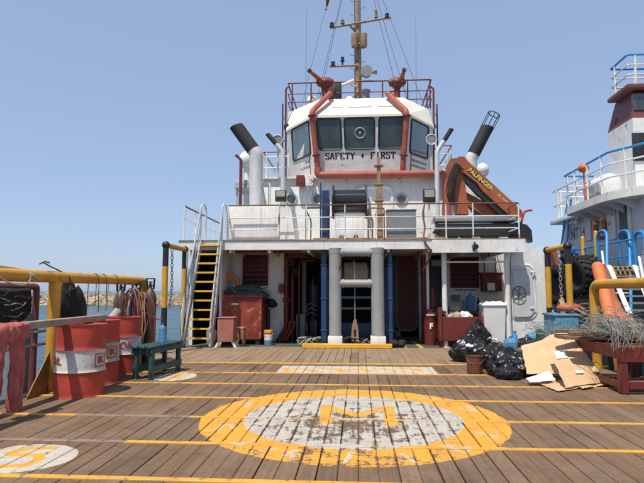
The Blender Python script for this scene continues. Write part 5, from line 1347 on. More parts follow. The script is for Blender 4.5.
# red pipework
def pipework():
    t = thing('red_pipework', 'dark red pipes and valves on the wall end beside the red skip', 'pipework', (W(290, 330, 14.0).x, 14.0, -.02)); Yk = 14.0
    def pp(name, pts, r, m='red_oxide'):
        mb = MB(); mb.tube(fillet(pts, .12, 4), r, 10); part(name, mb, m, t)
    def q(x, y, dy=0): return W(x, y, Yk + dy)
    z0 = -.02
    a = q(286.5, 262); pp('pipe', [(a.x, Yk, z0), (a.x, Yk, a.z + .15), (a.x + .5, Yk, a.z + .15), (a.x + .75, Yk + .3, a.z + .15)], .055)
    a = q(292, 275); pp('pipe', [(a.x, Yk + .1, z0), (a.x, Yk + .1, a.z), (a.x - .02, Yk + 1.0, a.z)], .04)
    a = q(298, 260); pp('pipe', [(a.x, Yk + .3, z0), (a.x, Yk + .3, a.z), (a.x + .4, Yk + .3, a.z)], .035)
    a = q(311, 285); pp('pipe', [(a.x, Yk + .5, z0), (a.x, Yk + .5, a.z + .2), (a.x + .02, Yk + 1.3, a.z + .2)], .03)
    for x, y in ((283, 288), (286.5, 300), (291, 262), (296, 272)):
        p = q(x, y, -.06); mb = MB(); mb.tube([p + Vector((math.cos(k * .5236) * .09, -.05, math.sin(k * .5236) * .09)) for k in range(12)], .014, 5, closed=True); mb.tube([p + Vector((0, -.06, 0)), p + Vector((0, .1, 0))], .03, 8); part('valve', mb, 'red_oxide', t)
    for z in (.3, .75, 1.3, 1.8):
        a = q(286.5, 300); mb = MB(); mb.lathe([(.085, 0), (.085, .03)], (a.x, Yk, z), 12); part('flange', mb, 'red_oxide', t)
    a = q(278.5, 293); mb = MB(); mb.bx(a.x, a.x + .22, Yk - .02, Yk + .12, a.z, a.z + .24, .01); part('junction_box', mb, 'red_pipe', t)
    for k in range(3):
        a = q(279 + k * 4, 335); mb = MB(); mb.tube([Vector((a.x, Yk - .35, .02)), Vector((a.x + .15, Yk - .1, .28)), Vector((a.x + .2, Yk, .5))], .045, 8); part('branch', mb, 'red_oxide', t)
pipework()
# horizontal red pipe along deck head
mb = MB(); a = W(228, 251.5, 13.0); b = W(300, 252.5, 13.0); mb.tube([(a.x, 13, zb + .0), (b.x, 13, zb + .0)], .035, 8)
for k in range(5): x = a.x + (b.x - a.x) * k / 4; mb.bx(x - .02, x + .02, 12.97, 13.03, zb - .0, zb + .075)
solo('deckhead_pipe', mb, 'red_oxide', 'thin dark red pipe under the upper deck above the skip', 'pipe')
# blue pump set & grey cabinet in the left opening
Yk = 14.6; p = W(314, 290, Yk); t = thing('blue_pump', 'blue electric pump with pale hoses in the dark opening beside the blue post', 'pump', (p.x, Yk, -.02))
mb = MB(); mb.lathe([(.05, 0), (.05, .35), (.10, .37), (.10, .62), (.13, .63), (.13, .95), (.06, .99)], (p.x - .0, Yk, .5), 18); part('motor', mb, 'blue_paint', t)
mb = MB(); mb.bx(p.x - .10, p.x + .10, Yk - .1, Yk + .1, -.02, .5, .02); part('base', mb, 'blue_paint', t)
for k in range(3): mb = MB(); z = .55 + .12 * k; mb.tube(fillet([(p.x - .16, Yk - .16, .12 + .1 * k), (p.x - .26, Yk - .2, z), (p.x - .1, Yk - .2, z + .2), (p.x + .1, Yk - .16, z + .1)], .12, 4), .009, 7); part('hose', mb, 'hose_grey', t)
p = W(301, 320, 14.3); mb = MB(); mb.bx(p.x - .13, p.x + .11, 14.3, 14.55, -.02, W(301, 314, 14.3).z, .012); mb.bx(p.x - .1, p.x + .08, 14.29, 14.3, .1, .4, .004); solo('grey_cabinet', mb, 'grey_box', 'small blue grey cabinet standing in the dark opening', 'cabinet')
p = W(304, 285, 15.3); mb = MB(); mb.bx(p.x - .06, p.x + .06, 15.3, 15.42, -.02, W(304, 262, 15.3).z, .01); mb.bx(p.x - .03, p.x + .03, 15.28, 15.3, .4, 1.9, .004); solo('switch_column', mb, 'wall_grey', 'tall pale conduit column inside the dark opening', 'conduit')
# tow winch inside
def winch():
    Yk = 13.2; c = W(357, 270, Yk); t = thing('tow_winch', 'tow winch drum wound with pale wire inside the tow gate', 'winch', (c.x, Yk, -.02))
    xl_ = W(343, 270, Yk).x - .3; xr_ = W(371, 270, Yk).x + .3; z = c.z - .06
    mb = MB(); axis_lathe(mb, [(.2, 0), (.2, xr_ - xl_)], xl_, Yk + .4, z); part('drum', mb, 'dark_interior', t)
    n = 11; l = W(344, 270, Yk).x; r = W(367.5, 270, Yk).x
    for k in range(n):
        x = l + (r - l) * (k + .5) / n; mb = MB(); mb.tube([(x + .01 * math.sin(q), Yk + .4 + .24 * math.cos(q * math.pi / 8), z + .24 * math.sin(q * math.pi / 8)) for q in range(16)], .034, 8, closed=True); part('wire_turn', mb, 'wire_pale', t)
    for x in (xl_, xr_ - .05): mb = MB(); axis_lathe(mb, [(.1, 0), (.48, 0), (.48, .05), (.1, .05)], x, Yk + .4, z); part('flange', mb, 'blue_paint', t)
    mb = MB(); mb.bx(xl_ - .2, xr_ + .2, Yk + .2, Yk + 1.0, -.02, .5, .02); part('bed', mb, 'blue_paint', t)
    for x in (xl_ - .12, xr_ + .02): mb = MB(); mb.bx(x, x + .1, Yk + .2, Yk + .7, .5, z + .15, .02); part('bearing_stand', mb, 'blue_paint', t)
    for y in (297.5, 308.5):
        a = W(342, y, 13.2); b = W(371, y, 13.2); mb = MB(); mb.tube([(a.x - .1, 13.3, a.z), (b.x + .1, 13.3, a.z)], .03, 8); part('guide_bar', mb, 'rusty_tan' if y > 300 else 'blue_fade', t)
winch()
def hook():
    p = W(355, 330, 12.62); zt2 = W(355, 263, 12.62).z; t = thing('tow_hook', 'rusty tow hook block on a rod between the grey columns', 'hook', (p.x, 12.62, -.02))
    mb = MB(); mb.tube([(p.x, 12.62, .45), (p.x, 12.62, zt2)], .015, 8); mb.tube(fillet([(p.x, 12.62, zt2 - .02), (p.x, 12.75, zt2 + .06), (p.x - .1, 12.9, zt2 - .06)], .05, 3), .022, 8); part('rod', mb, 'grey_box', t)
    mb = MB(); mb.prism([(p.x - .035, 12.58, .62), (p.x + .03, 12.58, .64), (p.x + .075, 12.58, .42), (p.x + .085, 12.58, .2), (p.x - .09, 12.58, .2), (p.x - .075, 12.58, .44)], (0, .08, 0)); part('block', mb, 'rusty_tan', t)
    mb = MB(); mb.bx(p.x - .03, p.x + .03, 12.574, 12.58, .24, .40); part('slot', mb, 'black_paint', t)
    mb = MB(); mb.tube([(p.x, 12.62, .22), (p.x + .01, 12.62, .02), (p.x + .02, 12.5, .10), (p.x + .04, 12.42, .06), (p.x + .03, 12.40, .0)], .025, 7); part('shackle', mb, 'black_paint', t)
hook()
# pale pipes, chocks and gear lying on the sill ends
def sill_gear():
    rnd = random.Random(9)
    t = thing('rope_gear', 'jumble of pale ropes and shackles behind the yellow sill by the blue post', 'rope', (W(312, 340, 12.8).x, 12.8, -.02))
    for k in range(16):
        x = W(303 + rnd.uniform(0, 24), 338, 12.75).x; pts = [Vector((x + rnd.uniform(-.2, .2), 12.75 + rnd.uniform(-.08, .25), rnd.uniform(.0, .24))) for q in range(4)]
        mb = MB(); mb.tube(fillet(pts, .1, 3), rnd.uniform(.012, .028), 6); part('strand', mb, rnd.choice(('hose_grey', 'wire_white', 'rust_steel', 'black_paint')), t)
    t = thing('rope_gear', 'low pale pipes and ropes behind the yellow sill between the columns', 'rope', (W(356, 340, 13.0).x, 13, -.02))
    for k in range(12):
        x = W(343 + rnd.uniform(0, 27), 338, 12.95).x; pts = [Vector((x + rnd.uniform(-.25, .25), 12.95 + rnd.uniform(-.08, .25), rnd.uniform(.0, .22))) for q in range(4)]
        mb = MB(); mb.tube(fillet(pts, .1, 3), rnd.uniform(.012, .03), 6); part('strand', mb, rnd.choice(('hose_grey', 'rust_steel', 'black_paint', 'rust_steel')), t)
    t = thing('rubber_mat_roll', 'crumpled black rubber sheet at the foot of the right hand blue post', 'rubber', (W(396, 343, 12.7).x, 12.7, -.02)); mb = MB()
    for k in range(7): mb.ball((W(396, 343, 12.7).x + rnd.uniform(-.15, .16), 12.72 + rnd.uniform(-.06, .1), .05 + rnd.uniform(0, .07)), (.11, .09, .07), 9, 6)
    part('sheet', mb, 'rubber', t)
sill_gear()
# ================================================================== right hand passage
# dark red door leaf and rack
Yk = 15.8; a = W(397, 328, Yk); b = W(416, 254, Yk); t = thing('passage_door', 'dark red round cornered steel door in the shaded passage', 'door', ((a.x + b.x) / 2, Yk, -.02))
mb = MB(); co = [Vector((a.x, Yk, .15)), Vector((b.x, Yk, .15)), Vector((b.x, Yk, b.z)), Vector((a.x, Yk, b.z))]; mb.prism(fillet(co, .22, 5, True), (0, .05, 0)); part('leaf', mb, 'red_oxide', t)
mb = MB(); mb.tube(fillet([v + Vector((0, -.01, 0)) for v in co], .22, 5, True), .03, 8, closed=True); mb.bx(a.x - .02, a.x + .1, Yk, Yk + .05, -.02, .16); part('frame', mb, 'grey_box', t)
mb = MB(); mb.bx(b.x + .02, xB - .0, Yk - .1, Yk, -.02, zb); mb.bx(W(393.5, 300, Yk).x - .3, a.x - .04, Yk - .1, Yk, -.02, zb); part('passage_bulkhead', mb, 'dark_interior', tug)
mb = MB(); p = W(419.5, 285, 14.6); mb.tube([(p.x, 14.6, -.02), (p.x, 14.6, zb + .05)], .035, 10); mb.tube([(p.x + .1, 14.6, -.02), (p.x + .1, 14.6, zb + .05)], .02, 8); solo('grey_standpipe', mb, 'wall_grey', 'pair of grey standpipes in the shaded passage', 'pipe')
mb = MB(); p = W(424.2, 300, 13.6); mb.tube([(p.x, 13.6, -.02), (p.x, 13.6, zb + .05)], .045, 10)
for z in (.5, 1.1, 1.6, 2.0): mb.lathe([(.07, 0), (.07, .03)], (p.x, 13.6, z), 10); mb.tube([(p.x, 13.6, z + .1), (p.x - .1, 13.55, z + .14)], .02, 6)
solo('red_standpipe', mb, 'red_oxide', 'dark red standpipe with flanges at the edge of the passage', 'pipe')
mb = MB(); p = W(428, 300, 13.4); mb.tube([(p.x, 13.4, -.02), (p.x, 13.4, zb + .05)], .038, 10); solo('white_standpipe', mb, 'white_paint', 'thin white standpipe behind the red fire bucket', 'pipe')
p = W(437, 262, 15.45); mb = MB(); mb.bx(p.x - .16, p.x + .1, 15.40, 15.49, p.z - .12, p.z + .05, .01); solo('wall_switch_box', mb, 'wall_grey', 'small grey switch box on the white wall beside the passage', 'switch box')
# red fire bucket with F
Yk = 13.2; a = W(423, 335, Yk); b = W(438.5, 309, Yk); t = thing('fire_bin', 'dark red fire bin lettered F beside the passage', 'bin', ((a.x + b.x) / 2, Yk, -.02)); cx_ = (a.x + b.x) / 2; r = (b.x - a.x) / 2
mb = MB(); mb.lathe([(r * .72, -.02), (r * .96, b.z - .04), (r, b.z - .04), (r, b.z), (r * .94, b.z), (r * .9, b.z - .06), (0, b.z - .08)], (cx_, Yk + .1, 0), 22); part('bin', mb, 'red_oxide', t)
mb = MB(); put_text(mb, 'F', .19, (cx_, Yk + .1 - r * .93, b.z * .52), (1, 0, 0), (0, .1, 1), .006); 
for k in range(5): mb.bx(cx_ - .11 + k * .046, cx_ - .11 + k * .046 + .032, Yk + .1 - r * 1.03, Yk + .1 - r * .9, b.z * .82, b.z * .82 + .035)
part('lettering', mb, 'board_print', t, smooth=False)
mb = MB(); p = W(433, 300, Yk + .12); mb.tube([(p.x, Yk + .12, .3), (p.x, Yk + .1, W(433, 288, Yk).z)], [.05, .035], 8); mb.tube([(p.x - .06, Yk + .1, .92), (p.x + .06, Yk + .1, .98)], .03, 8); part('extinguisher_head', mb, 'red_oxide', t)
mb = MB(); p = W(442, 315, 13.0); mb.tube(fillet([(p.x - .05, 13, -.0), (p.x + .02, 13, .8), (p.x - .03, 13.02, 1.15)], .2, 3), .022, 7); mb.tube([(p.x - .05, 13, 0), (p.x - .12, 12.95, .35), (p.x - .02, 13.0, .6)], .02, 6); solo('black_broom', mb, 'black_paint', 'black handled tool leaning beside the fire bin', 'tool')
# red tool box with rags
def toolbox():
    Yk = 12.72; a = W(440, 342, Yk); b = W(483, 317, Yk); t = thing('tool_chest', 'open dark red tool chest heaped with rags and gear', 'chest', ((a.x + b.x) / 2, Yk + .3, -.02)); z0, z1 = .14, b.z; D = .62
    mb = MB(); mb.bx(a.x, b.x, Yk, Yk + .03, z0, z1, .008); part('front', mb, 'red_oxide', t)
    mb = MB(); mb.bx(a.x, b.x, Yk + D - .03, Yk + D, z0, z1 + .12, .008); part('back', mb, 'red_oxide', t)
    for x in (a.x, b.x - .03): mb = MB(); mb.bx(x, x + .03, Yk + .031, Yk + D - .031, z0, z1 + .04, .008); part('side', mb, 'red_oxide', t)
    mb = MB(); mb.bx(a.x + .03, b.x - .03, Yk + .03, Yk + D - .03, z0, z0 + .03); part('bottom', mb, 'red_oxide', t)
    for x in (a.x + .05, b.x - .05):
        for y in (Yk + .06, Yk + D - .06): mb = MB(); mb.bx(x - .04, x + .04, y - .04, y + .04, -.02, z0 + .005); part('leg', mb, 'red_oxide', t)
    mb = MB(); mb.bx(a.x - .03, a.x + .06, Yk - .04, Yk + .02, z0, z1 + .22, .008); part('corner_post', mb, 'red_oxide', t)
    rnd = random.Random(13)
    def blob(c, r, m, lab, cat, nm, seed, flat=.6):
        bm = bmesh.new(); bmesh.ops.create_icosphere(bm, subdivisions=3, radius=1)
        for v in bm.verts:
            n1 = noise.noise(v.co * 1.8 + Vector((seed, 0, 0))); n2 = abs(noise.noise(v.co * 4.2 + Vector((0, seed, 0))))
            v.co = v.co * (1 + .35 * n1 - .28 * n2); v.co.z *= flat
        mb = MB(); mb.bm(bm, Matrix.Translation(c) @ Matrix.Diagonal((*r, 1))); solo(nm, mb, m, lab, cat, ang=70)
    xm = (a.x + b.x) / 2
    blob((xm - .25, Yk + .22, z1 - .02), (.24, .18, .16), 'hose_grey', 'crumpled white rag in the red tool chest', 'rag', 'rag', 2.2)
    blob((xm - .05, Yk + .24, z1 + .0), (.2, .2, .2), 'rope_tan', 'crumpled tan rag in the red tool chest', 'rag', 'rag', 5.7)
    blob((xm + .12, Yk + .18, z1 + .0), (.16, .16, .22), 'plastic_white', 'bright white rag next to the black bag on the tool chest', 'rag', 'rag', 7.7)
    blob((xm - .42, Yk + .2, z1 + .05), (.16, .2, .22), 'black_paint', 'black rag at the corner of the red tool chest', 'rag', 'rag', 9.1)
    blob((xm - .2, Yk + .42, z1 + .02), (.4, .2, .2), 'cable_dark', 'dark gear heaped at the back of the tool chest', 'rag', 'rag', 1.1)
    return a, b, z1
ta, tb, tz = toolbox()
# shelf with bottle and tins behind the chest
Yk = 14.6; a = W(447, 312, Yk); b = W(480, 312, Yk); t = thing('side_shelf', 'dark steel shelf bench against the wall below the louvre', 'bench', ((a.x + b.x) / 2, Yk + .3, -.02))
mb = MB(); mb.bx(a.x, b.x, Yk, Yk + .6, a.z - .04, a.z, .006); part('top', mb, 'grey_box', t)
for x in (a.x + .05, b.x - .05):
    for y in (Yk + .05, Yk + .55): mb = MB(); mb.bx(x - .03, x + .03, y - .03, y + .03, -.02, a.z - .04); part('leg', mb, 'grey_box', t)
p = W(471, 312, Yk + .15); water_bottle(Vector((p.x, Yk + .2, a.z)), 1, 'blue water cooler bottle standing on the shelf under the louvre', r=.135, h=.50)
p = W(463.5, 312, Yk + .2); mb = MB(); mb.lathe([(.03, 0), (.03, .26), (.015, .3), (.015, .34)], (p.x, Yk + .2, a.z), 10); solo('tan_bottle', mb, 'rope_tan', 'slim tan bottle beside the blue cooler bottle', 'bottle')
p = W(478.5, 310, Yk + .2); mb = MB(); mb.lathe([(.045, 0), (.045, .28), (.02, .34), (.02, .38)], (p.x, Yk + .2, a.z), 12); solo('dark_bottle', mb, 'black_paint', 'dark bottle at the end of the shelf under the louvre', 'bottle')
p = W(456, 298, 15.4); mb = MB(); mb.bx(p.x - .12, p.x + .12, 15.36, 15.49, p.z - .08, p.z + .09, .01); mb.bx(p.x - .07, p.x - .01, 15.34, 15.36, p.z - .03, p.z + .04); solo('wall_socket', mb, 'grey_box', 'dark grey electrical socket box on the wall under the louvre', 'socket')
p = W(455, 308, Yk + .3); mb = MB(); mb.bx(p.x - .16, p.x + .13, Yk + .2, Yk + .45, a.z, a.z + .14, .01); solo('white_carton', mb, 'plastic_white', 'low white carton on the shelf under the louvre', 'carton')
# fire cabinet
YC2 = 15.28; t = thing('fire_cabinet', 'dark red wall cabinet with a white notice', 'cabinet', (W(491, 283, YC2).x, YC2, W(491, 292, YC2).z)); mb = MB(); mb.pbox(482, 274, 502, 291.5, YC2, .217, .01); part('body', mb, 'red_oxide', t)
mb = MB(); mb.pbox(480.5, 272.5, 503.5, 274.6, YC2 - .02, .237, .006); part('lid', mb, 'red_oxide', t); mb = MB(); mb.pbox(487.5, 283, 495, 290.5, YC2 - .006, .005); part('notice', mb, 'paper_white', t)
mb = MB(); mb.pbox(497.5, 275.5, 500.5, 279, YC2 - .006, .005); part('sticker', mb, 'pink_red', t)
for x in (485, 496): mb = MB(); p = W(x, 274, 15.4); mb.tube([(p.x, 15.44, p.z), (p.x, 15.46, zb + .07)], .014, 6); part('conduit', mb, 'black_paint', t)
# white plastic tub
Yk = 12.72; a = W(484.5, 338, Yk); b = W(506, 306, Yk); t = thing('plastic_tub', 'white square plastic tub with a bulging lid beside the pillar', 'tub', ((a.x + b.x) / 2, Yk + .28, -.02)); xm = (a.x + b.x) / 2; h = (b.x - a.x) / 2
mb = MB(); mb.hull([Vector((xm + sx_ * h * .84, Yk + .28 + sy * h * .84, -.02)) for sx_, sy in ((-1, -1), (1, -1), (1, 1), (-1, 1))], [Vector((xm + sx_ * h, Yk + .28 + sy * h, b.z)) for sx_, sy in ((-1, -1), (1, -1), (1, 1), (-1, 1))]); part('body', mb, 'plastic_white', t)
mb = MB(); mb.bx(xm - h - .025, xm + h + .025, Yk + .28 - h - .025, Yk + .28 + h + .025, b.z, b.z + .035, .01); part('rim', mb, 'plastic_white', t)
mb = MB()
for k in range(7): mb.ball((xm - .2 + .07 * k, Yk + .2 + .05 * math.sin(k * 2), b.z + .04), (.11, .14, .06 + .02 * math.sin(k * 3)), 10, 6)
part('crumpled_cover', mb, 'paper_white', t)
# bottles and litter at the foot of the bulkhead
p = W(510.5, 341, 11.3); water_bottle(Vector((p.x, 11.3, 0.004)), 1, 'blue water cooler bottle standing on the deck in front of the pillar', r=.145, h=.36)
M_ = Matrix.Rotation(R(-78), 3, 'X') @ Matrix.Rotation(0, 3, 'Z'); M_ = Matrix.Rotation(R(-65), 3, 'Z') @ M_
water_bottle(Vector((W(527, 329, 12.5).x, 12.45, .22)), 1, 'clear blue bottle lying on the boards by the bulkhead', lying=M_, r=.115, h=.46)
p = W(514.5, 325, 12.6); mb = MB(); mb.lathe([(.06, 0), (.06, .24), (.03, .28), (.03, .31)], (p.x, 12.6, .04), 12); mb.lathe([(.035, .31), (.035, .35), (0, .35)], (p.x, 12.6, .04), 10); mb.bx(p.x - .09, p.x + .09, 12.5, 12.7, -.02, .042); solo('detergent_bottle', mb, 'blue_bright', 'small bright blue bottle beside the handwheel door', 'bottle')
mb = MB(); p = W(543, 322, 11.9); mb.lathe([(.13, 0), (.14, .1), (.14, .42), (.145, .42), (.145, .46), (.12, .47)], (p.x, 11.95, .0), 18); mb.bx(p.x - .15, p.x + .15, 11.88, 11.92, .2, .24); solo('green_bin', mb, 'green_dark', 'dark green bin beside the black and yellow pipe frame', 'bin')
rnd = random.Random(31)
for k in range(6):
    x = W(528, 335, 11.4).x + rnd.uniform(-.06, .06); y = 11.2 + .14 * (k % 3) + rnd.uniform(-.02, .02); z = .03 + .062 * (k // 3) + .0
    mb = MB(); mb.box((x, y, z), (1.25 + rnd.uniform(-.2, .2), .11, .055), rnd.uniform(-.05, .05), .006); solo('loose_board', mb, 'wood_old', 'weathered loose board in the low pile behind the cardboard', 'board', 'loose boards in the pile')
# red pipe valve by the frame

# ================================================================== rubbish: bags, bucket, cardboard
def crumple(name, c, r, seed, lab, m='bag_black', sub=5, amp=.22, cat='bag', knot=False):
    bm = bmesh.new(); bmesh.ops.create_icosphere(bm, subdivisions=sub, radius=1)
    for v in bm.verts:
        d = v.co.copy(); s = Vector((seed * 3.1, seed * 1.7, seed))
        n = noise.noise(d * 1.4 + s) * .28 + noise.noise(d * 2.6 + s * 2) * .16
        dv_ = Vector((d.x * 5.5, d.y * 5.5, d.z * 2.2)); ridg = 1 - abs(noise.noise(d * 2.3 + s)) * 2; rid2 = 1 - abs(noise.noise(dv_ + s * 1.3)) * 2; rid3 = 1 - abs(noise.noise(d * 14 + s)) * 2
        v.co = d * (1 + n + amp * .34 * ridg + amp * .22 * rid2 + amp * .05 * rid3)
        if knot and d.z > 0:        # gathered, tied neck with radial pleats
            ph = math.atan2(d.y, d.x); q = d.z ** 3
            v.co.x *= 1 - .45 * q; v.co.y *= 1 - .45 * q
            v.co.z += .35 * d.z ** 8; v.co *= 1 + .05 * q * math.sin(ph * 11 + 3 * noise.noise(d * 2 + s))
        if v.co.z < -.55: v.co.z = -.55 + (v.co.z + .55) * .15
    zmin = min(v.co.z for v in bm.verts)
    M = Matrix.Translation(Vector(c) - Vector((0, 0, zmin * r[2]))) @ Matrix.Diagonal((*r, 1))
    mb = MB(); mb.bm(bm, M); return mb
def bag(c, r, seed, lab, rag=None):
    t = thing('rubbish_bag', lab, 'rubbish bag', c); part('sack', crumple('sack', c, r, seed, lab, amp=.42, knot=True), 'bag_black', t, ang=48)
    if rag:
        rc, rr = rag; part('paper', crumple('paper', rc, rr, seed + 9, '', amp=.9, sub=4), 'paper_white', t, 'white paper spilling from the bag', ang=20)
p = G(471.5, 361); bag((p.x, p.y, 0), (.34, .28, .24), 1.2, 'black rubbish bag behind the rusty bucket')
p = G(497, 372); bag((p.x + .10, p.y + .42, 0), (.30, .30, .20), 2.9, 'black rubbish bag with torn white paper on top')
p = G(515, 378); bag((p.x + .0, p.y + .20, 0), (.31, .25, .20), 4.4, 'black rubbish bag squashed against the cardboard')
p = G(530, 350); bag((p.x - .05, p.y + .05, 0), (.34, .28, .12), 6.1, 'black rubbish bag in front of the loose boards')
p = G(508, 379); t_ = crumple('x', (p.x, p.y, 0), (.17, .12, .11), 8.2, ''); solo('plastic_scrap', t_, 'bag_black', 'small scrap of black plastic on the deck by the bags', 'plastic', ang=60)
mb_ = crumple('x', (-4.38, 7.85, .30), (.13, .30, .62), 3.6, '', amp=.6, sub=4); o_ = solo('rubber_fender', mb_, 'rubber', 'lumpy black rubber fender hanging behind the yellow post', 'fender', ang=50)
def bucket():
    p = G(476.5, 374.5); c = Vector((p.x, p.y + .12, .012)); t = thing('rusty_bucket', 'rusty brown bucket in front of the rubbish bags', 'bucket', c); r = .128; h = .265
    mb = MB(); mb.lathe([(r * .90, 0), (r * .92, .02), (r, h - .015), (r * 1.06, h - .008), (r * 1.06, h), (r * .96, h), (r * .86, .02), (0, .02)], c, 28); part('pail', mb, 'rust_bucket', t)
    mb = MB(); mb.tube(fillet([c + Vector((-r, 0, h - .04)), c + Vector((-r * .8, -r * .9, h - .11)), c + Vector((r * .8, -r * .9, h - .11)), c + Vector((r, 0, h - .04))], .07, 4), .004, 5); part('handle', mb, 'steel', t)
bucket()
def card(P, lab, seed, th=.006, amp=1.0):
    """bent cardboard sheet through four corner points"""
    n = 16; vs = []; fs = []
    P = [Vector(p) for p in P]; nr = (P[1] - P[0]).cross(P[3] - P[0]).normalized()
    if nr.z < 0: nr = -nr
    for side in (0, 1):
        for j in range(n + 1):
            for i in range(n + 1):
                u, v = i / n, j / n; p = P[0] * (1 - u) * (1 - v) + P[1] * u * (1 - v) + P[2] * u * v + P[3] * (1 - u) * v
                e = (.5 - abs(u - .5)) < .01 or (.5 - abs(v - .5)) < .01
                w_ = amp * (.035 * noise.noise((u * 2 + seed, v * 2, seed)) + .010 * noise.noise((u * 7, v * 7 + seed, 0)) - .016 * max(0, 1 - abs(v - .42) * 14) - .012 * max(0, 1 - abs(u - .6) * 14))
                if e: p = p + (P[1] - P[0]).normalized() * .012 * noise.noise((u * 9, v * 9, seed)) + (P[3] - P[0]).normalized() * .012 * noise.noise((u * 8, v * 8, seed + 3))
                q = p + nr * (w_ - side * th); q.z = max(q.z, .014 + (0 if side else th)); vs.append(q)
    k = (n + 1) ** 2
    for side in (0, 1):
        for j in range(n):
            for i in range(n): q = side * k + j * (n + 1) + i; f = (q, q + 1, q + n + 2, q + n + 1); fs.append(f if side == 0 else f[::-1])
    for i in range(n):
        for a, b in ((i, i + 1), (n * (n + 1) + i + 1, n * (n + 1) + i), ((i + 1) * (n + 1), i * (n + 1)), (i * (n + 1) + n, (i + 1) * (n + 1) + n)): fs.append((b, a, k + a, k + b))
    mb = MB(); mb.add(vs, fs); return solo('cardboard_sheet', mb, 'cardboard', lab, 'cardboard', ang=50)
def D(x, y, d):
    r = ray(x, y); return CAM + r * (d / FPX)
g0 = G(524, 378, .03); 
card([D(521, 346, 8.35), D(527, 374, 7.7), D(600, 372, 7.35), D(567, 330.5, 8.2)], 'big flattened cardboard box leaning on the rubbish bags', 1.0)
SB = [D(549, 351, 7.72), G(566, 387.5, .05), G(606, 381.5, .05), D(584, 351, 7.6)]
card(SB, 'brown cardboard sheet with a torn white patch lying on top', 2.3, amp=.35)
card([G(538, 383, .02), G(558, 391, .02), G(590, 386.5, .02), G(575, 376, .05)], 'cardboard flap lying under the pile on the deck', 3.7)
card([G(575, 386, .03), G(583, 389, .02), G(612, 384, .02), G(606, 379, .05)], 'cardboard corner poking out towards the red workbench', 5.2)
def paper(P, lab, seed):
    o = card(P, lab, seed, .002, .25); o.data.materials.clear(); o.data.materials.append(MATS['paper_white']); o.name = 'paper_sheet'; o['category'] = 'paper'
paper([G(526, 378, .08), G(530, 382, .06), G(556, 380, .07), D(549, 371, 7.55)], 'white paper sheet sticking out below the cardboard', 7.0)
nB = (SB[1] - SB[0]).cross(SB[3] - SB[0]).normalized(); nB = nB if nB.z > 0 else -nB
def onB(u, v): return SB[0] * (1 - u) * (1 - v) + SB[1] * u * (1 - v) + SB[2] * u * v + SB[3] * (1 - u) * v + nB * .016
paper([onB(.03, .12), onB(.26, .10), onB(.22, .42), onB(.02, .46)], 'torn white paper label on the top cardboard', 8.3)
paper([onB(.62, .42), onB(.70, .40), onB(.71, .58), onB(.64, .60)], 'small torn white scrap on the top cardboard sheet', 9.3)
# ================================================================== red workbench with wire tangle
p = W(478, 335, 12.62); bag((p.x, 12.60, .0), (.26, .13, .30), 7.4, 'black rubbish bag slumped against the front of the tool chest')
def scrap(c, s, seed, lab):
    c = Vector(c); rr = random.Random(seed); a = rr.uniform(0, 6); u = Vector((math.cos(a), math.sin(a), rr.uniform(-.3, .3))) * s; v = Vector((-math.sin(a), math.cos(a), rr.uniform(-.2, .5))) * s * .7
    o = card([c - u - v, c + u - v, c + u + v, c - u + v], lab, seed, .002, 1.6); o.data.materials.clear(); o.data.materials.append(MATS['paper_white']); o.name = 'paper_scrap'; o['category'] = 'paper'
p = G(468, 362); scrap((p.x - .02, p.y - .26, .33), .09, 3, 'crumpled white paper on the bag behind the rusty bucket')
p = G(500, 362); scrap((p.x, p.y + .05, .33), .11, 11, 'torn white paper sticking out of the squashed bag'); scrap((p.x - .10, p.y + .10, .40), .08, 17, 'small crumpled white wrapper on top of the squashed bag')
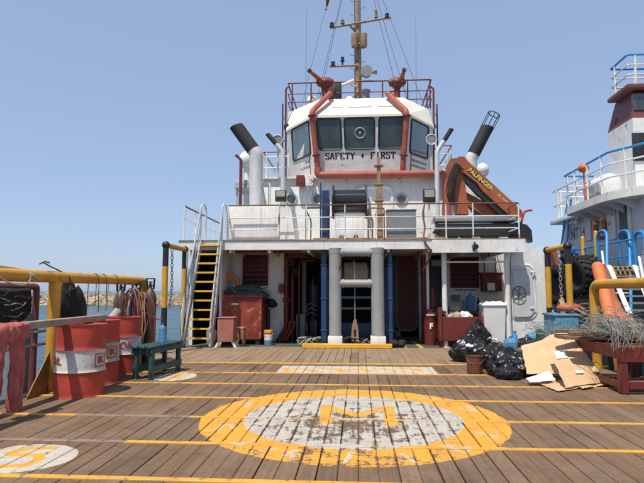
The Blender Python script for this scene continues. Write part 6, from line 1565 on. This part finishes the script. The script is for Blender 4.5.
def workbench():
    x0 = 3.28; x1 = 4.25; y0 = 7.05; y1 = 8.55; zt = .60
    t = thing('steel_workbench', 'dark red steel workbench covered with wire and timber', 'workbench', (x0, y0, .01))
    mb = MB(); mb.bx(x0, x1, y0, y0 + .06, zt - .20, zt, .008); part('front_apron', mb, 'red_oxide', t)
    mb = MB(); mb.bx(x0, x0 + .05, y0 + .061, y1, zt - .16, zt, .008); part('side_apron', mb, 'red_oxide', t)
    mb = MB(); mb.bx(x0 + .051, x1, y0 + .061, y1, zt - .05, zt - .012); part('top', mb, 'rust_steel', t)
    for x in (x0 + .02, x1 - .12):
        for y in (y0 + .01, y1 - .12): mb = MB(); mb.bx(x, x + .10, y, y + .10, .01, zt - .06, .008); part('leg', mb, 'red_oxide', t)
    mb = MB(); mb.bx(x0 + .12, x1, y0 + .02, y0 + .08, .06, .17, .008); part('lower_rail', mb, 'red_oxide', t)
    mb = MB(); mb.bx(x0 + .03, x0 + .09, y0 + .11, y1 - .1, .06, .15, .008); part('lower_rail', mb, 'red_oxide', t)
    rnd = random.Random(17)
    for k in range(9):
        yk = y0 + .5 + .12 * (k % 5) + rnd.uniform(-.02, .02); z = zt + .02 + .065 * (k // 5) + rnd.uniform(0, .008); L = rnd.uniform(.9, 1.5)
        a = rnd.uniform(-.22, .12); mb = MB(); mb.box((x0 + .30 + rnd.uniform(-.1, .1), yk + .2, z + .01), (L, .10, .05), Matrix.Rotation(a, 3, 'Z') @ Matrix.Rotation(rnd.uniform(-.02, .02), 3, 'Y'), .006)
        solo('timber_offcut', mb, 'wood_old', 'dark timber offcut piled on the red workbench under the wire', 'timber', 'timber offcuts on the workbench')
    def tangle(nm, c, ext, n, m, lab, hang=None, seed=1):
        rr = random.Random(seed); t2 = thing(nm, lab, 'wire', c); mb = MB(); ms = {}
        for k in range(n):
            x = c[0] + rr.gauss(0, ext[0] * .4); y = c[1] + rr.gauss(0, ext[1] * .4); z = c[2] + abs(rr.gauss(0, ext[2] * .5)); pts = []
            R_ = rr.uniform(.07, .28); ph = rr.uniform(0, 6.3); tx, ty = rr.uniform(-.7, .7), rr.uniform(-.7, .7)
            for q in range(11):
                a = ph + q * rr.uniform(.45, .75); px_ = x + R_ * math.cos(a) + .04 * rr.uniform(-1, 1); py_ = y + R_ * .8 * math.sin(a) + .04 * rr.uniform(-1, 1)
                pz_ = max(z + R_ * (tx * math.cos(a) + ty * math.sin(a)) * .8 + .05, zt + .01 if py_ > y0 and px_ > x0 else .3); pts.append(Vector((px_, py_, pz_)))
            mm = rr.choice(m); ms.setdefault(mm, MB()).tube(fillet(pts, .08, 2), rr.uniform(.0022, .0036), 4, caps=False)
        for mm, mb in ms.items(): part('wire_coils', mb, mm, t2, stuff=True)
    tangle('wire_tangle', (x0 + .18, y0 + .62, zt + .12), (.34, .50, .24), 80, ['wire_white', 'wire_white', 'wire_grey', 'rope_tan', 'blue_fade'], 'tangle of pale grey wire heaped on the red workbench', seed=3)
    tangle('wire_tangle', (x0 + .62, y0 + .30, zt + .06), (.5, .4, .16), 55, ['wire_grey', 'rope_tan', 'wire_white'], 'brownish wire and twigs spread along the workbench front', seed=5)
    tangle('wire_tangle', (x0 + .1, 9.3, .50), (.55, .45, .22), 40, ['wire_white', 'wire_grey', 'blue_fade'], 'loose pale wire trailing over the blue crate behind the workbench', seed=8)
    # vertical hank hanging over the front edge
    t3 = thing('wire_hank', 'hank of straight pale wires hanging over the workbench front edge', 'wire', (x0 + .05, y0 - .02, .5)); mb = MB(); rr = random.Random(2)
    for k in range(24):
        x = x0 - .12 + rr.uniform(0, .42); dx = rr.uniform(-.12, .12); yy = y0 + rr.uniform(-.05, .03)
        pts = [Vector((x + dx * 2, yy + .35, zt + .30 + rr.uniform(-.08, .08))), Vector((x + dx, yy + .10, zt + .34 + rr.uniform(-.08, .05))), Vector((x + rr.uniform(-.02, .02), yy - .03, zt + .18)), Vector((x - dx, yy - .05, zt + rr.uniform(-.06, .10)))]
        mb.tube(fillet(pts, .1, 3), .003, 4, caps=False)
    part('wires', mb, 'wire_white', t3, stuff=True)
workbench()
# blue crate behind
p = G(574, 345); mb = MB(); a = W(555, 330, 10.4); b = W(601, 314, 10.4); t = thing('blue_crate', 'faded blue plastic crate at the foot of the yellow rail', 'crate', ((a.x + b.x) / 2, 10.6, 0))
x0_, x1_ = a.x, 4.15; zt_c = b.z - .05
mb.bx(x0_, x1_, 10.4, 11.0, .0, zt_c, .02); part('body', mb, 'blue_fade', t); mb = MB(); mb.bx(x0_ - .02, x1_ + .02, 10.38, 11.02, zt_c, zt_c + .05, .012); part('rim', mb, 'blue_fade', t)
for k in range(5): x = x0_ + .1 + k * (x1_ - x0_ - .2) / 4; mb = MB(); mb.bx(x - .015, x + .015, 10.385, 10.41, .04, zt_c - .02, .004); part('rib', mb, 'blue_fade', t)
p = W(571, 310, 10.6); mb = MB(); mb.ball((p.x, 10.7, zt_c + .15), (.24, .18, .11), 14, 8); mb.ball((p.x + .2, 10.72, zt_c + .12), (.12, .1, .07), 10, 6); solo('red_float', mb, 'red_pipe', 'faded red float lying on the blue crate', 'float')
mb = MB(); pp = [Vector((W(552, 300, 11.3).x, 11.3, .9)), Vector((W(560, 318, 11.0).x, 11.0, .66)), Vector((W(572, 302, 10.6).x, 10.5, .99)), Vector((W(588, 305, 10.2).x, 10.35, .86))]; mb.tube(fillet(pp, .3, 5), .016, 6); mb.tube([pp[0], Vector((pp[0].x - .02, 11.35, .4)), Vector((pp[0].x + .01, 11.3, 0))], .016, 6); solo('grey_cable', mb, 'wire_white', 'pale cable looping over the blue crate', 'cable')
# coil of rope hung on the guard frame
mb = MB(); c = Vector((3.95, ha.y + .1, .95))
for k in range(5): mb.tube([c + Vector((-.03 + .012 * k, (.07 + .012 * k) * math.cos(q * .449), (.17 + .012 * k) * math.sin(q * .449))) for q in range(14)], .015, 6, closed=True)
solo('rope_coil', mb, 'rope_tan', 'coil of tan rope hung on the pipe frame by the green bin', 'rope')
# orange slide chute leaning behind the yellow rail
def chute():
    top = W(597.5, 266, 11.2); bot = W(613, 328, 9.9); t = thing('orange_chute', 'orange curved slide leaning behind the yellow pipe rail', 'slide', (bot.x, bot.y, bot.z))
    mb = MB(); n = 16; pts = []; 
    for k in range(n + 1):
        f = k / n; p = top.lerp(bot, f); pts.append(p)
    mb.tube(pts, .115, 16); part('roll_edge', mb, 'orange', t)
    vs = []; fs = []
    a0, a1 = W(603, 265, 11.25), W(608, 266, 11.5); 
    L = [W(x, y, Y) for x, y, Y in ((600, 264, 11.3), (607, 283, 11.0), (612, 300, 10.7), (617, 314, 10.4), (622, 321, 10.1), (631, 323, 9.9))]
    Rr = [W(x, y, Y) for x, y, Y in ((606, 264, 11.7), (612, 283, 11.4), (617.5, 297, 11.1), (622, 308, 10.8), (628, 316, 10.5), (636, 320, 10.3))]
    for a, b in zip(L, Rr): vs += [a, b, a + Vector((0, 0, -.03)), b + Vector((0, 0, -.03))]
    for k in range(len(L) - 1):
        o = 4 * k; fs += [(o, o + 1, o + 5, o + 4), (o + 2, o + 6, o + 7, o + 3), (o, o + 4, o + 6, o + 2), (o + 1, o + 3, o + 7, o + 5)]
    mb = MB(); mb.add(vs, fs); part('chute', mb, 'orange', t)
    mb = MB(); mb.tube([bot, (bot.x + .05, bot.y, -.1)], .06, 8); part('prop', mb, 'orange', t)
chute()
# tyres
def tyre(c, R0, wd, axis, lab):
    t = thing('tyre_fender', lab, 'tyre', (c[0], c[1], c[2] - R0), 'tyre fenders'); M = Vector((0, 0, 1)).rotation_difference(Vector(axis)).to_matrix()
    pr = [(R0 * .55, -wd * .36), (R0 * .72, -wd * .5), (R0 * .9, -wd * .47), (R0 * .975, -wd * .38), (R0 * .99, 0), (R0 * .975, wd * .38), (R0 * .9, wd * .47), (R0 * .72, wd * .5), (R0 * .55, wd * .36), (R0 * .6, 0), (R0 * .55, -wd * .36)]
    mb = MB(); mb.lathe(pr, c, 32, M); part('carcass', mb, 'rubber', t)
    n = 18
    mb = MB()
    for k in range(n):
        for s in (-1, 1):
            a = 2 * math.pi * (k + (.5 if s > 0 else 0)) / n; rot = Matrix.Rotation(a, 3, 'Z') @ Matrix.Rotation(s * .5, 3, 'X')
            b = MB(); b.box((0, 0, 0), (R0 * .09, R0 * .15, wd * .5), None, .008)
            mb.add([M @ (Matrix.Rotation(a, 3, 'Z') @ (Matrix.Rotation(s * .45, 3, 'X') @ Vector(v) + Vector((R0 * .99, 0, s * wd * .23)))) + Vector(c) for v in b.v], b.f)
    part('tread', mb, 'rubber', t)
tyre(W(584, 275, 12.3), .43, .50, (.97, .2, .1), 'big lugged tractor tyre fender hung beside the orange chute')
tyre(W(560, 285, 13.4), .48, .34, (.9, .3, 0), 'worn tyre fender seen through the black and yellow frame')
mb = MB(); p = W(567, 262, 13.2)
for k in range(9): mb.ball((p.x + .05 * math.sin(k * 2.1), 13.2 + .05 * math.cos(k), W(567, 251 + k * 3.2, 13.2).z), (.13, .13, .11), 9, 6)
solo('rope_fender', mb, 'rubber', 'knobbly black rope fender hanging behind the pipe frame', 'fender')
mb = MB(); a = W(553, 251, 14.6); b = W(561, 268, 14.6); mb.prism([W(552, 252, 14.6), W(556, 249, 14.6), W(563, 268, 14.6), W(558, 271, 14.6)], (0, .5, 0)); mb.tube([W(560, 266, 14.8), W(562, 296, 14.8)], .06, 6); solo('orange_float', mb, 'crane_orange', 'faded orange boom float between the two vessels', 'float')

# ================================================================== neighbouring vessel
NX = 7.4
nb = thing('neighbour_ship', 'pale grey neighbouring ship with maroon bridge and blue railings', 'ship', (9.5, 15, SEA))
mb = MB(); mb.prism([(6.55, 2, SEA - .6), (6.75, 2, 1.55), (12.5, 2, 1.55), (12.5, 2, SEA - .6)], (0, 20.5, 0)); part('hull', mb, 'hull_dark', nb)
mb = MB(); mb.bx(6.62, 6.85, 2, 22.4, 1.551, 1.73, .03); part('rubbing_strake', mb, 'crane_orange', nb)
zl = 3.72
yE = 19.6
mb = MB(); mb.bx(NX, 12.2, 12.6, yE, 1.551, zl - .002); wall_n = part('lower_house', mb, 'neighbour_grey', nb)
mb = MB(); mb.prism(fillet([(NX - .75, 17.6, zl), (NX - .75, 14.5, zl), (NX - .2, 13.5, zl), (12.4, 12.9, zl), (12.4, 17.6, zl)], .5, 4, True), (0, 0, .22)); mb.bx(NX - .3, 12.3, 17.6, yE + .4, zl + .003, zl + .17, .02); part('boat_deck', mb, 'white_paint', nb)
for k in range(5): mb = MB(); y = 14.4 + k * .62; mb.prism([(NX - .002, y, zl), (NX - .6, y, zl), (NX - .002, y, zl - .3)], (0, .04, 0)); part('bracket', mb, 'neighbour_grey', nb)
def on(x, y): return WX(x, y, NX)
def npanel(x0, x1, y0, y1, th, m, name, lab=None, par=None):
    a = on(x0, (y0 + y1) / 2); b = on(x1, (y0 + y1) / 2); zt_ = on((x0 + x1) / 2, y0).z; zb_ = on((x0 + x1) / 2, y1).z; mb = MB(); mb.bx(NX - th, NX - .002, min(a.y, b.y), max(a.y, b.y), zb_, zt_, .012); return part(name, mb, m, par or nb, lab)
d1 = npanel(608.5, 616.5, 207.5, 240, .05, 'white_paint', 'door'); npanel(610, 612, 222, 225, .08, 'steel', 'handle', None, d1)
npanel(620.5, 629, 203, 239, .045, 'black_paint', 'window', 'tall black window shutter')
npanel(629.5, 632, 203, 238, .06, 'white_paint', 'window_post')
npanel(586, 592, 221, 241, .045, 'neighbour_grey', 'window')
# number on the wall
mb = MB(); c = on(578, 233.5); put_text(mb, 'NT14', .52, (NX - .006, c.y, c.z), (0, -1, 0), (0, 0, 1), .006); part('lettering', mb, 'maroon', nb, 'faded maroon characters NT14', smooth=False)
# bridge
UX = 8.25; yN = 16.1; yb_ = WX(608.5, 150, UX).y; zA = WX(607, 134, UX).z; zT = WX(610, 105, UX).z
mb = MB(); mb.bx(UX, 12, yN, yb_, zl + .221, zA); part('bridge', mb, 'white_paint', nb)
A_ = [Vector(v) for v in ((UX, yN, zA + .002), (12, yN, zA + .002), (12, yb_, zA + .002), (UX, yb_, zA + .002))]; B_ = [Vector(v) for v in ((UX + .12, yN + .15, zT), (12, yN + .15, zT), (12, yb_ - .35, zT), (UX + .12, yb_ - .35, zT))]
mb = MB(); mb.hull(A_, B_); top_ = part('bridge_top', mb, 'maroon', nb, 'maroon painted bridge top')
mb = MB(); mb.bx(UX - .15, 12, yN - .15, yb_ - .4, zT + .002, zT + .14, .02); part('roof', mb, 'maroon', nb)
mb = MB(); 
for k in range(3):
    x0_ = W(633 + k * 16, 92, yN).x; zz0, zz1 = zA + .25, zT - .12
    m2 = MB(); m2.bx(x0_, x0_ + .42, yN + .0, yN + .12, zz0, zz1, .01); part('window', m2, 'glass_dark', nb)
m2 = MB(); x0_ = W(632, 147, yN).x; m2.bx(x0_, x0_ + .7, yN - .05, yN - .002, W(640, 161, yN).z, W(640, 133, yN).z, .015); part('window', m2, 'black_paint', nb, 'black framed side window')
m2 = MB(); c = WX(613, 115, UX); m2.tube([Vector((UX + .02, c.y + .15 * math.sin(q), c.z + .3 * math.cos(q))) for q in (2.6, 3.1, 3.6, 4.2)], .03, 6); part('emblem', m2, 'crane_orange', nb)
def nrail(pts, hs, lab, m1='blue_bright', m2='white_paint', n=6, r=.032): return railing('ship_railing', lab, pts, hs, m1, m2, [k / n for k in range(n + 1)], r)
nrail([(12, 13.05, zl + .22), (NX - .15, 13.62, zl + .22), (NX - .66, 14.5, zl + .22), (NX - .68, 17.5, zl + .22), (NX + .3, 17.55, zl + .22)], [.4, .75, 1.08], 'blue topped railing along the neighbouring ship boat deck', n=11)
nrail([(11.5, yN, zT + .142), (UX - .05, yN, zT + .142), (UX - .05, yb_ - .5, zT + .142), (11, yb_ - .5, zT + .142)], [.33, .64, .95], 'blue railing round the roof of the maroon bridge', n=7)
nrail([(NX - .2, 17.7, zl + .17), (NX - .2, yE + .3, zl + .17), (10, yE + .3, zl + .17)], [.5, 1.05], 'white railing at the stern end of the neighbouring boat deck', 'white_paint', 'white_paint', n=6)
# lifebuoy
c = on(602, 228); t = thing('lifebuoy', 'orange lifebuoy on the neighbouring ship wall', 'lifebuoy', (NX - .08, c.y, c.z - .38)); mb = MB(); mb.tube([Vector((NX - .075, c.y + .29 * math.cos(q * .262), c.z + .29 * math.sin(q * .262))) for q in range(24)], .072, 10, closed=True); part('ring', mb, 'orange', t)
for q in range(4): a = q * math.pi / 2 + .78; mb = MB(); mb.ball((NX - .078, c.y + .29 * math.cos(a), c.z + .29 * math.sin(a)), (.078, .085, .085), 10, 6); part('band', mb, 'white_paint', t)
# liferaft, motor, orange lamp on the boat deck
c = WX(601, 178, NX - .2); t = thing('liferaft_canister', 'white liferaft canister on the neighbouring boat deck', 'liferaft', (c.x, c.y, zl + .22)); mb = MB(); mb.tube([(c.x, c.y - .6, zl + .62), (c.x, c.y - .55, zl + .62), (c.x, c.y + .55, zl + .62), (c.x, c.y + .6, zl + .62)], [.2, .32, .32, .2], 18); part('canister', mb, 'white_paint', t)
for s in (-.35, .35): mb = MB(); mb.bx(c.x - .3, c.x + .3, c.y + s - .04, c.y + s + .04, zl + .22, zl + .42, .01); part('cradle', mb, 'steel', t)
c = WX(591, 186, NX - .3); mb = MB(); mb.bx(c.x - .12, c.x + .12, c.y - .15, c.y + .15, zl + .22, zl + .9, .02); solo('deck_winch_box', mb, 'black_paint', 'small black box on the neighbouring boat deck', 'box')
c = WX(583.5, 168, NX - .68); mb = MB(); mb.tube([(c.x, c.y, zl + .22), (c.x, c.y, c.z - .1)], .025, 7); mb.ball((c.x, c.y, c.z), (.16, .2, .14), 14, 8); solo('orange_lamp', mb, 'orange', 'orange covered lamp on a stanchion of the neighbouring ship', 'lamp')
# blue ladder hoops and gangway between the ships
def hoops(x0, x1, ytop, ybot, X, lab):
    t = thing('blue_hoop_ladder', lab, 'ladder', (X, WX(x0, ybot, X).y, 1.5), 'blue hoop ladders')
    a = WX(x0, ytop, X); b = WX(x1, ytop, X); zt2 = a.z
    e = Vector((X - .55, b.y - 1.0, .75))
    for off in (0, .55):
        mb = MB(); mb.tube(fillet([(X + off, a.y, 1.55), (X + off, a.y, zt2), (X + off, b.y, zt2), (e.x + off, e.y, e.z)], .28, 6), .04, 10); part('hoop', mb, 'blue_bright', t)
    mb = MB(); mb.tube([(X - .1, b.y + .1, zt2 - .55), (e.x + .02, e.y - .05, e.z + .1)], .028, 8); part('inner_rail', mb, 'white_paint', t)
    for k in range(6):
        f = .15 + k * .14; p = Vector((X, b.y, zt2 - .3)).lerp(e, f); mb = MB(); mb.bx(p.x, p.x + .55, p.y - .03, p.y + .08, p.z - .55, p.z - .51, .004); part('step', mb, 'blue_bright' if k % 2 else 'white_paint', t)
hoops(597, 607, 232, 290, 6.35, 'blue tube hoop ladder by the orange lifebuoy')
hoops(634, 645, 233, 290, 6.1, 'blue tube hoop ladder over the end of the yellow rail')
def gangway():
    t = thing('gangway', 'white stringer gangway with a hazard striped step plate between the ships', 'gangway', (6.2, 11, .3))
    for x0, x1 in ((608, 628), (634, 652)):
        a = W(x0, 266, 12.0); b = W(x1, 313, 10.6); mb = MB(); mb.prism([a, a + Vector((.075, 0, 0)), b + Vector((.075, 0, 0)), b], (0, .08, .03)); part('stringer', mb, 'white_paint', t)
    for k in range(7):
        f = (k + .5) / 7; a = W(608, 266, 12.0).lerp(W(628, 313, 10.6), f); b = W(634, 266, 12).lerp(W(652, 313, 10.6), f); mb = MB(); mb.prism([a + Vector((.075, .02, -.01)), b + Vector((0, .02, -.01)), b + Vector((0, .2, -.01)), a + Vector((.075, .2, -.01))], (0, 0, -.035)); part('step', mb, 'grey_box', t)
    a = W(612, 266.5, 12.2); b = W(634, 274.5, 12.2); mb = MB(); mb.bx(a.x, b.x, 12.2, 12.24, b.z, a.z, .004); pl = part('step_plate', mb, 'yellow_clean', t)
    n = 4
    for k in range(n):
        x = a.x + .04 + (b.x - a.x - .06) * k / n; w_ = (b.x - a.x) / n * .5; mb = MB(); mb.prism([(x, 12.196, a.z - .01), (x + w_, 12.196, a.z - .01), (x + w_ + .07, 12.196, b.z + .01), (x + .07, 12.196, b.z + .01)], (0, .003, 0)); part('hazard_stripe', mb, 'print_black', pl)
gangway()
for x, y in ((582.5, 238), (595.5, 232.5)):
    p = WX(x, y, 6.72); mb = MB(); mb.tube([(6.72, p.y, 1.72), (6.72, p.y, p.z)], .055, 10); mb.ball((6.72, p.y, p.z), .055, 10, 6); solo('yellow_stanchion', mb, 'yellow_clean', 'yellow stanchion on the neighbouring bulwark beside the blue ladder' if x > 590 else 'yellow stanchion on the neighbouring bulwark beside the blue valve', 'stanchion')
p = WX(573, 250, 6.74); t = thing('blue_valve', 'blue valve head on the neighbouring bulwark', 'valve', (6.74, p.y, 1.72)); mb = MB(); mb.lathe([(.1, 0), (.1, .05), (.06, .07), (.06, .5), (.14, .55), (.14, .75), (.05, .8), (.05, .9)], (6.74, p.y, 1.72), 14); part('body', mb, 'blue_bright', t)
mb = MB(); mb.tube([(6.74 + .2 * math.cos(q * .5236), p.y + .2 * math.sin(q * .5236), 2.62) for q in range(12)], .02, 6, closed=True); mb.tube([(6.54, p.y, 2.62), (6.94, p.y, 2.62)], .015, 5); part('handwheel', mb, 'blue_bright', t)
p0 = WX(566, 240, 6.74); nrail([(6.74, 9.0, 1.72), (6.74, 21, 1.72)], [.45, .85], 'blue pipe railing along the neighbouring bulwark', 'blue_bright', 'blue_bright', n=5, r=.026)
# tall blue poles at the stern end
for x0, x1 in ((561, 568.5), (566, 571.5)):
    a = WX(x0, 250, 7.2); mb = MB(); q0 = WX(x0, 248, 7.2); q1 = WX(x1, 195, 7.2); mb.tube([(7.2, q0.y, 1.55), q0, q1], .035, 8); solo('blue_pole', mb, 'blue_bright', 'slanted blue pole at the stern end of the neighbouring ship' if x0 < 563 else 'second slanted blue pole beside the stern railing of the neighbouring ship', 'pole')
mb = MB(); c = WX(572, 215, 7.3)
for k in range(5):
    q = WX(568 + k * 3, 214 + (k % 2) * 9, 7.25); mb.ball(q, (.07, .08, .07), 9, 6)
mb.tube([WX(568, 214, 7.25), WX(570, 225, 7.3), WX(568, 240, 7.3)], .04, 6); mb.tube([WX(568, 214, 7.25), WX(574, 223, 7.25), WX(580, 214, 7.25), WX(582, 216, 7.45)], .04, 6)
solo('lamp_cluster', mb, 'white_paint', 'cluster of white deck lamps on the neighbouring ship corner', 'lamp')
